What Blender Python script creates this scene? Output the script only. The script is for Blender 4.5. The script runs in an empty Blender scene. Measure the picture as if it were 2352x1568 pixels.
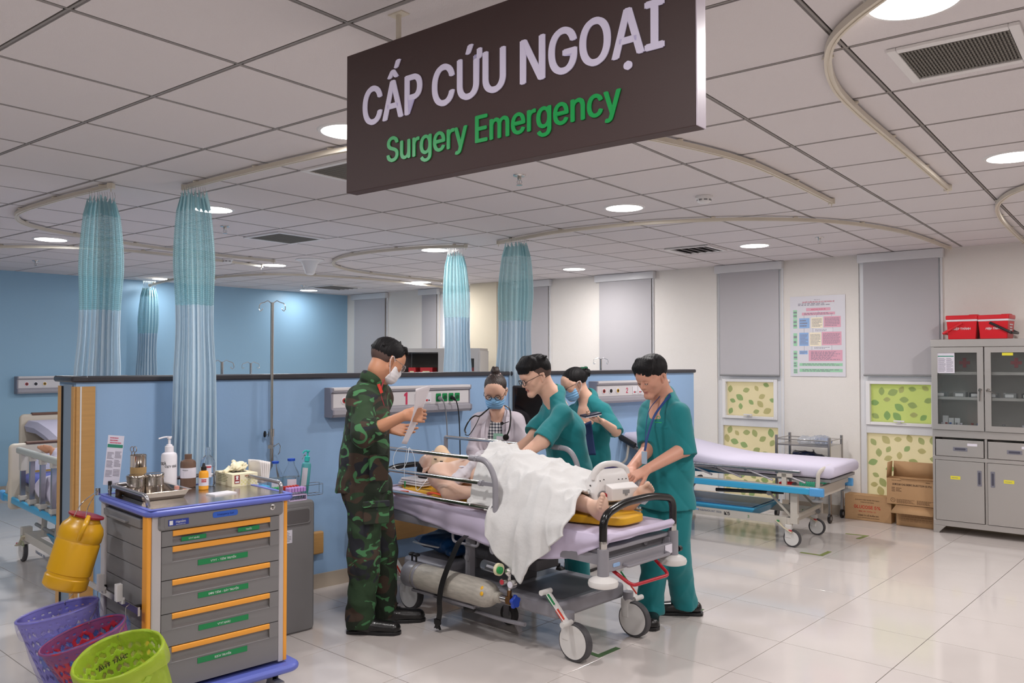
import bpy, bmesh, math, random
import numpy as np
from mathutils import Vector, Matrix, Euler
from mathutils import noise as mnoise

SC = bpy.context.scene
COL = SC.collection
PI = math.pi
random.seed(7)

# ---------------------------------------------------------------- camera, world, lights, exposure
EYE = Vector((0, 0, 1.583)); FPX = 1897.6; PITCH = 0.024
cd = bpy.data.cameras.new('camera'); cam = bpy.data.objects.new('camera', cd); COL.objects.link(cam)
cam.location = EYE; cam.rotation_euler = (PI/2 + PITCH, 0, 0)
cd.sensor_width = 36.0; cd.lens = FPX/2352*36.0; cd.clip_start = 0.05; cd.clip_end = 100
SC.camera = cam
SC.view_settings.view_transform = 'Standard'; SC.view_settings.look = 'None'
SC.view_settings.gamma = 1.0; SC.view_settings.use_curve_mapping = False
SC.view_settings.exposure = 0.0
W = bpy.data.worlds.new('world'); SC.world = W; W.use_nodes = True
W.node_tree.nodes['Background'].inputs[0].default_value = (0.85, 0.93, 1.0, 1)
W.node_tree.nodes['Background'].inputs[1].default_value = 1.5

CZ = 2.669                                   # ceiling height
CA = 0.6615                                  # ceiling grid direction
U = Vector((math.sin(CA), math.cos(CA), 0)); V = Vector((-math.cos(CA), math.sin(CA), 0))
LIGHTS = [(1.21, 2.46), (2.66, 4.35), (.793, 5.81), (2.27, 7.71), (.73, 9.68), (-4.10, 7.32), (-2.13, 5.87),
          (-.77, 3.87), (-.75, 8.01), (-2.68, 9.28), (-3.10, 12.58), (-1.24, 11.27), (-4.59, 10.85),
          (3.9, 5.9), (-2.6, 2.2), (-.6, 1.0), (2.9, 1.2), (.9, -1.0), (-4.6, 4.4), (4.4, 3.0), (-2.4, -.9)]
LIGHT_WATTS = 21.0
for k, (x, y) in enumerate(LIGHTS):          # the lamps of the recessed downlights (their housings are built below)
    ld = bpy.data.lights.new('downlight_lamp', 'AREA'); ld.shape = 'DISK'; ld.size = 0.2
    ld.energy = LIGHT_WATTS*(.3 if k in (10, 12) else 1); ld.color = (1.0, 0.965, 0.95) if x > -2 else (0.93, 0.965, 1.0)
    lo = bpy.data.objects.new('downlight_lamp', ld); COL.objects.link(lo); lo.location = (x, y, CZ - 0.012)

# ---------------------------------------------------------------- helpers
def at(px, py, Y):
    """world point seen at a pixel of the 2352x1568 frame, at depth Y"""
    cp, sp = math.cos(PITCH), math.sin(PITCH)
    a = (px - 1176)/FPX; b = (py - 784)/FPX
    d = Vector((a, cp + b*sp, sp - b*cp)); t = Y/d.y
    return EYE + d*t

def fl(px, py, z=0.0):
    cp, sp = math.cos(PITCH), math.sin(PITCH)
    a = (px - 1176)/FPX; b = (py - 784)/FPX
    d = Vector((a, cp + b*sp, sp - b*cp)); t = (z - EYE.z)/d.z
    return EYE + d*t

def lin(c):
    return tuple((v/12.92 if v <= .04045 else ((v+.055)/1.055)**2.4) for v in c)
def rgb(h):
    if isinstance(h, str):
        h = h.lstrip('#'); h = tuple(int(h[i:i+2], 16)/255 for i in (0, 2, 4))
    return lin(h) + (1.0,)

MATS = {}
def mat(name, col='#808080', rough=.5, metal=0, bump=0, bscale=60, trans=0, alpha=1, emit=None, estr=1, var=0, vscale=6,
        coat=0, sheen=0, spec=None, sss=0, aniso=(1, 1, 1), ior=None):
    if name in MATS: return MATS[name]
    m = bpy.data.materials.new(name); m.use_nodes = True; MATS[name] = m
    nt = m.node_tree; b = nt.nodes['Principled BSDF']
    c = rgb(col); b.inputs['Base Color'].default_value = c
    b.inputs['Roughness'].default_value = rough; b.inputs['Metallic'].default_value = metal
    if trans: b.inputs['Transmission Weight'].default_value = trans
    if alpha < 1: b.inputs['Alpha'].default_value = alpha
    if ior: b.inputs['IOR'].default_value = ior
    if emit: b.inputs['Emission Color'].default_value = rgb(emit); b.inputs['Emission Strength'].default_value = estr
    if coat: b.inputs['Coat Weight'].default_value = coat; b.inputs['Coat Roughness'].default_value = .08
    if sheen: b.inputs['Sheen Weight'].default_value = sheen
    if spec is not None: b.inputs['Specular IOR Level'].default_value = spec
    if sss: b.inputs['Subsurface Weight'].default_value = sss; b.inputs['Subsurface Radius'].default_value = (.012, .004, .002)
    if bump or var:
        tc = nt.nodes.new('ShaderNodeTexCoord'); mp = nt.nodes.new('ShaderNodeMapping')
        mp.inputs['Scale'].default_value = aniso; nt.links.new(tc.outputs['Object'], mp.inputs[0])
    if bump:
        n = nt.nodes.new('ShaderNodeTexNoise'); n.inputs['Scale'].default_value = bscale; n.inputs['Detail'].default_value = 3
        nt.links.new(mp.outputs[0], n.inputs['Vector'])
        bp = nt.nodes.new('ShaderNodeBump'); bp.inputs['Strength'].default_value = bump; bp.inputs['Distance'].default_value = .01
        nt.links.new(n.outputs[0], bp.inputs['Height']); nt.links.new(bp.outputs[0], b.inputs['Normal'])
    if var:
        n = nt.nodes.new('ShaderNodeTexNoise'); n.inputs['Scale'].default_value = vscale; n.inputs['Detail'].default_value = 4
        nt.links.new(mp.outputs[0], n.inputs['Vector'])
        mx = nt.nodes.new('ShaderNodeMix'); mx.data_type = 'RGBA'
        mx.inputs[6].default_value = tuple(v*(1-var) for v in c[:3]) + (1,); mx.inputs[7].default_value = tuple(min(1, v*(1+var)) for v in c[:3]) + (1,)
        nt.links.new(n.outputs[0], mx.inputs[0]); nt.links.new(mx.outputs[2], b.inputs['Base Color'])
    return m

def nodes(m):
    return m.node_tree, m.node_tree.nodes['Principled BSDF']

def tag(o, label=None, cat=None, group=None, kind=None):
    if label: o['label'] = label
    if cat: o['category'] = cat
    if group: o['group'] = group
    if kind: o['kind'] = kind
    return o

def thing(name, label, cat, loc=(0, 0, 0), rz=0, group=None, kind=None):
    o = bpy.data.objects.new(name, None); COL.objects.link(o)
    o.location = loc; o.rotation_euler = (0, 0, rz); o.empty_display_size = .1
    return tag(o, label, cat, group, kind)

def dup(o, loc=None, rz=None, label=None, parent=None):
    c = o.copy(); COL.objects.link(c)
    if parent: c.parent = parent
    if loc is not None: c.location = loc
    if rz is not None: c.rotation_euler = (0, 0, rz)
    if label: c['label'] = label
    for ch in [x for x in bpy.data.objects if x.parent == o]:
        dup(ch, parent=c)
    return c

def frame(p0, dx, dz=(0, 0, 1)):
    """matrix whose local x runs along dx, z along dz, at p0"""
    x = Vector(dx).normalized(); z = Vector(dz); z = (z - x*z.dot(x)).normalized(); y = z.cross(x)
    m = Matrix((x, y, z)).transposed().to_4x4(); m.translation = Vector(p0); return m

class MB:
    def __init__(s):
        s.v = []; s.f = []; s.mi = []; s.m = 0; s.M = Matrix()
    def add(s, vs, fs):
        o = len(s.v); M = s.M
        s.v += [tuple(M @ Vector(v)) for v in vs]
        for f in fs: s.f.append(tuple(i + o for i in f)); s.mi.append(s.m)
        return s
    def box(s, x0, x1, y0, y1, z0, z1):
        vs = [(x, y, z) for x in (x0, x1) for y in (y0, y1) for z in (z0, z1)]
        return s.add(vs, [(0, 1, 3, 2), (4, 6, 7, 5), (0, 4, 5, 1), (2, 3, 7, 6), (0, 2, 6, 4), (1, 5, 7, 3)])
    def cb(s, c, sz):
        return s.box(c[0]-sz[0]/2, c[0]+sz[0]/2, c[1]-sz[1]/2, c[1]+sz[1]/2, c[2]-sz[2]/2, c[2]+sz[2]/2)
    def rbox(s, x0, x1, y0, y1, z0, z1, r, n=4, axis='z'):
        """box with rounded vertical edges (along axis) and a small chamfer top and bottom"""
        def R(a0, a1, b0, b1, rr):
            out = []
            for cx, cy, a in ((a1-rr, b1-rr, 0), (a0+rr, b1-rr, 90), (a0+rr, b0+rr, 180), (a1-rr, b0+rr, 270)):
                for k in range(n+1):
                    t = math.radians(a + 90*k/n); out.append((cx + rr*math.cos(t), cy + rr*math.sin(t)))
            return out
        if axis == 'z': a = (x0, x1, y0, y1, z0, z1); P = lambda u, v, w: (u, v, w)
        elif axis == 'y': a = (z0, z1, x0, x1, y0, y1); P = lambda u, v, w: (v, w, u)
        else: a = (y0, y1, z0, z1, x0, x1); P = lambda u, v, w: (w, u, v)
        c = min(r*.4, (a[5]-a[4])*.3)
        rings = []
        for d, w in ((c, a[4]), (0, a[4]+c), (0, a[5]-c), (c, a[5])):
            rings.append([P(u, v, w) for u, v in R(a[0]+d, a[1]-d, a[2]+d, a[3]-d, max(r-d, r*.3))])
        return s.loft(rings, True)
    def loft(s, rings, caps=True, close=True):
        n = len(rings[0]); vs = [p for r in rings for p in r]; fs = []
        for i in range(len(rings)-1):
            for k in range(n if close else n-1):
                a = i*n+k; b = i*n+(k+1) % n; fs.append((a, b, b+n, a+n))
        if caps: fs.append(tuple(range(n))[::-1]); fs.append(tuple(range((len(rings)-1)*n, len(rings)*n)))
        return s.add(vs, fs)
    def cyl(s, p0, p1, r0, r1=None, n=16, caps=True):
        return s.tube([p0, p1], [r0, r0 if r1 is None else r1], n, caps)
    def tube(s, path, r, n=10, caps=True, close=False, flat=1.0):
        P = [Vector(p) for p in path]; m = len(P)
        rr = [r]*m if not isinstance(r, (list, tuple)) else r
        rings = []; ref = None
        for i in range(m):
            if close: t = P[(i+1) % m] - P[i-1]
            else: t = P[min(i+1, m-1)] - P[max(i-1, 0)]
            if t.length < 1e-9: t = Vector((0, 0, 1))
            t.normalize()
            if ref is None: ref = Vector((0, 0, 1)) if abs(t.z) < .9 else Vector((1, 0, 0))
            a = (ref - t*ref.dot(t)); 
            if a.length < 1e-6: a = t.orthogonal()
            a.normalize(); ref = a; b = t.cross(a)
            rings.append([tuple(P[i] + (a*math.cos(q)*flat + b*math.sin(q))*rr[i]) for q in [2*PI*k/n for k in range(n)]])
        if close: rings.append(rings[0]); caps = False
        return s.loft(rings, caps)
    def lathe(s, prof, n=24, c=(0, 0, 0), sx=1, sy=1, caps=True):
        rings = [[(c[0]+r*math.cos(2*PI*k/n)*sx, c[1]+r*math.sin(2*PI*k/n)*sy, c[2]+z) for k in range(n)] for r, z in prof]
        return s.loft(rings, caps)
    def prism(s, poly, h0, h1, axis='z'):
        P = {'z': lambda a, b, c: (a, b, c), 'y': lambda a, b, c: (a, c, b), 'x': lambda a, b, c: (c, a, b)}[axis]
        return s.loft([[P(a, b, h0) for a, b in poly], [P(a, b, h1) for a, b in poly]], True)
    def ball(s, c, r, n=14, sx=1, sy=1, sz=1):
        rings = []
        for i in range(1, n//2+1):
            t = PI*i/(n//2+1); rings.append([(c[0]+r*sx*math.sin(t)*math.cos(2*PI*k/n), c[1]+r*sy*math.sin(t)*math.sin(2*PI*k/n), c[2]-r*sz*math.cos(t)) for k in range(n)])
        return s.loft(rings, True)
    def grid(s, fn, nu, nv, two=False):
        vs = [tuple(fn(i/nu, j/nv)) for i in range(nu+1) for j in range(nv+1)]
        fs = [(i*(nv+1)+j, (i+1)*(nv+1)+j, (i+1)*(nv+1)+j+1, i*(nv+1)+j+1) for i in range(nu) for j in range(nv)]
        return s.add(vs, fs)
    def mesh(s, name, mats, angle=35, fix=True):
        me = bpy.data.meshes.new(name); me.from_pydata(s.v, [], s.f)
        for m in (mats if isinstance(mats, (list, tuple)) else [mats]): me.materials.append(m)
        if any(s.mi): me.polygons.foreach_set('material_index', s.mi)
        if fix:
            bm = bmesh.new(); bm.from_mesh(me); bmesh.ops.recalc_face_normals(bm, faces=bm.faces); bm.to_mesh(me); bm.free()
        if angle:
            me.polygons.foreach_set('use_smooth', [True]*len(me.polygons)); me.set_sharp_from_angle(angle=math.radians(angle))
        me.update(); return me
    def build(s, name, mats, parent=None, angle=35, bevel=0, seg=2, loc=None, label=None, solid=0, fix=True):
        o = bpy.data.objects.new(name, s.mesh(name, mats, angle, fix)); COL.objects.link(o)
        if parent: o.parent = parent
        if loc is not None: o.location = loc
        if solid:
            q = o.modifiers.new('s', 'SOLIDIFY'); q.thickness = solid; q.offset = 0
        if bevel:
            q = o.modifiers.new('b', 'BEVEL'); q.width = bevel; q.segments = seg; q.limit_method = 'ANGLE'; q.angle_limit = math.radians(40)
            q.harden_normals = True
        if label: o['label'] = label
        return o

def rounded(pts, r, n=6, close=False):
    """polyline with its corners rounded"""
    P = [Vector(p) for p in pts]; out = []
    m = len(P)
    for i in range(m):
        if not close and i in (0, m-1): out.append(P[i]); continue
        a, b, c = P[i-1], P[i], P[(i+1) % m]
        u = (a-b); w = (c-b); rr = min(r, u.length*.48, w.length*.48); u.normalize(); w.normalize()
        s0 = b+u*rr; s1 = b+w*rr
        for k in range(n+1):
            t = k/n; out.append(s0*(1-t)**2 + b*2*t*(1-t) + s1*t*t)
    return out

def spline(pts, n=8):
    P = [Vector(p) for p in pts]; P = [P[0]*2-P[1]] + P + [P[-1]*2-P[-2]]; out = []
    for i in range(1, len(P)-2):
        for k in range(n):
            t = k/n; a, b, c, d = P[i-1:i+3]
            out.append(.5*((2*b) + (c-a)*t + (2*a-5*b+4*c-d)*t*t + (3*b-a-3*c+d)*t**3))
    out.append(P[-2]); return out

SANS = None
try: SANS = bpy.data.fonts.load(bpy.utils.system_resource('DATAFILES') + '/fonts/Inter.woff2')      # Blender's own bundled font
except Exception: SANS = None
def text(name, s, size, m, parent=None, M=None, xs=1.0, off=0.0, ext=.0008, align='CENTER', label=None, italic=0, res=3):
    cu = bpy.data.curves.new(name, 'FONT'); cu.body = s; cu.size = size
    if SANS: cu.font = SANS
    cu.align_x = align; cu.align_y = 'CENTER'
    cu.offset = min(off, size*(.0 if size > .9 else .014)); cu.extrude = ext; cu.resolution_u = res; cu.shear = italic
    t = bpy.data.objects.new(name, cu); COL.objects.link(t)
    dg = bpy.context.evaluated_depsgraph_get(); dg.update()
    me = bpy.data.meshes.new_from_object(t.evaluated_get(dg)); me.name = name
    bpy.data.objects.remove(t); bpy.data.curves.remove(cu)
    me.materials.clear(); me.materials.append(m)
    me.transform((M or Matrix()) @ Matrix.Diagonal((xs, 1, 1, 1)))
    o = bpy.data.objects.new(name, me); COL.objects.link(o)
    if parent: o.parent = parent
    if label: o['label'] = label
    return o

def lines(mb, M, w, h, n, seed=0, t=.0006, fill=.45):
    """small print: rows of word-like bars in the local xy plane"""
    rnd = random.Random(seed); old = mb.M; mb.M = M
    for i in range(n):
        y = h/2 - (i+.5)*h/n; x = -w/2; end = w/2*(rnd.uniform(.3, 1) if rnd.random() < .4 else 1)
        while x < end:
            l = rnd.uniform(.04, .12)*w; l = min(l, end-x); mb.box(x, x+l, y-h/n*fill/2, y+h/n*fill/2, 0, t); x += l + .025*w
    mb.M = old

# ---------------------------------------------------------------- signed-distance bodies (skin, clothes, hair as continuous surfaces)
def RC(a, b, ra, rb, k=.02, q=None):       # round cone; q=(side, factor) flattens it
    return ('rc', Vector(a), Vector(b), ra, rb, k, q)
def EL(c, rad, R=None, k=.02):
    return ('el', Vector(c), rad, R, k)
def SUB(p): return ('sub', p)

def _bbox(p):
    if p[0] == 'sub': return _bbox(p[1])
    if p[0] == 'rc':
        f = 1 if not p[6] else max(1, p[6][1])
        r = max(p[3], p[4])*f + p[5]
        return np.minimum(p[1], p[2]) - r, np.maximum(p[1], p[2]) + r
    if p[0] == 'el':
        r = max(p[2]) + p[4]; return np.array(p[1]) - r, np.array(p[1]) + r
    if p[0] == 'plane': return np.full(3, -99.), np.full(3, 99.)

def _dist(p, X, Y, Z):
    if p[0] == 'rc':
        a = np.array(p[1], np.float32); b = np.array(p[2], np.float32)
        x, y, z = X - a[0], Y - a[1], Z - a[2]; d = b - a
        if p[6]:
            s = np.array(Vector(p[6][0]).normalized(), np.float32); f = 1 - 1/p[6][1]
            t = (x*s[0] + y*s[1] + z*s[2])*f; x, y, z = x - t*s[0], y - t*s[1], z - t*s[2]
            d = d - s*float(d @ s)*f
        L = max(float(d @ d), 1e-9)
        h = np.clip((x*d[0] + y*d[1] + z*d[2])/L, 0, 1)
        return np.sqrt((x-h*d[0])**2 + (y-h*d[1])**2 + (z-h*d[2])**2) - (p[3] + h*(p[4]-p[3]))
    if p[0] == 'el':
        c = p[1]; x, y, z = X-c[0], Y-c[1], Z-c[2]
        if p[3] is not None:
            R = p[3]; x, y, z = (x*R[0][0]+y*R[1][0]+z*R[2][0], x*R[0][1]+y*R[1][1]+z*R[2][1], x*R[0][2]+y*R[1][2]+z*R[2][2])
        r = p[2]; k0 = np.sqrt((x/r[0])**2 + (y/r[1])**2 + (z/r[2])**2)
        k1 = np.sqrt((x/r[0]**2)**2 + (y/r[1]**2)**2 + (z/r[2]**2)**2) + 1e-9
        return k0*(k0-1)/k1
    if p[0] == 'plane':      # keeps the side the normal points away from
        n = p[2]; c = p[1]
        return (X-c[0])*n[0] + (Y-c[1])*n[1] + (Z-c[2])*n[2]

def sdf(prims, res, disp=None, lo=None, hi=None):
    """polygonise a union of primitives with surface nets; returns vertices (n,3) and quads (m,4)"""
    solid = [p for p in prims if p[0] not in ('sub', 'plane')]
    if lo is None:
        bs = [_bbox(p) for p in solid]; lo = np.min([b[0] for b in bs], 0); hi = np.max([b[1] for b in bs], 0)
    lo = np.array(lo) - 2*res; hi = np.array(hi) + 2*res
    n = np.ceil((hi-lo)/res).astype(int) + 1
    ax = [lo[i] + res*np.arange(n[i], dtype=np.float32) for i in range(3)]
    F = np.full(n, .2, np.float32)
    for p in prims:
        sub = p[0] == 'sub'; q = p[1] if sub else p
        b0, b1 = _bbox(q); i0 = np.maximum(np.floor((b0-lo)/res).astype(int)-2, 0); i1 = np.minimum(np.ceil((b1-lo)/res).astype(int)+3, n)
        if np.any(i1 <= i0): continue
        sl = tuple(slice(a, b) for a, b in zip(i0, i1))
        d = _dist(q, ax[0][sl[0]][:, None, None], ax[1][sl[1]][None, :, None], ax[2][sl[2]][None, None, :])
        k = q[5] if q[0] == 'rc' else (q[4] if q[0] == 'el' else .004)
        f = F[sl]
        if sub or q[0] == 'plane':
            if sub: d = -d
            h = np.maximum(k - np.abs(f-d), 0)/k; F[sl] = np.maximum(f, d) + h*h*k*.25
        else:
            h = np.maximum(k - np.abs(f-d), 0)/k; F[sl] = np.minimum(f, d) - h*h*k*.25
    if disp is not None:
        m = np.abs(F) < .03
        idx = np.nonzero(m); P = np.stack([ax[i][idx[i]] for i in range(3)], 1); F[idx] += disp(P).astype(np.float32)
    S = F < 0
    c = np.zeros(tuple(n-1), np.int8)
    for i in (0, 1):
        for j in (0, 1):
            for k in (0, 1): c += S[i:n[0]-1+i, j:n[1]-1+j, k:n[2]-1+k]
    act = (c > 0) & (c < 8); idx = np.argwhere(act)
    vid = np.full(act.shape, -1, np.int64); vid[tuple(idx.T)] = np.arange(len(idx))
    acc = np.zeros((len(idx), 3), np.float64); cnt = np.zeros(len(idx))
    cor = [(i, j, k) for i in (0, 1) for j in (0, 1) for k in (0, 1)]
    val = {o: F[idx[:, 0]+o[0], idx[:, 1]+o[1], idx[:, 2]+o[2]] for o in cor}
    for a in cor:
        for d in range(3):
            if a[d] == 0:
                b = list(a); b[d] = 1; b = tuple(b); va, vb = val[a], val[b]
                m = (va < 0) != (vb < 0); t = np.where(m, va/np.where(m, va-vb, 1), 0)
                p = np.tile(np.array(a, float), (len(idx), 1)); p[:, d] = t
                acc[m] += p[m]; cnt[m] += 1
    P = lo + (idx + acc/cnt[:, None])*res
    Q = []
    for d in range(3):
        e = [1 if i == d else 0 for i in range(3)]
        A = S[:n[0]-e[0], :n[1]-e[1], :n[2]-e[2]]; B = S[e[0]:, e[1]:, e[2]:]
        u, w = [(1, 2), (2, 0), (0, 1)][d]
        X = np.argwhere(A != B); X = X[(X[:, u] > 0) & (X[:, w] > 0) & (X[:, u] < n[u]-1) & (X[:, w] < n[w]-1)]
        if not len(X): continue
        s = A[tuple(X.T)]
        def g(du, dw):
            Y = X.copy(); Y[:, u] -= du; Y[:, w] -= dw; return vid[tuple(Y.T)]
        q = np.stack([g(1, 1), g(0, 1), g(0, 0), g(1, 0)], 1); q[~s] = q[~s][:, ::-1]; Q.append(q)
    Q = np.concatenate(Q); Q = Q[(Q >= 0).all(1)]
    return P, Q

def sdf_obj(name, parts, mats, parent=None, origin=(0, 0, 0), paint=None, label=None, smooth=0):
    """parts: list of (P, Q) joined into one mesh; paint(P) -> material index per vertex position"""
    V_, Q_, o = [], [], 0
    for P, Q in parts: V_.append(P); Q_.append(Q+o); o += len(P)
    P = np.concatenate(V_); Q = np.concatenate(Q_)
    if smooth:
        for _ in range(smooth):
            acc = np.zeros_like(P); cn = np.zeros(len(P))
            for a, b in ((0, 1), (1, 2), (2, 3), (3, 0)):
                np.add.at(acc, Q[:, a], P[Q[:, b]]); np.add.at(acc, Q[:, b], P[Q[:, a]]); np.add.at(cn, Q[:, a], 1); np.add.at(cn, Q[:, b], 1)
            P = P*.5 + .5*acc/cn[:, None]
    me = bpy.data.meshes.new(name)
    me.vertices.add(len(P)); me.vertices.foreach_set('co', (P - np.array(origin)).astype(np.float32).ravel())
    me.loops.add(len(Q)*4); me.loops.foreach_set('vertex_index', Q.ravel().astype(np.int32))
    me.polygons.add(len(Q)); me.polygons.foreach_set('loop_start', np.arange(0, len(Q)*4, 4, dtype=np.int32))
    for m in (mats if isinstance(mats, (list, tuple)) else [mats]): me.materials.append(m)
    if paint is not None:
        C = P[Q].mean(1); me.polygons.foreach_set('material_index', paint(C).astype(np.int32))
    me.polygons.foreach_set('use_smooth', np.ones(len(Q), bool)); me.update(calc_edges=True); me.validate()
    ob = bpy.data.objects.new(name, me); COL.objects.link(ob)
    if parent: ob.parent = parent
    if label: ob['label'] = label
    return ob

def folds(seed, amp=.004, f=22., dirs=None):
    r = np.random.RandomState(seed); ds = r.normal(size=(6, 3)); ds /= np.linalg.norm(ds, axis=1)[:, None]
    if dirs is not None: ds[:, :] = ds*.45 + np.array(dirs)
    fr = f*r.uniform(.6, 1.7, 6); ph = r.uniform(0, 6.28, 6)
    w = r.normal(size=(3, 3)); w /= np.linalg.norm(w, axis=1)[:, None]
    def g(P):
        Wp = P + .05*np.sin(P @ w.T*9 + ph[:3]); o = 0
        for i in range(6): s = np.sin(Wp @ ds[i]*fr[i] + ph[i]); o = o + (1-np.abs(s))**2*(1 if i % 2 else -1)
        return o*amp*.6
    return g
# ---------------------------------------------------------------- room shell
M_ceil = mat('ceiling_board', '#ded8d9', .9, bump=.25, bscale=300)
M_tbar = mat('ceiling_tee', '#8f8985', .5)
M_dark = mat('recess_dark', '#2a2626', .9)
M_floor = mat('floor_tile_glaze', '#d2cac6', .10, bump=.01, bscale=9, var=.05, vscale=3, spec=.5)
M_grout = mat('grout', '#4f4842', .8)
M_blue = mat('blue_paint', '#98b9de', .42, bump=.05, bscale=40)
M_blue2 = mat('blue_wall_paint', '#98bfda', .45, bump=.05, bscale=40)
M_cream = mat('cream_wallpaper', '#e8e3dd', .8, bump=.35, bscale=220)
M_back = mat('far_wall_paint', '#d9d6d0', .8)
M_beige = mat('beige_column_paper', '#dfd5bf', .8, bump=.3, bscale=220)
M_skirt = mat('skirting_tile', '#b9ab9a', .3)
M_white = mat('white_plastic', '#e6e4e4', .4)
M_alu = mat('white_aluminium', '#dcdcde', .35)
M_wood = mat('bumper_wood', '#c99a5e', .5, var=.12, vscale=5, aniso=(1, 14, 14))
M_chrome = mat('chrome', '#d8d6d4', .15, 1)
M_black = mat('black_plastic', '#1c1b1d', .4)
M_grey = mat('grey_plastic', '#8b8b8c', .45)
KC = Vector((-2.72, 13.64, 0)); RD = Vector((1, -.834, 0)).normalized(); RN = Vector((-RD.y, RD.x, 0))*-1   # RN points into the room
def rw(s, z=0, off=0): return KC + RD*s + RN*off + Vector((0, 0, z))
BD = Vector((.66, .75, 0)).normalized(); BN = Vector((BD.y, -BD.x, 0))
def bw(s, z=0, off=0): return KC - BD*s + BN*off + Vector((0, 0, z))
RE = rw(13.9); BE = bw(10.3)
ROOM = [KC, RE, Vector((8.0, -4, 0)), Vector((BE.x-.3, -4, 0)), BE]
def inside(x, y, m=0):
    n = len(ROOM); ok = True
    for i in range(n):
        a, b = ROOM[i], ROOM[(i+1) % n]; d = (b-a).normalized(); s = (x-a.x)*d.y - (y-a.y)*d.x
        if s < -m: ok = False
    return ok

def wall_box(mb, a, b, th, z0, z1):
    a, b = Vector(a), Vector(b); d = (b-a).normalized(); n = Vector((-d.y, d.x, 0))*th
    mb.prism([(p.x, p.y) for p in (a, b, b+n, a+n)], z0, z1)

# floor: a slab with every tile laid on it
mb = MB(); c = Vector((0, 4, 0)); mb.prism([tuple((p + (p-c).normalized()*.3)[:2]) for p in ROOM], -.06, -.008)
floor = tag(mb.build('floor', M_grout), 'polished pale beige floor of large square tiles', kind='structure')
FA = .7355; FU = Vector((math.sin(FA), math.cos(FA), 0)); FV = Vector((-math.cos(FA), math.sin(FA), 0))
FO = Vector((-.3924*1.583, 3.172*1.583, 0)); FS = .6
def pix(p):
    d = Vector(p) - EYE; cp, sp = math.cos(PITCH), math.sin(PITCH); f = d.y*cp + d.z*sp
    return None if f < .2 else (1176 + FPX*d.x/f, 784 - FPX*(-d.y*sp + d.z*cp)/f, f)
def laid(O, A, B, S, z, half):
    """grid cells inside the room, the ones showing largest first"""
    out = []
    for i in range(-26, 27):
        for j in range(-26, 27):
            c = O + A*(S*(i+.5)) + B*(S*(j+.5))
            if not inside(c.x, c.y, .35): continue
            q = pix((c.x, c.y, z)); vis = q and -250 < q[0] < 2600 and -350 < q[1] < 1900
            out.append((-(1/q[2]**3) if vis else c.length, c))
    out.sort(key=lambda t: t[0]); return [t[1] for t in out]
tm = MB(); tm.rbox(-FS/2+.002, FS/2-.002, -FS/2+.002, FS/2-.002, -.008, 0, .0015, 1); tme = tm.mesh('floor_tile', M_floor, 30)
cells = laid(FO, FU, FV, FS, 0, .3)
rest = MB()
for k, c in enumerate(cells):
    if k < 300:
        o = bpy.data.objects.new('tile', tme); COL.objects.link(o); o.parent = floor; o.location = c; o.rotation_euler = (0, 0, PI/2-FA)
    else:
        rest.M = Matrix.Translation(c) @ Matrix.Rotation(PI/2-FA, 4, 'Z'); rest.box(-FS/2+.002, FS/2-.002, -FS/2+.002, FS/2-.002, -.008, 0)
tag(rest.build('outlying_tiles', M_floor, floor), kind='stuff')
# ceiling: dark void, tees, boards
mb = MB(); mb.prism([tuple((p + (p-c).normalized()*.3)[:2]) for p in ROOM], CZ+.012, CZ+.08)
ceiling = tag(mb.build('ceiling', M_dark), 'suspended ceiling of square off-white boards in a metal grid', kind='structure')
CO = Vector((-.8246*1.086, 1.9868*1.086, 0)); CS = .6
cells = laid(CO, U, V, CS, CZ, .3)
tm = MB(); h = .2885; tm.box(-h, h, -h, h, CZ, CZ+.012); tme = tm.mesh('ceiling_board', M_ceil, 30)
rest = MB(); tee = MB()
for k, c in enumerate(cells):
    if k < 300:
        o = bpy.data.objects.new('ceiling_panel', tme); COL.objects.link(o); o.parent = ceiling; o.location = c; o.rotation_euler = (0, 0, PI/2-CA)
    else:
        rest.M = Matrix.Translation(c) @ Matrix.Rotation(PI/2-CA, 4, 'Z'); rest.box(-h, h, -h, h, CZ, CZ+.012)
    tee.M = Matrix.Translation(c) @ Matrix.Rotation(PI/2-CA, 4, 'Z')
    tee.box(-.3045, -.2955, -.2955, .2955, CZ+.001, CZ+.006); tee.box(-.3045, .2955, -.3045, -.2955, CZ+.001, CZ+.006)
tag(rest.build('outlying_panels', M_ceil, ceiling), kind='stuff')
tag(tee.build('ceiling_grid', M_tbar, ceiling, angle=0), kind='stuff')

# walls
mb = MB(); wall_box(mb, BE, KC, .15, 0, CZ+.02)
tag(mb.build('wall_left', M_blue2), 'sky blue wall behind the beds', kind='structure')
OPEN = [(6.585, 7.335, .06, 2.62), (8.148, 8.905, .06, 2.62), (2.127, 2.928, 1.77, 2.62)]
mb = MB(); s0 = -.15
for a, b, z0, z1 in sorted(OPEN):
    wall_box(mb, rw(s0), rw(a), .15, 0, CZ+.02); wall_box(mb, rw(a), rw(b), .15, 0, z0); wall_box(mb, rw(a), rw(b), .15, z1, CZ+.02); s0 = b
wall_box(mb, rw(s0), RE, .15, 0, CZ+.02)
wall_r = tag(mb.build('wall_right', M_cream), 'cream papered outer wall with narrow windows', kind='structure')
mb = MB()
for i in (1, 2, 3): wall_box(mb, ROOM[i], ROOM[(i+1) % 5], -.15, 0, CZ+.02)
tag(mb.build('wall_back', M_back), 'off-white walls closing the room', kind='structure')
mb = MB(); p = [rw(2.96), rw(3.45), rw(3.45, 0, .22), rw(2.96, 0, .22)]; mb.prism([(q.x, q.y) for q in p], 0, CZ)
tag(mb.build('wall_column', M_beige), 'beige papered column standing out of the wall', kind='structure')
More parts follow.
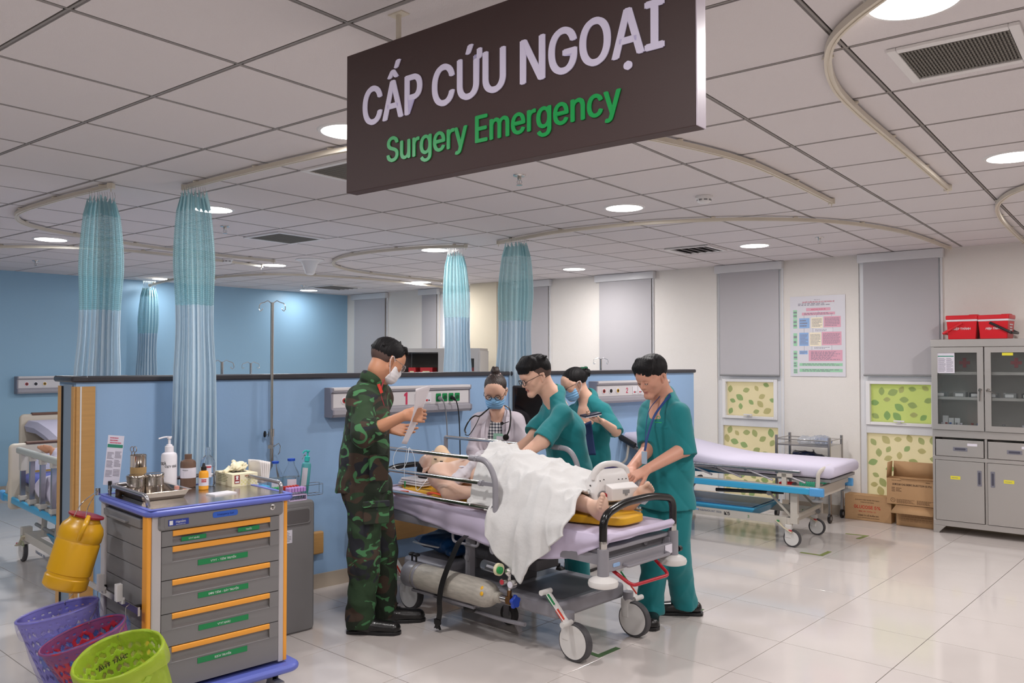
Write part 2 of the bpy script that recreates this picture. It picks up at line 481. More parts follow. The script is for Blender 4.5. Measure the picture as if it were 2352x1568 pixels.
mb = MB(); wall_box(mb, rw(3.47), rw(6.58), -.012, 0, .1); wall_box(mb, rw(7.34), rw(8.14), -.012, 0, .1); wall_box(mb, rw(8.91), rw(13), -.012, 0, .1)
tag(mb.build('baseboard_right', M_skirt), kind='structure')
mb = MB(); wall_box(mb, bw(10), bw(.05), -.012, 0, .1); tag(mb.build('baseboard_left', M_skirt), kind='structure')

# windows in the right wall
M_film = mat('leaf_film', '#e6dcc4', .5)
nt, b_ = nodes(M_film); tr = nt.nodes.new('ShaderNodeBsdfTranslucent'); tr.inputs[0].default_value = rgb('#e6dabd')
mx = nt.nodes.new('ShaderNodeMixShader'); mx.inputs[0].default_value = .7; nt.links.new(b_.outputs[0], mx.inputs[1]); nt.links.new(tr.outputs[0], mx.inputs[2])
nt.links.new(mx.outputs[0], nt.nodes['Material Output'].inputs[0])
def film(name, col, tc):
    m = mat(name, col, .5); nt, b_ = nodes(m); tr = nt.nodes.new('ShaderNodeBsdfTranslucent'); tr.inputs[0].default_value = rgb(tc)
    mx = nt.nodes.new('ShaderNodeMixShader'); mx.inputs[0].default_value = .6; nt.links.new(b_.outputs[0], mx.inputs[1]); nt.links.new(tr.outputs[0], mx.inputs[2])
    nt.links.new(mx.outputs[0], nt.nodes['Material Output'].inputs[0]); return m
M_filmg = film('green_film', '#d9dc9c', '#d4da98')
M_leafs = [film('leaf_a', '#bcc89c', '#c0cc9e'), film('leaf_b', '#aac798', '#aeca9a'), film('leaf_c', '#cfcda4', '#d2d0a6')]
M_glass = mat('clear_glass', '#ffffff', .02, trans=1, ior=1.15)
M_bright = film('frosted_pane', '#ffffff', '#ffffff')
def leaf_print(M, w, h, seed, n, parent):
    r = random.Random(seed); mb = MB(); pts = []
    for _ in range(n*6):
        x, y = r.uniform(.03, w-.03), r.uniform(.03, h-.03)
        if all((x-a)**2 + (y-b)**2 > .085**2 for a, b in pts): pts.append((x, y))
        if len(pts) >= n: break
    for x, y in pts:
        L = r.uniform(.055, .085); wd = L*.42; a = r.uniform(0, 2*PI); mb.m = r.choice((0, 0, 1, 2)); q = []
        for k in range(16):
            t = k/8 if k <= 8 else (16-k)/8; s = 1 if k <= 8 else -1
            lx = (t-.5)*2*L*.5*1.25; ly = s*wd*math.sin(PI*t)**.8; q.append((x + lx*math.cos(a) - ly*math.sin(a), y + lx*math.sin(a) + ly*math.cos(a)))
        q = [(min(max(u, .002), w-.002), min(max(v, .002), h-.002)) for u, v in q]
        mb.M = M; o = len(mb.v); mb.add([(u, v, 0) for u, v in q], [tuple(range(16))])
    o = mb.build('leaf_print', M_leafs, parent, angle=0, fix=False); return o
def window(n, s0, s1, base, seed):
    w = s1-s0; root = thing('window_%d' % n, None, None, rw(s0, 0, -.05), math.atan2(RD.y, RD.x), kind='structure')
    # local x along wall, y away from the room (-RN)
    f = MB(); y0, y1 = -.03, .03
    for a, b, c, d in ((0, .06, .06, 2.6), (w-.05, w, .06, 2.6), (.06, w-.05, 1.385, 1.43), (.06, w-.05, .86, .945), (.06, w-.05, .06, .09), (.06, w-.05, 2.56, 2.6)):
        f.box(a, b, y0, y1, c, d)
    f.build('window_frame', M_alu, root, bevel=.003)
    g = MB(); g.box(.09, w-.07, -.045, -.02, .955, 1.36); s = MB()
    for a, b, c, d in ((.06, .1, .945, 1.385), (w-.09, w-.05, .945, 1.385), (.1, w-.09, 1.355, 1.385), (.1, w-.09, .945, .975)): s.box(a, b, -.05, .01, c, d)
    s.build('sash', M_white, root, bevel=.003)
    for a, b, c, d, m, k, cnt in ((.1, w-.09, .975, 1.355, base, 0, 34), (.06, w-.05, .09, .86, M_film, 1, 62)):
        p = MB(); p.box(a, b, 0, .006, c, d); pane = p.build('pane', m, root)
        leaf_print(Matrix.Translation((a, -.0015, c)) @ Matrix.Rotation(PI/2, 4, 'X'), b-a, d-c, seed+k, cnt, pane)
    h = MB(); h.box(w*.5-.05, w*.5+.05, -.075, -.06, .985, 1.0); h.box(w*.5-.015, w*.5+.015, -.065, -.045, .97, .995); h.build('window_handle', M_white, root, bevel=.002)
    u = MB(); u.box(.06, w-.05, 0, .006, 1.43, 2.56); u.build('upper_pane', M_bright, root)
window(1, 6.585, 7.335, M_film, 3); window(2, 8.148, 8.905, M_filmg, 9)
root = thing('window_3', None, None, rw(2.127, 0, -.05), math.atan2(RD.y, RD.x), kind='structure')
f = MB()
for a, b, c, d in ((0, .03, 1.77, 2.62), (.771, .801, 1.77, 2.62), (.03, .771, 1.77, 1.8), (.03, .771, 2.59, 2.62)): f.box(a, b, -.03, .03, c, d)
f.build('window_frame', M_alu, root); u = MB(); u.box(.03, .771, 0, .006, 1.8, 2.59); u.build('pane', M_bright, root)

# partition (blue, shoulder high)
PO = Vector((-1.379, 5.791, 0)); PD = Vector((.184, .17, 0)).normalized(); PN = Vector((PD.y, -PD.x, 0)); PH = 1.497; PT = .34
PRZ = math.atan2(PD.y, PD.x)
def pw(s, z=0, off=0): return PO + PD*s + PN*off + Vector((0, 0, z))
part = thing('wall_partition', 'blue shoulder-high partition with a black capping between the bed bays', None, pw(0), PRZ, kind='structure')
S0, S1 = -1.532, 4.53
b = MB(); b.box(S0+.045, S1, 0, .12, 0, PH-.035); b.build('partition_body', M_blue, part)
b = MB(); b.box(S0, S0+.045, 0, PT, 0, PH-.035); b.build('end_post', M_blue, part)
b = MB(); b.rbox(S0-.03, S0+.07, -.025, PT+.03, PH-.035, PH, .02); b.rbox(S0+.04, S1+.02, -.025, .15, PH-.035, PH, .02); b.build('capping', mat('cap_charcoal', '#3c3b40', .35), part)
b = MB(); b.box(S0+.1, S1+.004, -.012, 0, 0, .1); b.build('skirting', M_skirt, part)
b = MB(); b.rbox(.28, 1.75, -.045, 0, .245, .4, .012, axis='x'); b.build('bumper_rail', M_wood, part, label='varnished wooden bumper rail')
b = MB(); b.rbox(-1.3, .05, -.045, 0, .245, .4, .012, axis='x'); b.build('bumper_rail', M_wood, part)
b = MB(); b.box(S0-.012, S0, .25, .33, 0, PH-.06); b.build('edge_lath', M_wood, part)
b = MB(); b.box(S0-.012, S0, -.0, .05, 0, PH-.06); b.box(S0, S0+.1, -.012, 0, 0, PH-.06); b.build('edge_lath', M_wood, part)
b = MB(); b.box(S0+.018, S0+.026, -.016, -.012, 0, PH-.06); b.build('edge_bead', M_white, part)
b = MB(); b.box(S0-.014, S0, .235, .25, 0, PH-.06); b.build('shadow_joint', M_dark, part)
b = MB(); b.box(S0-.006, S0, .05, .235, 0, PH-.05); b.build('end_panel', mat('grey_blue_paint', '#8394a6', .6), part)
# ---------------------------------------------------------------- ceiling fittings
M_lens = mat('lamp_lens', '#ffffff', .5, emit='#fffaf4', estr=9)
proto = None
LW = {0: 'huge glowing disc cut by the top edge above the curved rail', 1: 'glowing disc at the edge beside the grille bay', 2: 'glowing disc in the middle between the sprinkler and the smoke detector',
      3: 'glowing disc near the slatted air outlet', 4: 'glowing disc over the first window bay', 5: 'glowing disc under the looping rail of the first curtain', 6: 'glowing disc half hidden by the second curtain',
      7: 'glowing disc half hidden by the brown sign', 8: 'glowing disc on the loop rail by the third bay', 9: 'glowing disc in front of the dome camera', 10: 'glowing disc over the far grey wall', 11: 'glowing disc above the distant steel cabinet',
      12: 'glowing disc behind the pale far curtain'}
for k, (x, y) in enumerate(LIGHTS):
    if k == 0:
        proto = thing('ceiling_light', 'round recessed ceiling light, ' + LW[0], 'ceiling light', (x, y, CZ), 0, 'round recessed ceiling lights')
        r = MB(); r.lathe([(.128, -.001), (.128, -.008), (.142, -.006), (.147, -.0005)], 40, caps=False); r.build('trim_ring', M_white, proto)
        r = MB(); r.lathe([(.128, -.007), (.06, -.0075), (.001, -.0076)], 40, caps=True); r.build('diffuser', M_lens, proto)
    else:
        dup(proto, (x, y, CZ), 0, 'round recessed ceiling light, ' + LW.get(k, ('', 'outside the frame beyond the grille', 'outside the frame above the waste baskets', 'just behind the camera', 'behind the camera on the cabinet side', 'farthest behind the camera', 'outside the frame beside the first ward bed', 'outside the frame before the steel cabinet', 'behind the camera on the bed side')[(k-12) % 9]))
M_mesh = mat('grille_mesh', '#77736c', .6)
def grille(px, w, h, label, slats=False):
    c = fl(px[0], px[1], CZ); t = thing('air_grille', label, 'air vent', c, PI/2-CA, 'ceiling air grilles')
    f = MB(); e = .032
    for a, b, c_, d in ((-w/2, w/2, -h/2, -h/2+e), (-w/2, w/2, h/2-e, h/2), (-w/2, -w/2+e, -h/2+e, h/2-e), (w/2-e, w/2, -h/2+e, h/2-e)): f.box(a, b, c_, d, -.014, -.0005)
    f.build('frame', M_white, t, bevel=.003)
    g = MB(); g.box(-w/2+e, w/2-e, -h/2+e, h/2-e, -.003, -.0006); g.build('backing', M_dark if slats else mat('grille_back', '#57534e', .9), t)
    if slats:
        for i in range(5):
            s = MB(); y = -h/2+e+(i+.5)*(h-2*e)/5; s.M = Matrix.Translation((0, y, -.008)) @ Matrix.Rotation(.5, 4, 'X'); s.box(-w/2+e, w/2-e, -.025, .025, -.001, .001); s.build('slat', M_white, t)
    else:
        s = MB(); n = int((h-2*e)/.011); m = int((w-2*e)/.03)
        for i in range(n): y = -h/2+e+(i+.5)*(h-2*e)/n; s.box(-w/2+e, w/2-e, y-.0028, y+.0028, -.009, -.006)
        for i in range(m): x = -w/2+e+(i+.5)*(w-2*e)/m; s.box(x-.001, x+.001, -h/2+e, h/2-e, -.010, -.009)
        tag(s.build('grille_mesh', M_mesh, t, angle=0), kind='stuff')
    return t
grille((2207, 122), .40, .40, 'large square mesh air grille with white frame in the near ceiling')
grille((654, 545), .5, .5, 'mesh air grille above the first partition bay')
grille((812, 392), .42, .42, 'mesh air grille half hidden behind the brown sign')
grille((1598, 572), .45, .45, 'white slatted air outlet near the windows', True)
grille((770, 659), .55, .55, 'white slatted air outlet far back over the bay', True)
def sprinkler(px, label):
    t = thing('sprinkler', label, 'sprinkler', fl(px[0], px[1], CZ), 0, 'fire sprinklers')
    a = MB(); a.lathe([(.038, -.001), (.036, -.006), (.014, -.008), (.012, -.022), (.009, -.03)], 16); a.build('rosette', M_chrome, t)
    a = MB()
    for s in (-1, 1): a.tube([(s*.008, 0, -.028), (s*.015, 0, -.042), (s*.004, 0, -.056)], .0025, 6)
    a.lathe([(.002, -.03), (.003, -.052), (.018, -.057), (.018, -.060)], 12); a.build('deflector', M_chrome, t)
for px, l in (((1193, 402), 'chrome fire sprinkler under the brown sign'), ((517, 519), 'chrome fire sprinkler beside the second curtain'), ((1882, 545), 'chrome fire sprinkler near the window wall'),
              ((83, 598), 'fire sprinkler over the far bed bay'), ((697, 655), 'fire sprinkler next to the far disc light')): sprinkler(px, l)
def detector(px, label):
    t = thing('smoke_detector', label, 'smoke detector', fl(px[0], px[1], CZ))
    a = MB(); a.lathe([(.055, -.001), (.055, -.016), (.047, -.018), (.045, -.036), (.03, -.046), (.001, -.048)], 24); a.build('housing', M_white, t)
    a = MB()
    for k in range(8):
        a.M = Matrix.Rotation(k*PI/4, 4, 'Z'); a.box(.044, .0465, -.011, .011, -.034, -.024)
    a.build('vent_slots', M_grey, t)
detector((1617, 450), 'white round smoke detector between two curved rails'); detector((523, 594), 'white smoke detector behind the second curtain')
t = thing('dome_camera', 'white ceiling dome with a pointed shade near the loop rail', 'camera', fl(712, 596, CZ))
a = MB(); a.lathe([(.15, -.001), (.148, -.008), (.1, -.02), (.08, -.05), (.055, -.12), (.05, -.15), (.03, -.165), (.001, -.168)], 28); a.build('dome', M_white, t)

# curtain rails hung just under the ceiling
M_rail = mat('rail_cream', '#d9d0c0', .4)
RZ = 2.645
def rail(pxs, label, n=8, z=None):
    pts = spline([fl(x, y, z or RZ) for x, y in pxs], n)
    t = thing('curtain_rail', label, 'curtain rail', pts[0].copy(), 0, 'curved curtain rails'); L = [p-pts[0] for p in pts]
    b = MB(); rings = []
    for i, p in enumerate(L):
        d = (L[min(i+1, len(L)-1)] - L[max(i-1, 0)]).normalized(); s = Vector((-d.y, d.x, 0))
        rings.append([tuple(p + s*a + Vector((0, 0, z))) for a, z in ((-.013, -.012), (-.004, -.012), (-.004, -.008), (.004, -.008), (.004, -.012), (.013, -.012), (.013, .012), (-.013, .012))])
    b.loft(rings); b.build('track', M_rail, t, angle=30)
    acc = 0
    for i in range(1, len(L)):
        acc += (L[i]-L[i-1]).length
        if acc > .6 or i == 3:
            acc = 0; k = MB(); k.M = Matrix.Translation(L[i]); k.box(-.016, .016, -.016, .016, .012, .02); k.cyl((0, 0, .02), (0, 0, CZ-RZ), .005, n=8); k.build('bracket', M_rail, t)
    for q in (L[0], L[-1]):
        k = MB(); k.M = Matrix.Translation(q); k.box(-.017, .017, -.017, .017, -.016, .016); k.cyl((0, 0, -.016), (0, 0, -.035), .003, n=6); k.build('end_stop', M_rail, t)
    return t
rail([(255, 427), (200, 440), (140, 455), (90, 470), (52, 483), (38, 494), (47, 508), (85, 522), (150, 536), (260, 554), (400, 574), (520, 588), (628, 599)], 'looping cream curtain rail holding the first curtain')
rail([(-60, 566), (100, 567), (200, 570), (300, 576), (420, 588), (520, 600), (600, 611)], 'long cream curtain rail above the far beds')
rail([(425, 431), (500, 411), (600, 386), (700, 363), (790, 344), (1000, 312), (1250, 297), (1450, 310), (1560, 330), (1700, 366), (1800, 408), (1910, 463)], 'cream curtain rail passing behind the brown sign')
rail([(2100, -60), (2015, 0), (1960, 42), (1920, 82), (1903, 120), (1905, 165), (1925, 208), (1965, 250), (2000, 281), (2070, 340), (2177, 432)], 'big hooked cream curtain rail in the near ceiling')
rail([(1145, 557), (1220, 543), (1300, 530), (1450, 515), (1600, 506), (1750, 503), (1900, 508), (2020, 522), (2100, 540), (2180, 569)], 'long bowed cream curtain rail reaching the window wall')
rail([(1070, 565), (1000, 567), (930, 571), (850, 579), (790, 589), (766, 601), (776, 613), (830, 625), (930, 637), (1015, 646)], 'looping cream curtain rail over the third bay')
rail([(495, 637), (560, 632), (640, 630), (750, 634), (850, 641), (930, 649), (1025, 660)], 'farthest cream curtain rail over the back bay')
rail([(2400, 416), (2352, 431), (2312, 449), (2291, 472), (2298, 500), (2325, 530), (2354, 556)], 'small curved cream curtain rail at the edge by the tall wall')
rail([(345, 655), (370, 648), (400, 641), (440, 634)], 'short cream rail stub of the pale far curtain', 8, 2.59)

# blinds
M_blind = mat('blind_fabric', '#b9b6b9', .85, bump=.1, bscale=400)
def blind(s0, s1, z0, label, off=.03, m=M_blind):
    t = thing('roller_blind', label, 'window blind', rw(s0, z0, off), math.atan2(RD.y, RD.x), 'grey roller blinds'); w = s1-s0
    a = MB(); a.box(0, w, -.001, .001, .012, 2.6-z0); a.build('fabric', m, t)
    a = MB(); a.cyl((-.004, 0, .004), (w+.004, 0, .004), .011, n=12); a.build('bottom_bar', M_grey, t)
    a = MB(); a.rbox(-.05, w+.05, -.04, .03, 2.58-z0, 2.665-z0, .006); a.build('headrail', M_alu, t)
blind(6.64, 7.325, 1.425, 'grey roller blind over the window beside the flow-chart poster')
blind(8.205, 8.90, 1.44, 'grey roller blind over the window next to the steel cabinet')
blind(5.0, 5.75, .9, 'grey roller blind behind the standing man in teal')
blind(3.62, 4.188, .9, 'grey roller blind edge next to the folded bay curtain')
blind(1.794, 2.10, 1.0, 'narrow grey roller blind beside the bright far window')
blind(.217, .959, 1.2, 'grey roller blind in the far corner by the blue wall')
for s in (.959+.03, 2.112, 2.94, 4.2, 5.76, 7.36, 8.92, .2, 4.14):
    a = MB(); a.M = frame(rw(s, 0, .0), RD); a.box(-.01, .01, -.015, 0, .1, CZ); tag(a.build('trim_1', M_alu), kind='structure')

# poster
t = thing('wall_poster', 'white allergic shock flow-chart poster with pink, blue and green boxes', 'poster', rw(7.44, 1.424, .004), math.atan2(RD.y, RD.x))
Wp, Hp = .578, .85
a = MB(); a.box(0, Wp, -.004, 0, 0, Hp); a.build('sheet', mat('poster_white', '#dcdae0', .3), t)
pc = dict(g=mat('poster_green', '#9fd3ae', .4), p=mat('poster_pink', '#dfa7b8', .4), b=mat('poster_blue', '#92b4e0', .4), y=mat('poster_cream', '#f3e8cf', .4), k=mat('ink_grey', '#85818f', .6), r=mat('ink_red', '#c9506a', .6), w=mat('poster_box', '#e2e0e6', .4))
def PB(x0, y0, x1, y1, c, n=0, seed=0, col='k'):   # fractions of the sheet, y down
    a = MB(); a.box(x0*Wp, x1*Wp, -.0048, -.004, (1-y1)*Hp, (1-y0)*Hp); a.build('printed_box', pc[c], t)
    if n:
        l = MB(); lines(l, Matrix.Translation(((x0+x1)/2*Wp, -.0048, (1-(y0+y1)/2)*Hp)) @ Matrix.Rotation(PI/2, 4, 'X'), (x1-x0)*Wp*.86, (y1-y0)*Hp*.8, n, seed, .0004); l.build('fine_print', pc[col], t, angle=0)
for i, b in enumerate([(.06, .17, .13, .275), (.06, .285, .13, .40), (.06, .46, .13, .62), (.06, .68, .13, .80), (.06, .815, .13, .89), (.06, .905, .13, .965)]): PB(*b, 'g', 2, i)
PB(.30, .15, .74, .188, 'p'); PB(.22, .205, .82, .24, 'p', 2, 3)
PB(.17, .275, .36, .40, 'b', 3, 4); PB(.39, .268, .60, .40, 'y', 7, 5); PB(.615, .26, .92, .395, 'p', 6, 6)
PB(.44, .412, .78, .445, 'w', 2, 7); PB(.17, .455, .34, .62, 'b', 9, 8); PB(.36, .455, .57, .625, 'y', 9, 9); PB(.58, .45, .93, .615, 'p', 10, 10)
PB(.42, .63, .75, .665, 'w', 2, 11); PB(.17, .68, .32, .725, 'b', 3, 12); PB(.34, .675, .945, .81, 'p', 8, 13); PB(.17, .835, .945, .87, 'g', 2, 14); PB(.17, .905, .945, .945, 'g', 2, 15)
R90 = Matrix.Rotation(PI/2, 4, 'X')
def PT_(s, x, y, sz, m, xs=1, b=0): text('poster_text', s, sz, m, t, Matrix.Translation((x*Wp, -.0048, (1-y)*Hp)) @ R90, xs, b, .0003, res=1)
PT_('Phụ lục X', .5, .05, .02, pc['k']); PT_('SƠ ĐỒ CHẨN ĐOÁN VÀ XỬ TRÍ PHẢN VỆ', .52, .077, .026, pc['r'], .95, .0006); PT_('NGHĨ NGỜ PHẢN VỆ', .52, .169, .022, pc['r'], 1, .0004)
l = MB(); lines(l, Matrix.Translation((.5*Wp, -.0048, .895*Hp)) @ R90, .7*Wp, .03, 2, 4, .0004); l.build('fine_print', pc['k'], t, angle=0)
a = MB()
for x, y0, y1 in ((.26, .24, .275), (.49, .24, .268), (.76, .24, .26), (.26, .40, .455), (.42, .40, .455), (.78, .395, .45), (.26, .62, .68), (.40, .625, .675), (.76, .615, .675), (.52, .188, .205)): a.box(x*Wp-.0012, x*Wp+.0012, -.0046, -.004, (1-y1)*Hp, (1-y0)*Hp)
a.build('flow_arrows', pc['k'], t)

# hanging sign
SG0 = Vector((-.54, 2.68, 0)); SGD = Vector((.967, -.775, 0)).normalized(); SW = 1.24
t = thing('hanging_sign', 'dark brown hanging ward sign with raised white and green lettering', 'sign', (SG0.x, SG0.y, 2.13), math.atan2(SGD.y, SGD.x))
def fit_text(name, s, m, parent, x0, x1, base, cap, off, y=-.003, ext=.003):
    o = text(name, s, 1.0, m, parent, None, 1, off/cap*.7, 0.0001, res=4); me = o.data
    co = np.empty(len(me.vertices)*3, np.float32); me.vertices.foreach_get('co', co); co = co.reshape(-1, 3)
    r = text('ref', 'E', 1.0, m, None, None, 1, off/cap*.7, .0001); rc = [v.co.y for v in r.data.vertices]; bpy.data.objects.remove(r)
    c0, c1 = min(rc), max(rc); a, b = co[:, 0].min(), co[:, 0].max()
    X = x0 + (co[:, 0]-a)/(b-a)*(x1-x0); Zc = base + (co[:, 1]-c0)/(c1-c0)*cap; Yc = y - np.sign(co[:, 2])*ext*.5
    me.vertices.foreach_set('co', np.stack([X, Yc, Zc], 1).astype(np.float32).ravel()); me.update()
    bm = bmesh.new(); w_ = off*.85                     # heavier strokes: the outline laid down several times, slightly shifted
    for dx, dz in ((-w_, 0), (0, 0), (w_, 0), (-w_*.5, 0), (w_*.5, 0), (0, w_*.45), (0, -w_*.45)):
        cp = me.copy(); cp.transform(Matrix.Translation((dx, abs(dx)*.004 + abs(dz)*.006, dz))); bm.from_mesh(cp); bpy.data.meshes.remove(cp)
    bm.to_mesh(me); bm.free(); return o
M_brown = mat('sign_brown', '#43302f', .55, bump=.03, bscale=200); M_lav = mat('sign_edge', '#cfc3d2', .35)
a = MB(); a.box(0, SW, 0, .045, 0, .45); a.build('panel', M_brown, t, bevel=.002)
a = MB(); a.box(SW, SW+.003, 0, .045, .001, .45); a.build('edge_strip', M_lav, t)
for x in (.22, 1.03):
    a = MB(); a.box(x-.008, x+.008, .018, .026, .45, CZ-2.13); a.box(x-.03, x+.03, .005, .04, CZ-2.13-.004, CZ-2.13); a.build('hanger', M_rail, t)
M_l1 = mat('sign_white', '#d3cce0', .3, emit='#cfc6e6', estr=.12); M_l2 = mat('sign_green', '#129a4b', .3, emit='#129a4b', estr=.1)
fit_text('lettering', 'CẤP CỨU NGOẠI', M_l1, t, .0875, 1.1566, .204, .117, .0052)
fit_text('lettering', 'Surgery Emergency', M_l2, t, .198, 1.038, .071, .075, .0030)
# ---------------------------------------------------------------- curtains
def fabric_mat(name, col, net=False):
    m = mat(name, col, .8, sheen=.2); nt, b = nodes(m)
    tr = nt.nodes.new('ShaderNodeBsdfTranslucent'); tr.inputs[0].default_value = rgb(col)
    mx = nt.nodes.new('ShaderNodeMixShader'); mx.inputs[0].default_value = .38; nt.links.new(b.outputs[0], mx.inputs[1]); nt.links.new(tr.outputs[0], mx.inputs[2])
    out = mx
    if net:
        tp = nt.nodes.new('ShaderNodeBsdfTransparent'); m2 = nt.nodes.new('ShaderNodeMixShader')
        tc = nt.nodes.new('ShaderNodeTexCoord'); w = nt.nodes.new('ShaderNodeTexBrick'); w.inputs['Scale'].default_value = 1
        w.inputs['Color1'].default_value = w.inputs['Color2'].default_value = (.42, .42, .42, 1); w.inputs['Mortar'].default_value = (0, 0, 0, 1)
        w.inputs['Brick Width'].default_value = .008; w.inputs['Row Height'].default_value = .012; w.inputs['Mortar Size'].default_value = .0016
        mp = nt.nodes.new('ShaderNodeUVMap'); nt.links.new(mp.outputs[0], w.inputs['Vector'])
        nt.links.new(w.outputs['Color'], m2.inputs[0]); nt.links.new(mx.outputs[0], m2.inputs[1]); nt.links.new(tp.outputs[0], m2.inputs[2]); out = m2
    nt.links.new(out.outputs[0], nt.nodes['Material Output'].inputs[0]); return m
M_cur = fabric_mat('curtain_cloth', '#d2e2ec'); M_net = fabric_mat('curtain_net', '#b2d8de', True); M_head = fabric_mat('curtain_header', '#b0d2d8')
def curtain(cx, cy, ang, z_top, z_net, z_bot, w, label, seed, sc=1.0):
    r = random.Random(seed); t = thing('bay_curtain', label, 'curtain', (cx, cy, 0), ang, 'gathered bay curtains')
    N = 8; ph = [r.uniform(-.5, .5) for _ in range(N*2+2)]; dd = [r.uniform(.25, 1.45) for _ in range(N*2+2)]
    def width(z):
        u = (z_top-z)/(z_top-z_bot); d = z_top-z
        if d < .1: return w*(.62+2.0*d)
        if d < .45: return w*(.82 + .19*math.sin((d-.1)/.35*PI/2))
        return w*(1.01 - .09*math.sin(min(1, (d-.45)/.6)*PI) + .26*max(0, u-.35))
    def P(a, z):
        k = a*N*2; i = int(k); f = k-i; q = ph[i]*(1-f)+ph[i+1]*f; e = dd[i]*(1-f)+dd[i+1]*f
        ww = width(z); d = z_top-z; amp = (.020+.016*min(1, d/.4))*sc
        sway = .012*math.sin(z*2.1+seed)*sc
        edge = math.sin(PI*a)**.5
        z = z + max(0, 1-d/.14)*.022*math.sin(k*2.9+seed)
        return Vector(((a-.5)*ww + sway + .010*q*math.sin(z*3+q*6), amp*e*math.sin(PI*k + q*.8 + .25*math.sin(z*2+q*5)) + .05*sc*edge*math.cos(a*2*PI), z))
    def piece(name, za, zb, m, nz, off=0):
        me = MB(); nu = N*12; rows = [za+(zb-za)*j/nz for j in range(nz+1)]
        me.grid(lambda u, v: P(u, za+(zb-za)*v) + Vector((0, off, 0)), nu, nz)
        o = me.build(name, m, t, angle=80, fix=False)
        uv = o.data.uv_layers.new(name='UVMap'); L = []
        for p in o.data.polygons:
            for li in p.loop_indices:
                vi = o.data.loops[li].vertex_index; i, j = divmod(vi, nz+1); L += [i/nu*2.4*sc, rows[j]]
        uv.data.foreach_set('uv', L); return o
    piece('header', z_top, z_top-.10*sc, M_head, 4); piece('net', z_top-.10*sc, z_net, M_net, 24); piece('drape', z_net, z_bot, M_cur, 30)
    for k in range(11):
        a = (k+.5)/11; q = P(a, z_top); h = MB(); h.tube(rounded([(q.x, 0, RZ-.012), (q.x+.004, 0, z_top+.02), (q.x, q.y*.5, z_top-.012), (q.x-.006, q.y*.5, z_top+.004)], .01, 4), .0016, 5); h.build('hook', M_chrome, t)
    if z_bot < 1.0:
        pass
    return t
def railpt(px, py): return fl(px, py, RZ)
c = railpt(226, 434); curtain(c.x, c.y+.02, .35, RZ-.06, 1.90, .15, .255, 'pale blue gathered curtain with net top at the end of the blue partition', 3)
c = railpt(448, 424); curtain(c.x, c.y, .3, RZ-.055, 1.92, .30, .235, 'pale blue gathered curtain hanging in front of the partition behind the trolley', 5)
c = fl(345, 654, 2.59); curtain(c.x, c.y-.05, .2, RZ-.11, 1.95, .2, .26, 'bright turquoise gathered curtain by the far blue wall', 8)
c = railpt(1048, 567); curtain(c.x, c.y, .2, RZ-.07, 1.99, .3, .25, 'pale blue gathered curtain in front of the distant steel cabinet', 11)
c = railpt(1182, 552); curtain(c.x+.01, c.y-.16, .25, RZ-.06, 1.93, .35, .31, 'pale blue gathered curtain over the partition near the white coat', 14)

# ---------------------------------------------------------------- emergency trolley
CK = .918; CX = Vector((.716, .698, 0)); CRZ = math.atan2(.698, .716); C0 = Vector((-1.647*CK, 3.77*CK, 0)); MC = Matrix.Translation((0, 0, 1.583*(1-CK))) @ Matrix.Diagonal((CK, CK, CK, 1))
M_bluep = mat('blue_bumper', '#6470c4', .35); M_gbody = mat('cart_grey', '#7d7b7c', .5, bump=.04, bscale=400); M_pil = mat('cart_pillar', '#bdb8ba', .4); M_or = mat('orange_plastic', '#f2a43c', .45)
M_steel = mat('brushed_steel', '#b9b4b0', .22, 1); M_green = mat('label_green', '#12834a', .4); M_wt = mat('print_white', '#e8e8ea', .5); M_ink = mat('print_black', '#26242a', .6)
cart = thing('emergency_trolley', 'grey emergency drawer trolley with blue bumpers and orange drawer grips', 'trolley', C0, CRZ)
def cm(): b = MB(); b.M = MC; return b
b = cm(); b.box(.03, .69, .045, .62, .06, .872); b.build('body', M_gbody, cart)
for x0, x1, y0, y1, m in ((.003, .024, .032, .062, M_or), (.69, .712, .032, .062, M_or)): b = cm(); b.rbox(x0, x1, y0, y1+.03, .05, .872, .006); b.build('corner_strip', m, cart, label='orange corner strip')
for x0, x1 in ((.024, .067), (.662, .69)): b = cm(); b.rbox(x0, x1, .028, .09, .05, .872, .006); b.build('pillar', M_pil, cart)
b = cm(); b.rbox(.006, .03, .60, .66, .05, .872, .006); b.build('pillar', M_pil, cart)
b = cm(); b.rbox(.018, .032, .09, .125, .05, .872, .004); b.build('pillar', M_pil, cart)
b = cm(); b.rbox(-.012, .742, 0, .68, .868, .900, .05, 6); b.build('top_bumper', M_bluep, cart, bevel=.004)
b = cm()
for a in ((0, .728, .006, .03), (0, .728, .65, .672), (0, .022, .03, .65), (.706, .728, .03, .65)): b.rbox(a[0], a[1], a[2], a[3], .899, .905, .008)
b.build('top_lip', M_bluep, cart, bevel=.002)
b = cm(); b.box(.022, .706, .03, .65, .899, .9015); b.build('steel_top', M_steel, cart, label='brushed steel top')
b = cm(); b.rbox(-.05, .775, -.03, .72, .0, .04, .07, 6); b.build('base_bumper', M_bluep, cart, bevel=.005)
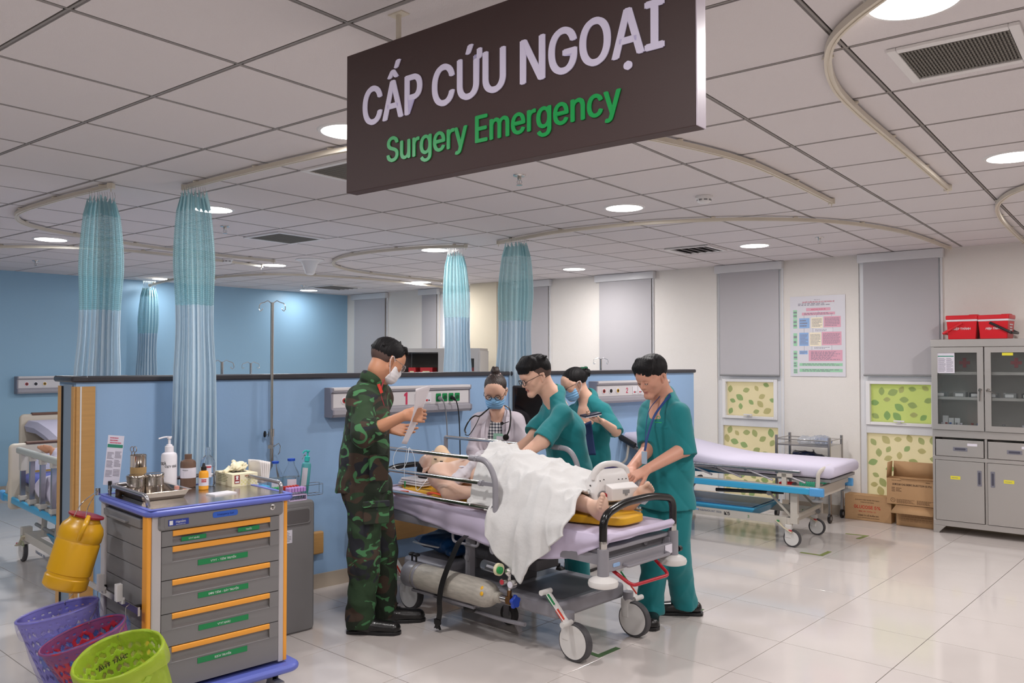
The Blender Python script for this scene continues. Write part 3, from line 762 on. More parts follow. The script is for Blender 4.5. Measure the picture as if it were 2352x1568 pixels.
# rounded top fascia with lock and plates
b = cm(); b.rbox(.05, .682, .018, .05, .798, .872, .018, 5, axis='y'); b.build('fascia', M_gbody, cart)
b = cm(); b.rbox(.075, .66, .0165, .022, .808, .862, .006, 4, axis='y'); b.build('fascia_panel', M_gbody, cart, bevel=.002)
b = cm(); b.M = MC @ Matrix.Translation((.618, .018, .843)) @ Matrix.Rotation(PI/2, 4, 'X'); b.lathe([(.014, 0), (.014, .004), (.010, .006), (.001, .006)], 20); o = b.build('lock', M_chrome, cart)
b = cm(); b.box(.616, .620, .0105, .0122, .834, .852); b.build('keyhole', M_black, o)
b = cm(); b.box(.093, .188, .0145, .0165, .819, .847); pl = b.build('maker_plate', mat('plate_blue', '#2a3f9c', .3), cart)
b = cm(); b.box(.097, .113, .0135, .0145, .823, .843); b.build('emblem', M_wt, pl)
R90 = Matrix.Rotation(PI/2, 4, 'X')
def ct(s, x, z, size, m, par=None, xs=1, off=0, y=.0138): return text('lettering', s, size, m, par or cart, MC @ Matrix.Translation((x, y, z)) @ R90, xs, 0, .0004)
ct('Hanlim', .150, .836, .022, M_wt, pl, .95, .0009); ct('www.hanlim.co.kr', .150, .824, .0085, M_wt, pl, .9)
b = cm(); b.rbox(.305, .432, .0152, .0166, .829, .857, .010, 4, axis='y'); nb = b.build('name_label', mat('label_blue', '#2f62c9', .5), cart, label='bright blue name label')
ct('Emergency Cart', .370, .843, .0175, mat('ink_navy', '#0f2a7a', .5), nb, .92, .0003, .0148)
# drawers
def drawer(z0, z1, labels, seam=None):
    b = cm(); x0, x1 = .069, .661
    rz1 = z1-.026; rz0 = max(z0+.014, z1-.075)
    b.box(x0, x1, .03, .05, z0+.0015, rz0); b.box(x0, .119, .03, .05, rz0, z1-.0015); b.box(.613, x1, .03, .05, rz0, z1-.0015)
    b.box(.119, .613, .052, .056, rz0, z1-.0015); b.add([(.119, .03, rz0), (.613, .03, rz0), (.613, .054, rz0+.022), (.119, .054, rz0+.022)], [(0, 1, 2, 3)])
    if seam: b.box(x0, x1, .0285, .0302, seam, seam+.002)
    d = b.build('drawer', M_gbody, cart, angle=30)
    h = cm(); h.rbox(.119, .613, .0265, .052, z1-.028, z1-.002, .004, 3, axis='x'); h.build('drawer_grip', M_or, d, label='orange drawer grip')
    for s, lx0, lx1, lz0, lz1 in labels:
        l = cm(); l.box(lx0, lx1, .0275, .0302, lz0, lz1); g = l.build('drawer_label', M_green, d, label='green drawer label')
        text('lettering', s, (lz1-lz0)*.62, M_wt, g, MC @ Matrix.Translation(((lx0+lx1)/2, .027, (lz0+lz1)/2-.001)) @ R90, .9, .0003, .0004) if False else ct(s, (lx0+lx1)/2, (lz0+lz1)/2-.001, (lz1-lz0)*.72, M_wt, d, .92, .0004, .0272)
    return d
drawer(.722, .795, [('VTYT KHÁC', .16, .279, .738, .758), ('THUỐC', .44, .553, .741, .761)])
drawer(.567, .721, [('VTYT - TIÊM TRUYỀN', .24, .492, .612, .638)], .645)
drawer(.412, .566, [('BƠM TIÊM - DÂY TRUYỀN', .242, .496, .456, .482)], .490)
drawer(.258, .411, [('VTYT KHÁC', .246, .498, .303, .328)], .335)
drawer(.060, .257, [('DỊCH TRUYỀN', .242, .493, .148, .174)], .180)
# side shutter slats, pull-out shelf, push rails
for i in range(8): b = cm(); b.rbox(.016, .03, .125, .61, .06+i*.093, .06+i*.093+.090, .003, 2, axis='y'); b.build('side_slat', M_gbody, cart)
b = cm(); b.rbox(.006, .03, .13, .62, .803, .846, .006, axis='y'); sh = b.build('pull_shelf', M_gbody, cart); b = cm(); b.rbox(-.012, .008, .27, .50, .812, .824, .005, axis='x'); b.build('shelf_grip', M_gbody, sh)
M_tube = mat('satin_tube', '#aeacb0', .25, .9)
def crail(pts): b = cm(); b.tube(rounded(pts, .035, 6), .0105, 12); return b.build('top_rail', M_tube, cart)
crail([(.045, .13, .895), (.035, .13, .952), (.035, .60, .952), (.60, .66, .952), (.60, .66, .952)][:4] + [(.70, .655, .952), (.70, .08, .952), (.70, .08, .895)])
for x, y in ((.035, .62), (.70, .64), (.35, .645)): b = cm(); b.cyl((x, y, .895), (x, y, .95), .008); b.build('rail_post', M_tube, cart)
b = cm(); b.cyl((-.006, .67, .90), (-.006, .67, .935), .0115); b.build('socket', M_chrome, cart)
# accessory rail with hooks and clips on the side
b = cm(); b.box(-.028, -.022, .05, .85, .43, .46); b.box(-.03, -.02, .045, .055, .425, .465); rl = b.build('accessory_rail', M_steel, cart)
for y in (.12, .60): b = cm(); b.box(-.024, .03, y-.012, y+.012, .435, .455); b.build('rail_mount', M_black, rl)
for y in (.50, .25): b = cm(); b.rbox(-.058, -.03, y-.016, y+.016, .455, .535, .003); b.rbox(-.036, -.02, y-.016, y+.016, .44, .47, .003); b.build('cable_clip', M_white, rl)
# castors
def castor(x, y, par, r=.05, w=.022, m=M_grey, top=.13):
    b = MB(); b.cyl((x-w/2, y, r), (x+w/2, y, r), r, n=24); b.build('castor_wheel', M_black, par, bevel=.004)
    b = MB()
    for s in (-1, 1): b.prism([(y-.028, r-.012), (y+.03, r-.012), (y+.03, top-.012), (y-.034, top)], x+s*(w/2+.004), x+s*(w/2+.009), axis='x') if False else b.box(x+s*(w/2+.002), x+s*(w/2+.006), y-.02, y+.028, r-.012, top-.01)
    b.cyl((x, y, top-.012), (x, y, top+.005), .022); b.build('castor_fork', m, par)
    b = MB(); b.box(x-.018, x+.018, y-.075, y-.02, top-.05, top-.035); b.build('brake_pedal', M_grey, par)
for x, y in ((.06, .06), (.60, .06), (.06, .55), (.60, .55)): castor(x, y, cart)
CT = 1.583-CK*(1.583-.9015)          # top surface height
def cpt(x, y, z=None):
    p = C0 + CX*(x*CK) + Vector((-CX.y, CX.x, 0))*(y*CK); return Vector((p.x, p.y, CT if z is None else z))

# ---------------------------------------------------------------- things on the trolley
M_sst = mat('polished_steel', '#cfc8c0', .12, 1); M_wpl = mat('bottle_white', '#e9e6ec', .35); M_clr = mat('clear_plastic', '#eef4fa', .06, trans=.96, ior=1.12); M_lbl = mat('label_white', '#dfdbe6', .5); M_red = mat('label_red', '#c23a45', .5)
t = thing('instrument_tray', 'shallow stainless steel instrument tray at the corner of the trolley top', 'tray', cpt(.055, .26), CRZ)
b = MB()
def trayring(d, z, w=.22, h=.30): return [(x, y, z) for x, y in [(d, d), (w-d, d), (w-d, h-d), (d, h-d)]]
b.loft([trayring(.018, .001), trayring(.002, .036), trayring(-.008, .038), trayring(-.008, .040), trayring(.004, .038), trayring(.020, .003)]); b.build('pan', M_sst, t, bevel=.004)
def canister(x, y, r, h, label, z=0):
    t = thing('steel_canister', label, 'canister', cpt(x, y, CT+z), 0, 'steel canisters on the trolley')
    b = MB(); b.lathe([(r*.93, 0), (r, .004), (r, h*.38), (r*1.015, h*.42), (r, h*.46), (r, h*.81)], 32); b.build('body', M_sst, t)
    b = MB(); b.lathe([(r*1.06, h*.80), (r*1.06, h*.97), (r*1.02, h), (r*.9, h*.985), (.001, h*.985)], 32); b.build('lid', M_sst, t)
canister(.12, .50, .040, .092, 'short lidded steel canister at the corner of the instrument tray', .004)
canister(.205, .485, .043, .094, 'steel canister standing against the tall forceps jar', .004)
t = thing('forceps_jar', 'tall steel jar with forceps handles sticking out', 'jar', cpt(.175, .62), 0)
b = MB(); b.lathe([(.034, 0), (.036, .003), (.036, .172), (.038, .175), (.034, .178), (.033, .172), (.033, .01), (.001, .008)], 32); b.build('body', M_sst, t)
b = MB(); b.lathe([(.0364, .065), (.0364, .12)], 32, caps=False); b.m = 0; b.build('tape_label', mat('old_tape', '#a8895c', .7), t)
for s in (0, .014):
    b = MB(); b.tube([(-.030+s*.3, .0, .10), (-.033+s, 0, .19)], .0028, 6)
    for k in range(12): pass
    b.tube([Vector((-.033+s, 0, .203)) + Vector((math.cos(a)*.008, .004, math.sin(a)*.013)) for a in [2*PI*k/16 for k in range(16)]], .0022, 6, close=True); b.build('forceps', M_sst, t)
t = thing('pump_bottle', 'white pump bottle reading OXY on the trolley', 'bottle', cpt(.335, .62), .35)
b = MB(); b.lathe([(.034, 0), (.037, .004), (.037, .160), (.034, .172), (.02, .180), (.019, .184)], 36); b.build('bottle', M_wpl, t)
b = MB(); b.lathe([(.0205, .182), (.0205, .208), (.014, .210), (.014, .216), (.006, .218), (.006, .243), (.011, .246), (.011, .256)], 24); b.build('collar', M_wpl, t)
b = MB(); b.tube(rounded([(.012, 0, .252), (-.02, 0, .254), (-.048, -.006, .246)], .02, 4), [.007]*9, 10, flat=.6); b.build('nozzle', M_wpl, t)
def curved_text(s, size, r, z, a0, par, m, name='lettering'):
    o = text(name, s, size, m, par, None, 1, size*.02, .0002); me = o.data
    for v in me.vertices: a = a0 + v.co.x/r; d = r + .0006 + (.0004 if v.co.z > 0 else 0); v.co = Vector((math.sin(a)*d, -math.cos(a)*d, z+v.co.y))
    return o
curved_text('OXY GIÀ', .020, .037, .112, .30, t, M_ink); curved_text('OXY GIÀ', .026, .037, .126, -1.35, t, M_ink)
t = thing('brown_bottle', 'brown plastic bottle with a white label and brown cap', 'bottle', cpt(.43, .60), 0)
M_brn = mat('brown_plastic', '#6b5244', .4); b = MB(); b.lathe([(.034, 0), (.037, .004), (.037, .118), (.034, .130), (.018, .138), (.016, .142)], 32); b.build('bottle', M_brn, t)
b = MB(); b.lathe([(.017, .14), (.0175, .163), (.001, .165)], 20); b.build('cap', M_brn, t, label='ribbed brown screw cap')
b = MB(); b.lathe([(.0375, .048), (.0375, .098)], 32, caps=False); l = b.build('bottle_label', M_lbl, t); curved_text('Povidone', .009, .0375, .088, 0, t, M_grey); 
t = thing('yellow_bottle', 'small yellow bottle with a black dropper cap and red label', 'bottle', cpt(.455, .46), 0)
M_yel = mat('yellow_plastic', '#f0a62e', .35); b = MB(); b.lathe([(.020, 0), (.023, .003), (.023, .078), (.020, .088), (.012, .092), (.012, .096)], 28); b.build('bottle', M_yel, t)
b = MB(); b.lathe([(.0135, .094), (.0135, .110), (.008, .114), (.005, .128), (.001, .129)], 20); b.build('dropper_cap', M_black, t)
b = MB(); b.lathe([(.0234, .020), (.0234, .058)], 28, caps=False); b.build('bottle_label', M_lbl, t)
b = MB(); rr = .0238; b.grid(lambda u, v: (math.sin(-.1+1.0*u)*rr, -math.cos(-.1+1.0*u)*rr, .038+.014*v), 8, 1); b.build('red_patch', M_red, t); curved_text('POVIDIN', .008, .0239, .045, .42, t, M_wt)
t = thing('infusion_bottle', 'clear infusion bottle with a red and white label behind the yellow bottle', 'bottle', cpt(.53, .58), 0)
b = MB(); b.lathe([(.030, 0), (.036, .006), (.036, .115), (.032, .132), (.020, .145), (.012, .152), (.011, .168), (.014, .172), (.014, .178), (.011, .180), (.010, .192), (.001, .193)], 36, sy=.75); b.build('bottle', M_clr, t)
b = MB(); b.lathe([(.032, .004), (.0335, .008), (.0335, .095), (.001, .095)], 30, sy=.72); b.build('liquid', mat('clear_liquid', '#f0f6fa', .02, trans=1, ior=1.2), t)
b = MB(); b.grid(lambda u, v: (math.sin(-.5+1.3*u)*.0366, -math.cos(-.5+1.3*u)*.0366*.76, .045+.062*v), 12, 1); b.build('bottle_label', M_lbl, t); b = MB(); b.grid(lambda u, v: (math.sin(-.45+1.2*u)*.037, -math.cos(-.45+1.2*u)*.037*.76, .092+.008*v), 12, 1); b.build('label_band', M_red, t, label='red label band')
t = thing('glove_box', 'cream cardboard box of latex gloves with gloves pulled out', 'box', cpt(.60, .43), CRZ-.02)
M_gb = mat('glove_card', '#ece4c4', .6); b = MB(); b.box(0, .135, 0, .20, 0, .062); b.build('carton', M_gb, t, bevel=.001)
b = MB(); b.box(.012, .040, -.0006, 0, .014, .056); lg = b.build('brand_patch', mat('glove_red', '#8c2f34', .5), t, label='dark red printed patch'); b = MB(); b.prism([(.018, .034), (.034, .034), (.030, .040), (.034, .050), (.026, .054), (.018, .050), (.022, .040)], -.001, -.0006, axis='y'); b.prism([(.016, .018), (.036, .018), (.036, .026), (.016, .026)], -.001, -.0006, axis='y'); b.build('hand_mark', M_wt, lg)
text('lettering', 'MERUFA', .015, mat('ink_brown', '#9a4a2c', .5), t, Matrix.Translation((.088, -.0006, .050)) @ R90, 1.0, .0006, .0004); text('lettering', 'Găng tay y tế', .007, mat('ink_olive', '#8f8a5a', .5), t, Matrix.Translation((.088, -.0006, .041)) @ R90, 1, 0, .0003)
b = MB()
for i in range(9):
    for j in range(3): 
        if (i+j) % 2 == 0: b.box(.046+i*.0095, .0545+i*.0095, -.0005, 0, .006+j*.009, .0142+j*.009)
b.build('plaid_print', mat('plaid_print', '#e3dc9c', .6), t)
l = MB(); lines(l, Matrix.Translation((-.0002, .11, .035)) @ Matrix.Rotation(-PI/2, 4, 'Z') @ R90, .12, .04, 5, 3, .0004); l.build('side_print', mat('ink_olive', '#8f8a5a', .5), t)
b = MB(); b.box(.03, .105, .06, .15, .0622, .0626); b.build('opening', M_dark, t)
def blobmesh(name, m, par, pr, res, disp=None, smooth=1):
    P, Q = sdf(pr, res, disp); return sdf_obj(name, [(P, Q)], m, par, (0, 0, 0), smooth=smooth)
M_latex = mat('latex', '#efe6c8', .45, sss=.1)
blobmesh('latex_gloves', M_latex, t, [EL((.075, .10, .080), (.045, .032, .018), None, .01), EL((.055, .095, .090), (.022, .02, .020), None, .008), EL((.095, .10, .094), (.024, .022, .018), None, .008),
    RC((.05, .10, .08), (-.02, .09, .066), .014, .005, .01), RC((.10, .11, .09), (.06, .12, .110), .012, .008, .006), RC((.075, .09, .10), (.115, .085, .092), .009, .007, .005)], .003, folds(4, .006, 120))
t = thing('gauze_pack', 'stack of white gauze pouches leaning behind the glove box', 'gauze', cpt(.775, .50), CRZ+.35)
for i in range(5):
    b = MB(); x = i*.011; b.grid(lambda u, v: (x + .010*math.sin(PI*v)*math.sin(PI*u)+.02*v*(i-2)*.3, (u-.5)*.085, v*(.118-.004*i)), 8, 8); b.build('pouch', mat('gauze_paper', '#e9e4e2', .6), t, solid=.006, angle=60)
t = thing('paper_pad', 'thin white pad of paper lying at the trolley front edge', 'paper', cpt(.40, .20), CRZ+.15)
b = MB(); b.box(0, .115, 0, .075, 0, .006); b.build('pad', M_wpl, t)
t = thing('glass_vial', 'small glass vial with a pink cap on the instrument tray', 'vial', cpt(.265, .345, CT+.004), 0)
b = MB(); b.lathe([(.012, 0), (.012, .022), (.007, .026), (.007, .030)], 16); b.build('vial', M_lbl, t); b = MB(); b.lathe([(.011, .028), (.011, .042), (.001, .043)], 16); b.build('cap', mat('pink_cap', '#d99a8c', .4), t)
t = thing('dark_vial', 'little brown glass vial beside the lidded canister', 'vial', cpt(.065, .58), 0)
b = MB(); b.lathe([(.014, 0), (.015, .002), (.015, .026), (.009, .032), (.009, .036), (.001, .037)], 16); b.build('vial', mat('amber_glass', '#4a3a30', .2), t)
t = thing('leaflet', 'tall narrow instruction leaflet clipped to the trolley rail', 'leaflet', cpt(.045, .635, 1.0), .25)
b = MB(); b.M = Matrix.Rotation(.10, 4, 'Y') @ Matrix.Rotation(.05, 4, 'X'); b.box(-.035, .035, -.0006, .0006, -.0, .235); b.build('sheet', mat('leaflet_paper', '#dcdaea', .4), t)
b = MB(); b.M = Matrix.Rotation(.10, 4, 'Y') @ Matrix.Rotation(.05, 4, 'X'); b.box(-.033, .033, -.0012, -.0006, .178, .193); b.build('green_band', mat('band_green', '#2f8a72', .5), t)
for w_, x, z, n, s in ((.028, -.016, .14, 6, 1), (.028, .017, .145, 6, 2), (.028, -.016, .10, 6, 3), (.028, .017, .105, 6, 4), (.028, -.016, .055, 6, 5), (.028, .017, .06, 5, 6), (.05, 0, .212, 3, 7)):
    l = MB(); lines(l, Matrix.Rotation(.10, 4, 'Y') @ Matrix.Rotation(.05, 4, 'X') @ Matrix.Translation((x, -.0006, z)) @ R90, w_, .034, n, s, .0005); l.build('print', pc['r'] if s == 7 else pc['k'], t, angle=0)
b = MB(); b.rbox(-.012, .004, -.008, .008, -.03, .02, .003); b.build('clip', M_black, t)

# ---------------------------------------------------------------- second grey trolley behind with tube racks
G0 = Vector((-1.76, 4.36, 0)); GX = Vector((.72, .694, 0)).normalized(); GRZ = math.atan2(GX.y, GX.x)
g = thing('supply_cabinet', 'plain grey supply trolley behind the drawer trolley with a recessed grip', 'trolley', G0, GRZ)
GW, GD, GH = .82, .5, .765
b = MB(); b.rbox(0, GW, 0, GD, .0, GH, .03, 5, axis='y'); b.build('carcass', M_gbody, g)
b = MB(); b.rbox(GW-.20, GW-.03, -.008, .0, GH-.135, GH-.035, .02, 5, axis='y'); o = b.build('grip_rim', M_gbody, g, bevel=.003); b = MB(); b.rbox(GW-.188, GW-.042, -.0095, -.007, GH-.125, GH-.047, .015, 5, axis='y'); b.build('grip_recess', mat('recess_grey', '#5d595a', .6), g)
b = MB(); b.box(GW-.225, GW-.15, -.002, 0, GH-.235, GH-.16); o = b.build('rating_plate', M_lbl, g, label='small white rating label'); l = MB(); lines(l, Matrix.Translation((GW-.187, -.002, GH-.197)) @ R90, .06, .06, 7, 4); l.build('fine_print', M_grey, o)
def gpt(x, y, z=GH): p = G0 + GX*x + Vector((-GX.y, GX.x, 0))*y; return Vector((p.x, p.y, z))
def tube_rack(x, y, nx, ny, col, label, rackcol='#e4e2ea', d=.019):
    t = thing('tube_rack', label, 'tube rack', gpt(x, y), GRZ, 'racks of capped sample tubes'); mc = mat('cap_'+col[1:], col, .4)
    b = MB(); b.box(0, nx*d, 0, ny*d, 0, .006); b.box(0, nx*d, 0, ny*d, .03, .036)
    for q in (0, nx*d-.004): b.box(q, q+.004, 0, ny*d, 0, .036)
    b.build('rack', mat('rack_'+rackcol[1:], rackcol, .5), t)
    proto = MB(); proto.lathe([(.006, .007), (.0062, .058)], 10); pm = proto.mesh('tube', M_clr); cp = MB(); cp.lathe([(.0085, .052), (.0085, .074), (.006, .077), (.001, .077)], 12); cmh = cp.mesh('tube_cap', mc)
    for i in range(nx):
        for j in range(ny):
            for me, nm in ((pm, 'sample_tube'), (cmh, 'tube_cap')):
                o = bpy.data.objects.new(nm, me); COL.objects.link(o); o.parent = t; o.location = ((i+.5)*d, (j+.5)*d, 0)
    return t
tube_rack(.66, .015, 6, 3, '#c296d8', 'rack of lilac capped sample tubes nearest the trolley corner', '#d9c3e6')
tube_rack(.68, .10, 5, 2, '#cf3a30', 'rack of red capped sample tubes'); tube_rack(.585, .085, 4, 3, '#2f9a5c', 'rack of green capped sample tubes')
tube_rack(.54, .19, 5, 5, '#58b4e6', 'rack of light blue capped sample tubes'); tube_rack(.50, .33, 7, 4, '#e2e4f0', 'rack of white capped sample tubes')
def sol_bottle(x, y, label, s=1.0):
    t = thing('solution_bottle', label, 'bottle', gpt(x, y), 0, 'clear bottles of solution with blue lids')
    b = MB(); b.lathe([(.045*s, 0), (.048*s, .006), (.048*s, .115*s), (.040*s, .14*s), (.018*s, .185*s), (.016*s, .205*s)], 32); b.build('bottle', M_clr, t)
    b = MB(); b.lathe([(.043*s, .004), (.0455*s, .008), (.0455*s, .112*s), (.001, .112*s)], 28); b.build('liquid', mat('tinted_liquid', '#cfe3e6', .02, trans=.9, ior=1.2), t)
    b = MB(); b.lathe([(.021*s, .203*s), (.022*s, .216*s), (.001, .218*s)], 24); b.build('lid', mat('lid_blue', '#1f4fc0', .4), t, label='blue screw lid')
    b = MB(); b.grid(lambda u, v: (math.sin(-.2+1.1*u)*.0487*s, -math.cos(-.2+1.1*u)*.0487*s, (.035+.07*v)*s), 10, 1); b.build('bottle_label', M_lbl, t)
sol_bottle(.70, .26, 'clear solution bottle with blue lid next to the steel pole', .98); sol_bottle(.765, .185, 'larger clear solution bottle with blue lid next to the spray bottle', 1.06)
t = thing('spray_bottle', 'turquoise disinfectant bottle with a pump head and long white label', 'bottle', gpt(.865, .215, .765), .1)
M_tq = mat('turquoise_liquid', '#6fc9cf', .12, trans=.25); b = MB(); b.M = Matrix.Rotation(.10, 4, 'Y'); b.lathe([(.026, 0), (.029, .004), (.029, .175), (.026, .19), (.013, .2), (.013, .206)], 28, sy=.8); b.build('bottle', M_tq, t)
b = MB(); b.M = Matrix.Rotation(.10, 4, 'Y'); b.lathe([(.016, .204), (.016, .232), (.006, .236), (.006, .258), (.012, .262), (.012, .270), (.001, .271)], 20); b.tube([(.0, 0, .266), (-.018, 0, .266), (-.03, -.004, .25)], .0055, 8); b.build('pump_head', mat('turquoise_cap', '#39c6c0', .4), t)
b = MB(); b.M = Matrix.Rotation(.10, 4, 'Y'); b.grid(lambda u, v: (math.sin(-.7+1.2*u)*.0296, -math.cos(-.7+1.2*u)*.0296*.82, .03+.135*v), 10, 1); b.build('bottle_label', M_lbl, t)
t = thing('wire_basket', 'empty chrome wire holder hooked on the grey trolley beside the spray bottle', 'holder', gpt(.835, .17, .762), GRZ)
for pts, cl in (([(-.01, 0, -.003), (.15, 0, -.003), (.16, .09, -.003), (0, .09, -.003)], True), ([(-.01, 0, .06), (.15, 0, .06), (.16, .09, .06), (0, .09, .06)], True)):
    b = MB(); b.tube(rounded(pts, .03, 5, True), .0016, 6, close=True); b.build('wire_ring', M_chrome, t)
for x, y in ((-.01, .02), (.15, .02), (.155, .07), (0, .07)): b = MB(); b.cyl((x, y, 0), (x, y, .06), .0014, n=6); b.build('wire_strut', M_chrome, t)
for k in range(4): b = MB(); b.cyl((.02+k*.035, 0, -.004), (.02+k*.035, .09, -.004), .0012, n=6); b.build('wire_strut', M_chrome, t)
b = MB(); b.tube(rounded([(.075, .09, .0), (.085, .09, .20), (.065, .09, .245), (.045, .09, .21)], .02, 5), .003, 8); b.build('hook_wire', M_chrome, t)
b = MB(); b.tube([(-.03, .05, .0), (-.01, .05, .0)], .003, 6); b.build('bracket', M_chrome, t)

# ---------------------------------------------------------------- drip stands
def drip_stand(x, y, h, label, legs=True, hooks=2, r=.0155, ang=0, leg=.19):
    t = thing('drip_stand', label, 'IV stand', (x, y, 0), ang, 'steel drip stands')
    b = MB(); b.cyl((0, 0, .06), (0, 0, 1.12), r, n=16); b.build('lower_pole', M_chrome, t); b = MB(); b.cyl((0, 0, 1.05), (0, 0, h), r*.7, n=14); b.build('upper_pole', M_chrome, t)
    b = MB(); b.lathe([(r*1.3, 1.085), (r*1.3, 1.135)], 16); b.build('collar', M_chrome, t)
    b = MB(); b.cyl((-.01, 0, 1.10), (-.035, 0, 1.10), .004, n=8); b.build('clamp_screw', M_chrome, t); b = MB(); b.M = Matrix.Translation((-.035, 0, 1.10)) @ Matrix.Rotation(-PI/2, 4, 'Y'); b.lathe([(.012, 0), (.021, .004), (.021, .012), (.012, .014)], 10); b.build('clamp_knob', M_black, t)
    for k in range(hooks):
        a = PI*2*k/hooks; c, s = math.cos(a), math.sin(a); b = MB(); b.tube([Vector((c*u, s*u, h+v)) for u, v in ((0, -.02), (.012, .0), (.03, .012), (.055, .0), (.075, -.005), (.086, -.02), (.088, -.045), (.078, -.058), (.068, -.05), (.064, -.04))], .003, 8); b.build('hook', M_chrome, t)
    for k in range(5):
        a = 2*PI*k/5+.3; b = MB(); b.tube([(0, 0, .075), (math.cos(a)*leg, math.sin(a)*leg, .055)], [.012, .009], 8); b.build('leg', M_chrome, t)
        b = MB(); b.M = Matrix.Translation((math.cos(a)*leg, math.sin(a)*leg, .027)) @ Matrix.Rotation(a, 4, 'Z'); b.cyl((0, -.01, 0), (0, .01, 0), .027, n=16); b.cyl((0, 0, .02), (0, 0, .034), .006, n=8); b.build('castor_wheel', M_black, t)
    b = MB(); b.lathe([(.025, .05), (.025, .09), (.015, .1)], 16); b.build('hub', M_chrome, t)
    return t
st = at(624, 900, 5.50); s1 = drip_stand(st.x, st.y, 1.975, 'tall chrome drip stand rising in front of the blue partition', leg=.12)
b = MB(); b.box(-.017, .017, -.017, .017, 1.005, 1.03); b.tube([(.017, 0, 1.018), (.05, 0, 1.04), (.06, 0, 1.02), (.055, 0, .98), (.045, 0, .965)], .003, 8); b.build('side_hook', M_chrome, s1)
for px, Y, zt, l in ((510, 6.4, 1.58, 'drip stand head with swan-neck hooks peeking over the partition beside the second curtain'), (576, 8.6, 1.565, 'smaller drip stand top peeking over the partition beside the chrome pole'), (1380, 9.0, 1.61, 'drip stand top between the woman with the clip and the standing man')):
    q = at(px, 830, Y); drip_stand(q.x, q.y, zt, l, ang=.3)

# ---------------------------------------------------------------- hanging sharps container and baskets
q = at(172, 1268, 3.62); t = thing('sharps_container', 'yellow sharps container with a red lid hanging aslant on a wire', 'sharps container', q, 0)
RM = Matrix.Rotation(.24, 4, 'Y') @ Matrix.Rotation(-.12, 4, 'X')
M_shy = mat('sharps_yellow', '#d7a11a', .32, sss=.05, bump=.03, bscale=30); b = MB(); b.M = RM; b.lathe([(.080, -.157), (.089, -.150), (.093, -.145), (.093, -.105), (.088, -.10), (.088, -.09), (.093, -.085), (.093, .045), (.089, .055), (.093, .062), (.093, .095), (.086, .118), (.070, .135), (.062, .150), (.062, .160)], 40, sy=.82); b.build('body', M_shy, t)
b = MB(); b.M = RM; b.lathe([(.066, .155), (.074, .159), (.074, .166), (.050, .171), (.001, .172)], 32, sy=.9); b.build('lid', mat('lid_dark_red', '#8e1f24', .3), t, label='dark red lid')
b = MB(); b.M = RM; b.tube(rounded([(.03, -.045, .165), (.045, -.085, .14), (.04, -.090, .10), (.03, -.07, .07)], .03, 5), .011, 10); b.build('grip', M_shy, t)
sock = cpt(-.006, .67, CT+.02) - q
b = MB(); b.tube(spline([(.02, -.05, .165), (.045, -.03, .22), sock], 6), .0018, 6); b.tube(spline([(.06, -.03, .13), (.07, -.03, .20), sock], 6), .0018, 6); b.build('wire_loop', M_chrome, t)
def bag_mat(name, col, alpha=.3):
    m = mat(name, col, .25, bump=.5, bscale=22); nt, b = nodes(m); tr = nt.nodes.new('ShaderNodeBsdfTransparent'); tl = nt.nodes.new('ShaderNodeBsdfTranslucent'); tl.inputs[0].default_value = rgb(col)
    m1 = nt.nodes.new('ShaderNodeMixShader'); m1.inputs[0].default_value = .4; nt.links.new(b.outputs[0], m1.inputs[1]); nt.links.new(tl.outputs[0], m1.inputs[2])
    m2 = nt.nodes.new('ShaderNodeMixShader'); m2.inputs[0].default_value = alpha; nt.links.new(m1.outputs[0], m2.inputs[1]); nt.links.new(tr.outputs[0], m2.inputs[2]); nt.links.new(m2.outputs[0], nt.nodes['Material Output'].inputs[0]); return m
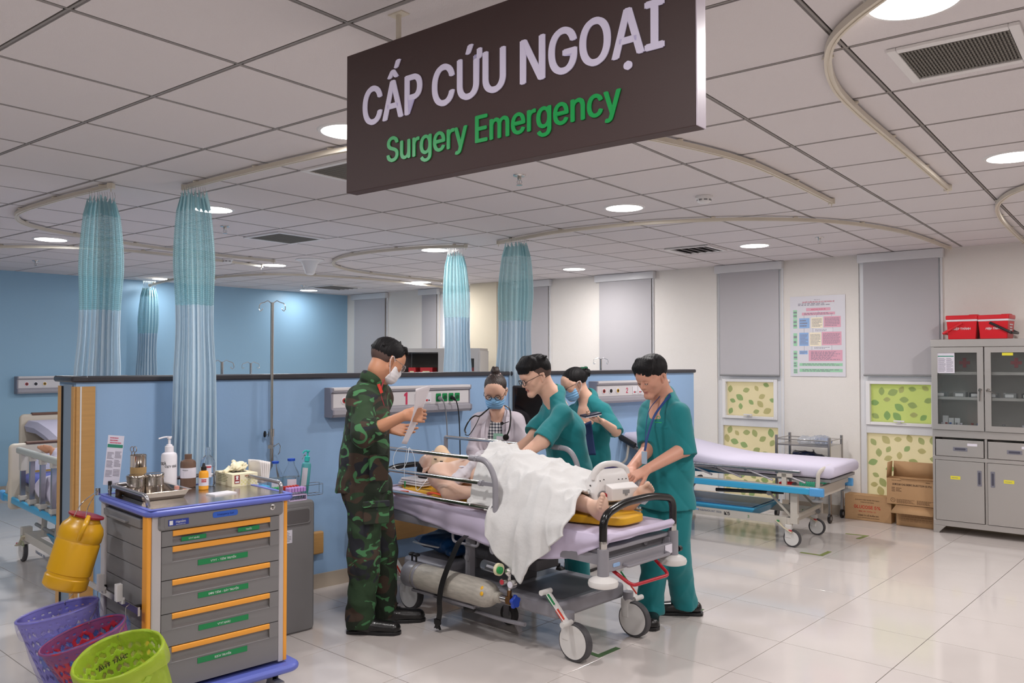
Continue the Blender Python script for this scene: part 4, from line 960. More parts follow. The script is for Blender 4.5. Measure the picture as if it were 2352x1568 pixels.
def basket(q, M, R, r, H, col, bag, label, hookto, txt=None):
    t = thing('waste_basket', label, 'basket', q, 0, 'plastic baskets hanging on the trolley side'); mk = mat('basket_'+col[1:], col, .4)
    nu, nv = 168, 52; vs = []; fs = []
    for j in range(nv+1):
        z = -H*j/nv; rr = 1-.28*j/nv
        for i in range(nu): a = 2*PI*i/nu; vs.append((math.cos(a)*R*rr, math.sin(a)*r*rr, z))
    for j in range(nv):
        for i in range(nu):
            v = (j-4)/7.0; row = math.floor(v); fv = v-row; cu = i/12.0; c = math.floor(cu); fu = (cu-c)
            s = fu if fu < .5 else 1-fu; s = s*2       # chevron leaf pairs
            y = fv - .45*(1-s); d = abs(((y) % 1) - .5); hole = 4 <= j < nv-3 and .18 < s < .9 and d < .30*math.sin(PI*(s-.12)/.85)
            if not hole: fs.append((j*nu+i, j*nu+(i+1) % nu, (j+1)*nu+(i+1) % nu, (j+1)*nu+i))
    b = MB(); b.M = M; b.add(vs, fs); b.build('basket_wall', mk, t, solid=.0025, angle=60, fix=False)
    b = MB(); b.M = M; b.tube([(math.cos(a)*R*1.01, math.sin(a)*r*1.01, 0) for a in [2*PI*k/60 for k in range(60)]], .005, 8, close=True); b.build('rim', mk, t)
    b = MB(); b.M = M @ Matrix.Translation((0, 0, -H)); b.lathe([(R*.72, 0), (R*.72, -.004)], 40, sy=r/R); b.build('bottom', mk, t)
    f = folds(hash(label) % 97, .009, 40); rd = random.Random(len(label))
    prof = [(1.05, -.055), (1.065, -.03), (1.05, .004), (1.0, .010), (.965, 0), (.94, -.06), (.90, -.14), (.84, -.22), (.70, -.25)]
    n = 90; k1, k2 = rd.randint(5, 8), rd.randint(11, 15); p1, p2 = rd.random()*6, rd.random()*6; rings = []
    for jj, (s, z) in enumerate(prof):
        ring = []
        for i in range(n):
            a = 2*PI*i/n; w = 1+(.012+.02*(jj > 5))*math.sin(k1*a+p1+jj*.5)+.008*math.sin(k2*a+p2+jj); zz = z*(1+.25*math.sin(3*a+p1))*(H/.27) if z < -.02 else z
            ring.append((math.cos(a)*R*s*w, math.sin(a)*r*s*w, zz))
        rings.append(ring)
    b = MB(); b.M = M; b.loft(rings, caps=False); b.build('bin_liner', bag_mat('liner_'+bag[1:], bag, .3 if 'lime' in label else .68), t, angle=180, fix=False)
    loc = M.inverted() @ (hookto - q)
    top = M @ Vector((0, r*.98, .004)); hk = hookto - q
    near = min([M @ Vector((math.cos(a)*R, math.sin(a)*r, .004)) for a in [2*PI*k/40 for k in range(40)]], key=lambda p: (p-hk).length)
    b = MB(); b.tube(spline([hk+Vector((-.01, 0, .012)), hk+Vector((-.02, -.01, .0)), (hk+near)/2+Vector((0, 0, -.005)), near, near+Vector((0, 0, -.02))], 5), .0018, 6); b.build('hook_wire', M_chrome, t)
    return t, M
RY = lambda a: Matrix.Rotation(a, 4, 'Y'); RX = lambda a: Matrix.Rotation(a, 4, 'X'); RZm = lambda a: Matrix.Rotation(a, 4, 'Z')
rh = 1.583-CK*(1.583-.45)
basket(at(132, 1402, 3.66), RY(-.22) @ RX(.08), .172, .12, .30, '#7b77cc', '#b7aee2', 'violet latticed basket with a clear liner, farthest under the sharps container', cpt(-.03, .80, rh))
basket(at(190, 1458, 3.40), RY(-.30) @ RX(.20), .172, .125, .29, '#b3263a', '#4a7fd0', 'red latticed basket with a blue liner between the violet and green ones', cpt(-.03, .50, rh))
gb, GM = basket(at(272, 1505, 3.14), RY(-.16) @ RX(.36), .162, .135, .28, '#a9c83a', '#c6d84e', 'lime green basket with a yellow-green liner in front of the trolley corner', cpt(-.03, .12, rh))
text('liner_lettering', 'CHẤT THẢI', .032, M_ink, gb, GM @ Matrix.Translation((-.085, .085, -.09)) @ Matrix.Rotation(PI/2, 4, 'X') @ Matrix.Rotation(PI+.6, 4, 'Y'), 1, .0003, .0002)
# ---------------------------------------------------------------- main stretcher (x towards the head, y towards the far side; FY flips y for the builder)
SX = Vector((-.726, .687, 0)).normalized(); SY = Vector((SX.y, -SX.x, 0)); SO = Vector((.031, 5.064, 0)); SRZ = math.atan2(SX.y, SX.x)
FY = Matrix.Diagonal((1, -1, 1, 1))
def sl(x, y, z): return SO + SX*x + SY*y + Vector((0, 0, z))
def sb(): b = MB(); b.M = FY; return b
M_str = mat('stretcher_grey', '#8d8b92', .35); M_strd = mat('stretcher_dark_grey', '#6f6d72', .45); M_sheet = mat('lilac_sheet', '#cdc2da', .8, bump=.25, bscale=9, sheen=.1)
M_pad = mat('white_cover', '#dcd9d6', .4); M_tyre = mat('tyre_grey', '#4a484b', .6); M_blk = mat('gloss_black', '#161516', .2)
S = thing('patient_stretcher', 'grey wheeled patient stretcher with chrome side rails and a black push handle', 'stretcher', SO, SRZ)
b = sb(); b.box(-.55, .72, -.27, .27, .20, .285); b.build('base_cover', M_strd, S, bevel=.02, seg=3); b = sb(); b.rbox(-.585, -.12, -.305, .305, .20, .287, .03); b.build('foot_cover', M_str, S, bevel=.012, seg=3); b = sb(); b.rbox(-.54, -.18, -.23, .22, .2872, .2885, .02); b.build('cover_recess', M_strd, S)
b = sb(); b.rbox(.35, .74, -.29, .29, .22, .33, .03); b.build('head_cover', M_str, S, bevel=.015, seg=3)
for x in (-.05, .36):
    b = sb(); b.rbox(x-.06, x+.06, -.07, .07, .28, .43, .02); b.build('lift_column', M_strd, S); b = sb(); b.rbox(x-.045, x+.045, -.055, .055, .42, .56, .015); b.build('lift_piston', M_str, S)
b = sb(); b.box(-.25, .30, -.10, .10, .36, .43); b.build('lift_housing', M_strd, S, bevel=.01)
b = sb(); b.box(.10, .14, -.30, -.26, .29, .54); b.build('upright', M_str, S); b = sb(); b.M = FY @ Matrix.Translation((.12, -.30, .42)) @ RX(PI/2); b.lathe([(.022, 0), (.02, .008), (.001, .01)], 16); b.build('round_cap', M_str, S)
for y in (-.29, .29): b = sb(); b.rbox(-.86, .98, y-.02, y+.02, .555, .605, .006, axis='x'); b.build('side_beam', M_str, S)
for x in (-.84, -.3, .3, .9): b = sb(); b.box(x-.02, x+.02, -.28, .28, .56, .60); b.build('cross_beam', M_strd, S)
b = sb(); b.box(-.885, .99, -.31, .31, .60, .625); b.build('deck', M_str, S, bevel=.008)
b = sb(); b.tube(rounded([(.24, -.31, .56), (.24, -.31, .50), (.02, -.31, .50), (.02, -.31, .56)], .03), .008, 8); b.build('bracket_tube', M_str, S)
b = sb(); b.tube(rounded([(-.02, -.30, .525), (-.16, -.34, .525)], .03), .009, 8); b.build('release_rod', M_str, S)
# mattress and fitted sheet
b = sb()
def mtop(x): return .70 + .045*max(0, min(1, (x+.1)/1.0))
n = 30
b.grid(lambda u, v: (-.90+1.9*u, -.315+.63*v, mtop(-.90+1.9*u) - .012*(abs(2*v-1)**8) - .012*(abs(2*u-1)**16)), 40, 16)
b.build('mattress', M_sheet, S, angle=180, label='mattress under a lilac sheet', fix=False)
per = rounded([(1.0, .315, 0), (1.0, -.315, 0), (-.90, -.315, 0), (-.90, .315, 0)], .04, 6); pts = []
for i in range(len(per)-1):
    m = max(1, int((per[i+1]-per[i]).length/.012)); pts += [per[i].lerp(per[i+1], k/m) for k in range(m)]
pts.append(per[-1]); prof_x = [-.95, -.88, -.67, -.39, .2, .79, 1.0]; prof_z = [.655, .64, .545, .50, .548, .635, .66]
def zb(p):
    if p.y < -.28: return float(np.interp(p.x, prof_x, prof_z))
    if p.x < -.86: return .655 - .0*p.y
    return .62
b = sb(); rows = []
acc = 0; prev = pts[0]; nrow = 12; dist = []
for p in pts: acc += (p-prev).length; prev = p; dist.append(acc)
fo = folds(21, .007, 30)
rings = []
for j in range(nrow+1):
    ring = []
    for p, d in zip(pts, dist):
        t = j/nrow; z0 = mtop(p.x); z = z0 + (zb(p)-z0)*t; out = Vector((p.x-.05, p.y, 0)); nrm = Vector((0, math.copysign(1, p.y), 0)) if abs(p.y) > .31 else (Vector((-1, 0, 0)) if p.x < 0 else Vector((1, 0, 0)))
        w = t*(.008*math.sin(d*19+1.2*math.sin(d*5)) + .002*math.sin(d*47))*min(1, (z0-z)/.06) + .018*math.sin(PI*min(1, t*1.3))*(z0-z > .0)
        q = p + nrm*(w + .004); q.z = z; ring.append(tuple(q))
    rings.append(ring)
b.loft(rings, caps=False, close=False); b.build('sheet_skirt', M_sheet, S, angle=180, solid=.004, fix=False, label='drooping lilac sheet edge')
# foot end: posts, handle, bumpers, channel, lever
for y in (-.325, .322):
    b = sb(); b.cyl((-.9, y, .485), (-.9, y, .632), .030, n=24); b.build('corner_post', M_str, S); b = sb(); b.cyl((-.9, y, .63), (-.9, y, .672), .021, n=20); b.build('post_sleeve', M_chrome, S)
    b = sb(); b.M = FY @ Matrix.Translation((-.9, y, .462)); b.lathe([(.03, .036), (.058, .026), (.074, .014), (.078, 0), (.074, -.014), (.05, -.022), (.001, -.024)], 32); b.build('bumper_wheel', M_pad, S, label='white round corner bumper')
b = sb(); b.tube(rounded([(-.9, -.325, .66), (-.902, -.325, .80), (-.905, -.15, .845), (-.905, .10, .85), (-.902, .322, .815), (-.9, .322, .66)], .07, 8), .021, 16); b.build('push_handle', M_blk, S, label='glossy black push handle')
b = sb(); b.box(-.912, -.888, -.30, .30, .508, .572); b.build('foot_channel', M_str, S, bevel=.006); b = sb(); b.box(-.916, -.914, .22, .29, .515, .565); b.build('type_label', M_lbl, S)
b = sb(); b.M = FY; b.rbox(-.9155, -.912, -.26, -.20, .53, .55, .008, 4, axis='x'); b.build('blue_badge', mat('pale_blue_badge', '#8fb0d8', .4), S)
b = sb(); b.tube(rounded([(-.915, -.17, .53), (-.945, -.17, .525), (-.945, .22, .525), (-.915, .22, .53)], .02), .0085, 10); b.build('grab_bar', M_str, S)
b = sb(); b.tube(rounded([(-.86, -.20, .50), (-.97, -.17, .43), (-.985, .15, .43), (-.87, .17, .50)], .035), .0095, 12); b.build('red_lever', mat('lever_red', '#b3202e', .25), S, label='red foot lever tube')
b = sb(); b.cyl((-.9, .35, .52), (-.9, .39, .52), .009); b.cyl((-.9, .375, .52), (-.9, .40, .52), .016, n=12); b.build('black_knob', M_black, S)
for y in (-.30, .30): b = sb(); b.box(-.90, -.55, y-.018, y+.018, .545, .60); b.build('foot_beam', M_str, S)
b = sb(); b.cyl((-.87, .1, .60), (-.82, .1, .60), .02); b.build('hinge', M_strd, S)
# head end: black grab loop
b = sb(); b.tube(rounded([(1.02, -.30, .60), (1.04, -.30, .80), (1.05, -.12, .86), (1.05, .12, .86), (1.04, .30, .80), (1.02, .30, .60)], .08, 8), .019, 14); b.build('head_handle', M_blk, S)
for y in (-.30, .30): b = sb(); b.cyl((1.0, y, .5), (1.0, y, .64), .026, n=20); b.build('corner_post', M_str, S)
# side rails
def side_rail(y, x0, x1, zt):
    zs = (zt, zt-.137, zt-.272)
    r = sb(); r.tube(rounded([(x0+.06, y, zt), (x0-.13+.05, y, zt-.002), (x0-.15, y, zt-.10), (x0-.15, y, .53)], .07, 8), .017, 14); fr = r.build('rail_end_frame', M_str, S)
    r = sb(); r.tube([(x1-.0, y, zt), (x1-.0, y, .55)], .015, 12); r.build('rail_end_frame', M_str, S)
    for k, z in enumerate(zs):
        xa = x0 + (.0, -.035, -.12)[k]; r = sb(); r.cyl((xa, y, z), (x1, y, z), .0125, n=16); r.build('rail_tube', M_chrome, S)
        r = sb(); r.cyl((xa-.012, y, z), (xa+.012, y, z), .0175, n=16); r.cyl((xa, y-.02, z), (xa, y+.02, z), .012, n=12); r.build('tube_joint', M_str, fr)
        if k: r = sb(); r.box(x0-.15, xa-.01, y-.008, y+.008, z-.011, z+.011); r.build('stub_arm', M_str, fr)
    r = sb(); r.M = FY @ Matrix.Translation((x0-.15, y, .525)) @ RX(PI/2); r.lathe([(.001, -.025), (.026, -.024), (.026, .024), (.001, .025)], 18); r.build('pivot', M_str, fr)
side_rail(-.36, -.02, .90, 1.021); side_rail(.365, -.035, 1.055, 1.031)
# wheels with covers and brake pedals
def big_wheel(x, y, pedal=True):
    r = sb(); r.cyl((x, y-.022, .10), (x, y+.022, .10), .100, n=40); w = r.build('castor_wheel', M_tyre, S, bevel=.006, seg=3)
    for s in (-1, 1): r = sb(); r.M = FY @ Matrix.Translation((x, y+s*.023, .104)) @ RX(PI/2*s); r.lathe([(.088, -.004), (.087, .004), (.07, .008), (.001, .009)], 40); r.build('wheel_disc', M_pad, w, label='smooth white wheel disc')
    r = sb(); r.rbox(x+.015, x+.085, y-.03, y+.03, .10, .215, .02); r.build('castor_housing', M_pad, S, bevel=.006); r = sb(); r.cyl((x+.045, y, .20), (x+.045, y, .25), .03, n=20); r.build('castor_stem', M_str, S)
    sgn = -1 if y < 0 else 1; yy = y + sgn*.045
    r = sb(); r.tube([(x+.16, yy, .345), (x+.015, yy, .205)], [.024, .024], 4, flat=.30); pd = r.build('brake_pedal', M_pad, S)
    a = Vector((x+.16, yy, .345)); c = Vector((x+.015, yy, .205)); d = (c-a).normalized(); up = Vector((d.z, 0, -d.x))
    for f0, f1, m, nm in ((.10, .42, M_green, 'green_mark'), (.56, .88, mat('mark_red', '#d8402c', .4), 'red_mark')):
        r = sb(); p0, p1 = a.lerp(c, f0), a.lerp(c, f1); o = Vector((0, sgn*.0178, 0)); q = [p0+up*.011+o, p1+up*.011+o, p1-up*.011+o, p0-up*.011+o]; r.add([tuple(v) for v in q] + [tuple(v - o*.3) for v in q], [(0, 1, 2, 3), (4, 7, 6, 5), (0, 4, 5, 1), (1, 5, 6, 2), (2, 6, 7, 3), (3, 7, 4, 0)]); r.build(nm, m, pd)
    for p in (a, c): r = sb(); r.cyl((p.x, yy-.03*sgn, p.z), (p.x, yy+.05*sgn, p.z), .0145, n=14); r.build('pedal_pin', M_pad, pd)
for x, y in ((-.675, -.27), (-.675, .27), (.675, -.27), (.675, .27)): big_wheel(x, y)
r = sb(); r.cyl((.0, -.05, .062), (.0, -.085, .062), .062, n=28); w = r.build('fifth_wheel', M_tyre, S, bevel=.005); r = sb(); r.cyl((.0, -.086, .062), (.0, -.09, .062), .035, n=20); r.build('hub', M_grey, w); r = sb(); r.box(-.02, .02, -.10, -.09, .06, .20); r.build('wheel_fork', M_str, S)
r = sb(); r.tube(spline([(.30, -.33, .145), (.05, -.33, .135), (-.2, -.33, .13), (-.36, -.32, .135)], 6), .012, 10); r.build('foot_bar', M_str, S)
r = sb(); r.ball((.03, -.37, .155), .045, 18, sx=1, sy=.7, sz=.55); r.build('pump_pedal', M_black, S)

# yellow spine board
t = thing('spine_board', 'bright yellow plastic spine board under the patient', 'spine board', sl(0, 0, 0), SRZ)
M_yb = mat('board_yellow', '#e3ac22', .4)
ol = rounded([(.99, -.10, 0), (.99, .10, 0), (.86, .205, 0), (.30, .225, 0), (-.60, .20, 0), (-.865, .11, 0), (-.865, -.11, 0), (-.60, -.20, 0), (.30, -.225, 0), (.86, -.205, 0)], .06, 5, True)
b = sb(); b.prism([(p.x, p.y) for p in ol], .708, .752); b.build('board', M_yb, t, bevel=.010, seg=3)
for x in (-.74, -.50, -.2, .1, .4, .66, .86):
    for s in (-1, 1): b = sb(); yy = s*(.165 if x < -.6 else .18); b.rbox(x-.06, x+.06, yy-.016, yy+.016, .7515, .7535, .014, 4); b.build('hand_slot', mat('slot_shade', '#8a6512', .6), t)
b = sb(); b.rbox(.20, .95, -.10, .10, .752, .757, .03); b.build('raised_panel', M_yb, t)
t = thing('orange_strap', 'orange webbing strap lying on the edge of the spine board', 'strap', sl(.35, -.29, .70), SRZ)
for (a, b_, c_) in (((.0, 0, .06), (.07, -.02, .072), (.14, .0, .06)), ((-.02, -.01, .06), (.03, -.045, .075), (.10, -.03, .058)), ((.30, -.035, .055), (.36, -.04, .052), (.42, -.04, .03))): b = sb(); b.tube(spline([a, b_, c_], 6), .014, 8, flat=.35); b.build('webbing', mat('strap_orange', '#e0552c', .6), t)
t = thing('folded_sheet', 'folded white linen under the head on the yellow board', 'linen', sl(.80, -.02, .758), SRZ)
b = sb(); 
for k in range(3): b.rbox(-.10+k*.005, .16-k*.006, -.14+k*.006, .13, k*.014, k*.014+.012, .02)
b.build('fold', mat('linen_white', '#dcd6d8', .8, bump=.3, bscale=20), t, bevel=.004)
t = thing('hanging_strap', 'long black restraint strap hanging from the stretcher with a buckle', 'strap', sl(.15, -.40, .5), SRZ)
P = [(-.06, .06, .06), (-.06, .0, .03), (-.055, -.05, -.05), (-.03, -.078, -.14), (-.005, -.088, -.22), (.015, -.085, -.30), (.03, -.07, -.38), (.05, -.062, -.435)]
b = sb(); q = spline(P, 6); b.loft([[tuple(Vector(p)+Vector((s*.021, o, 0))) for s, o in ((-1, 0), (1, 0), (1, .003), (-1, .003))] for p in q]); b.build('webbing', M_black, t)
b = sb(); b.M = FY @ Matrix.Translation((.055, -.062, -.455)); b.prism([(-.024, .03), (.024, .03), (.024, .005), (.014, -.004), (.026, -.026), (.012, -.02), (0, -.024), (-.012, -.02), (-.026, -.026), (-.014, -.004), (-.024, .005)], -.007, .007, axis='y'); b.build('buckle', M_black, t)
# oxygen cylinder with valve and regulator
t = thing('oxygen_cylinder', 'scuffed pale grey oxygen cylinder with a blue hand wheel under the stretcher', 'gas cylinder', sl(0, -.385, .27), SRZ)
M_cyl = mat('scuffed_paint', '#aca69c', .5, bump=.15, bscale=40, var=.35, vscale=22, aniso=(.6, 3, 3))
b = sb(); b.M = FY @ RY(-PI/2) @ RZm(0); prof = [(.001, -.565), (.05, -.562), (.070, -.548), (.076, -.52), (.076, .10), (.074, .125), (.066, .155), (.048, .185), (.03, .2), (.026, .205), (.026, .235), (.001, .236)]
b.lathe([(r_, -z_ if False else z_) for r_, z_ in prof], 40); b.build('cylinder_body', M_cyl, t)
b = sb(); b.M = FY @ RY(-PI/2); b.lathe([(.078, -.55), (.0795, -.545), (.0795, -.47), (.078, -.465)], 40, caps=False); b.lathe([(.0775, -.455), (.0785, -.45), (.0785, -.435), (.0775, -.43)], 40, caps=False); b.build('clamp_band', M_str, t)
for x in (.49, .53):
    b = sb(); b.cyl((x, 0, .075), (x, 0, .115), .006, n=8); b.M = FY @ Matrix.Translation((x, 0, .112)); b.lathe([(.012, 0), (.023, .004), (.023, .014), (.013, .02)], 8); b.build('clamp_screw', M_black, t)
for x_, a_ in ((-.135, .75), (-.15, .30)):
    b = sb(); b.M = FY @ Matrix.Rotation(-a_, 4, 'X'); b.ball((x_, -.068, 0), .013, 10, sy=.35); b.build('yellow_sticker', M_yb, t)
b = sb(); b.M = FY @ RY(-PI/2); b.lathe([(.030, .205), (.031, .215), (.030, .232)], 24); b.build('neck_ring', M_cyl, t)
b = sb(); b.cyl((-.235, 0, 0), (-.285, 0, 0), .019, n=18); b.build('neck_nut', M_chrome, t); M_brass = mat('old_brass', '#7a5b3c', .35, .9); b = sb(); b.box(-.32, -.285, -.017, .017, -.02, .022); b.cyl((-.302, 0, .02), (-.302, 0, .055), .013); b.build('valve_block', M_brass, t, bevel=.003)
b = sb(); b.M = FY @ Matrix.Translation((-.335, 0, 0)) @ RY(-PI/2)
rg = []
for z, k in ((0, .85), (.004, 1), (.016, 1), (.02, .85)): rg.append([(math.cos(a)*.034*k*(1+.13*math.cos(5*a)), math.sin(a)*.034*k*(1+.13*math.cos(5*a)), z) for a in [2*PI*i/60 for i in range(60)]])
b.loft(rg); b.build('hand_wheel', mat('wheel_blue', '#2145b0', .35), t, label='blue lobed hand wheel')
b = sb(); b.cyl((-.302, 0, .05), (-.302, 0, .15), .009, n=12); b.build('regulator_stem', M_chrome, t)
for x, y, z, r_, m, nm in ((-.275, -.012, .10, .018, M_red, 'red_gauge'), (-.345, -.02, .10, .023, M_lbl, 'pressure_gauge')):
    b = sb(); b.cyl((x, y+.012, z), (x, y-.02, z), r_, n=24); g = b.build('gauge_case', M_chrome, t); b = sb(); b.cyl((x, y-.0205, z), (x, y-.0225, z), r_*.78, n=24); b.build(nm, m, g)
b = sb(); b.cyl((-.302, 0, .14), (-.29, -.01, .155), .014); b.ball((-.295, 0, .155), .02, 12); b.build('flow_valve', M_chrome, t)
b = sb(); b.M = FY @ Matrix.Translation((-.24, -.03, .165)) @ RX(.4); b.cyl((-.02, 0, 0), (.0, 0, 0), .034, n=24); o = b.build('humidifier_lid', mat('cream_plastic', '#e6dcb8', .4), t); b = sb(); b.M = FY @ Matrix.Translation((-.255, -.03, .165)); b.cyl((-.02, -.01, 0), (.0, -.01, .0), .020, n=16); b.build('green_knob', mat('knob_green', '#23964a', .35), o)
b = sb(); b.cyl((-.238, -.03, .165), (-.13, -.03, .172), .028, n=20); b.build('humidifier_jar', M_clr, t); b = sb(); b.cyl((-.238, -.03, .165), (-.16, -.03, .17), .006, n=8); b.build('flow_tube', M_wpl, t)
b = sb(); b.ball((-.212, .02, .235), .018, 10); b.build('red_bulb', M_red, t)
t = thing('cylinder_tray', 'grey carrying bar below the oxygen cylinder', 'bracket', sl(0, -.385, .18), SRZ); b = sb(); b.box(-.05, .5, -.03, -.015, -.005, .01); b.box(-.05, .5, .015, .03, -.005, .01); b.box(.25, .30, -.03, .12, -.005, .01); b.build('bar', M_str, t)
# blue cushion on the base
t = thing('blue_cushion', 'dark blue wedge cushion with a white stripe lying on the stretcher base', 'cushion', sl(.60, .02, .33), SRZ)
P, Q = sdf([RC((-.18, 0, .05), (.30, 0, .05), .05, .02, .03, ((0, 1, 0), 4.2)), RC((-.10, 0, .08), (.10, 0, .085), .055, .05, .03, ((0, 1, 0), 3.6))], .012, folds(5, .008, 18)); sdf_obj('cover', [(P, Q)], mat('navy_vinyl', '#0b3a68', .4), t)
b = MB(); b.tube(spline([(.14, .215, .075), (.02, .24, .08), (-.12, .235, .08)], 5), .012, 8, flat=.4); b.build('stripe', M_pad, t)

# ---------------------------------------------------------------- wall service panels
def service_panel(root_pt, rz, L, num, label, sockets=True, gases=True, numx=.42):
    t = thing('service_panel', label, 'medical panel', root_pt, rz, 'bedhead service panels')   # x along the wall, -y to the room
    prof = [(0, .0), (-.10, .0), (-.115, .02), (-.115, .05), (-.09, .06), (-.088, .168), (-.105, .176), (-.105, .205), (0, .205)]
    b = MB(); b.loft([[(x, y, z) for y, z in prof] for x in (0, L)]); b.build('housing', mat('panel_grey', '#a9a6ae', .4), t, angle=25)
    for x in (0, L): b = MB(); b.M = Matrix.Translation((x, 0, 0)); b.loft([[(dx, y*1.02, z*1.01-.001) for y, z in prof] for dx in (-.006, .006)]); b.build('end_cap', mat('panel_side', '#8f8d99', .45), t, angle=25)
    b = MB(); b.box(.012, L-.012, -.0915, -.086, .066, .163); b.build('face_plate', mat('panel_face', '#dcd8da', .4), t)
    b = MB(); b.rbox(.006, L-.006, -.112, -.0, .185, .208, .006, axis='x'); b.build('top_ledge', mat('panel_face', '#dcd8da', .4), t)
    Rf = Matrix.Rotation(PI/2, 4, 'X')
    if gases:
        for k, c in enumerate(('#b9403f', '#2a2a2e', '#d5a52b')):
            x = .10+k*.10; b = MB(); b.M = Matrix.Translation((x, -.0915, .115)) @ Rf; b.lathe([(.027, 0), (.027, .004), (.018, .006)], 24); o = b.build('gas_outlet', M_wpl, t)
            b = MB(); b.M = Matrix.Translation((x, -.0975, .115)) @ Rf; b.lathe([(.019, -.001), (.019, .001), (.001, .001)], 20); b.build('colour_ring', mat('ring_'+c[1:], c, .4), o); b = MB(); b.M = Matrix.Translation((x, -.099, .115)) @ Rf; b.lathe([(.010, 0), (.010, .002), (.001, .002)], 16); b.build('port', M_black, o)
    if num == '1':
        b = MB(); b.prism([(numx+u*.92, .069+v) for u, v in ((-.004, 0), (.014, 0), (.014, .092), (.002, .092), (-.018, .078), (-.018, .062), (-.004, .066))], -.0935, -.0915, axis='y'); b.build('bay_number', mat('number_red', '#cc3a5e', .4), t)
    else: text('bay_number', num, .095, mat('number_red', '#cc3a5e', .4), t, Matrix.Translation((numx, -.0925, .114)) @ Rf, .8, .002, .0008)
    if sockets:
        for k in range(2):
            x = numx+.115+k*.085; b = MB(); b.rbox(x-.034, x+.034, -.097, -.091, .075, .150, .005, axis='y'); o = b.build('switch_plate', M_wpl, t, bevel=.001); b = MB(); b.box(x-.018, x+.0, -.099, -.097, .088, .103); b.build('call_button', M_red, o); b = MB(); b.cyl((x+.012, -.097, .095), (x+.012, -.099, .095), .006, n=10); b.build('jack', M_black, o)
        for k in range(4):
            x = numx+.305+k*.062; b = MB(); b.rbox(x-.024, x+.024, -.098, -.091, .082, .145, .006, axis='y'); o = b.build('green_socket', mat('socket_green', '#108a4a', .35), t, bevel=.001, label='green power socket'); b = MB(); b.cyl((x, -.0975, .113), (x, -.0995, .113), .017, n=18); b.build('socket_well', mat('socket_dark', '#0a4a2a', .5), o)
    return t
sp = service_panel(pw(.08, 1.19, .0), PRZ, 1.25, '1', 'white service panel numbered 1 with green sockets on the partition', numx=.63)
sp2 = service_panel(pw(2.86, 1.19, .0), PRZ, 1.1, '2', 'white service panel numbered 2 near the partition end', numx=.44)
sp3 = service_panel(bw(4.93, 1.195, .0), math.atan2(BD.y, BD.x), 1.3, '1', 'white service panel on the sky blue wall above the far beds', numx=.63)
for k, (x, col) in enumerate(((.935+.0, '#8e8e92'), (1.06, '#1c1c1e'))):
    p0 = pw(.08+x, 1.30, .105); t = thing('power_cable', ('grey', 'black')[k]+' power cable hanging from a green socket', 'cable', p0, 0)
    d = PD; b = MB(); b.tube(spline([(0, 0, 0), Vector((PN.x*.05, PN.y*.05, -.02)), Vector((PN.x*.05+d.x*.03, PN.y*.05+d.y*.03, -.15)), Vector((PN.x*.04+d.x*.05, PN.y*.04+d.y*.05, -.45)), Vector((PN.x*.04+d.x*.05, PN.y*.04+d.y*.05, -.85))], 8), .0045, 8); b.build('flex', mat('cable_'+col[1:], col, .5), t)
    b = MB(); b.tube([(0, 0, 0), (PN.x*.04, PN.y*.04, -.015)], [.016, .010], 12); b.build('plug', mat('cable_'+col[1:], col, .5), t)

# ---------------------------------------------------------------- second bed by the windows
M_cr = mat('bed_cream', '#c9c2b8', .4); M_cyan = mat('bed_cyan', '#3fa9d8', .35); M_sh2 = mat('pale_sheet', '#d3cde0', .75, bump=.2, bscale=6)
BO = Vector((2.589, 7.334, 0)); BX = Vector((-.782, .623, 0)).normalized(); BRZ = math.atan2(BX.y, BX.x)
T = thing('transport_bed', 'empty cream transport bed with cyan bumper rail and pale lilac sheet', 'bed', BO, BRZ)
b = sb()
def zm(x): return .715 if x < .55 else .715 + .20*((x-.55)/1.2)**1.25
def mat_ring(x, y0, y1):
    e = min(1, (x+.36)/.05) if x < -.31 else 1
    z0, z1 = zm(x)-.105, zm(x)
    return [(x, y0+.02, z0), (x, y0, z0+.02), (x, y0, z1-.03), (x, y0+.03, z1), (x, 0, z1+.004), (x, y1-.03, z1), (x, y1, z1-.03), (x, y1, z0+.02), (x, y1-.02, z0)]
xs_ = [-.36, -.345, -.32] + [-.25+k*.08 for k in range(25)]; rg = []
for i, x in enumerate(xs_):
    f = (.6, .85, 1)[i] if i < 3 else 1; r_ = mat_ring(x, -.36, .36); zc = zm(x)-.05; rg.append([(a, b2*(.9+.1*f), zc+(c2-zc)*f) for a, b2, c2 in r_])
b.loft(rg); b.build('mattress', M_sh2, T, angle=50, label='mattress in a pale lilac sheet')
b = sb(); b.loft([[(x, -.33, zm(x)-.115), (x, .33, zm(x)-.115), (x, .33, zm(x)-.14), (x, -.33, zm(x)-.14)] for x in [-.33+k*.1 for k in range(21)]]); b.build('deck', M_grey, T)
for y in (-.40, .40): b = sb(); b.rbox(-.28, 1.75, y-.012, y+.012, .47, .525, .01, axis='x'); b.build('bumper_rail', M_cyan, T, label='cyan bumper rail'); b = sb(); b.rbox(-.295, -.18, y-.022, y+.018, .462, .533, .012, axis='x'); b.build('bumper_corner', mat('corner_blue', '#5aa5e0', .35), T)
for y in (-.385, .385):
    b = sb(); b.box(-.25, 1.70, y-.015, y+.015, .52, .535); b.build('side_frame', M_cr, T)
    b = sb(); b.rbox(-.10, 1.45, y-.014, y+.014, .632, .662, .008, axis='x'); b.build('folded_rail', M_tube, T)
    for k in range(5): b = sb(); x = .10+k*.28; b.tube([(x, y, .64), (x-.24, y, .565)], .009, 8); b.cyl((x, y-.018, .64), (x, y+.018, .64), .014, n=12); b.build('rail_strut', M_tube, T)
    b = sb(); b.box(.02, .06, y-.012, y+.012, .53, .64); b.box(-.03, .10, y-.012, y+.012, .60, .632); b.build('latch', M_cr, T)
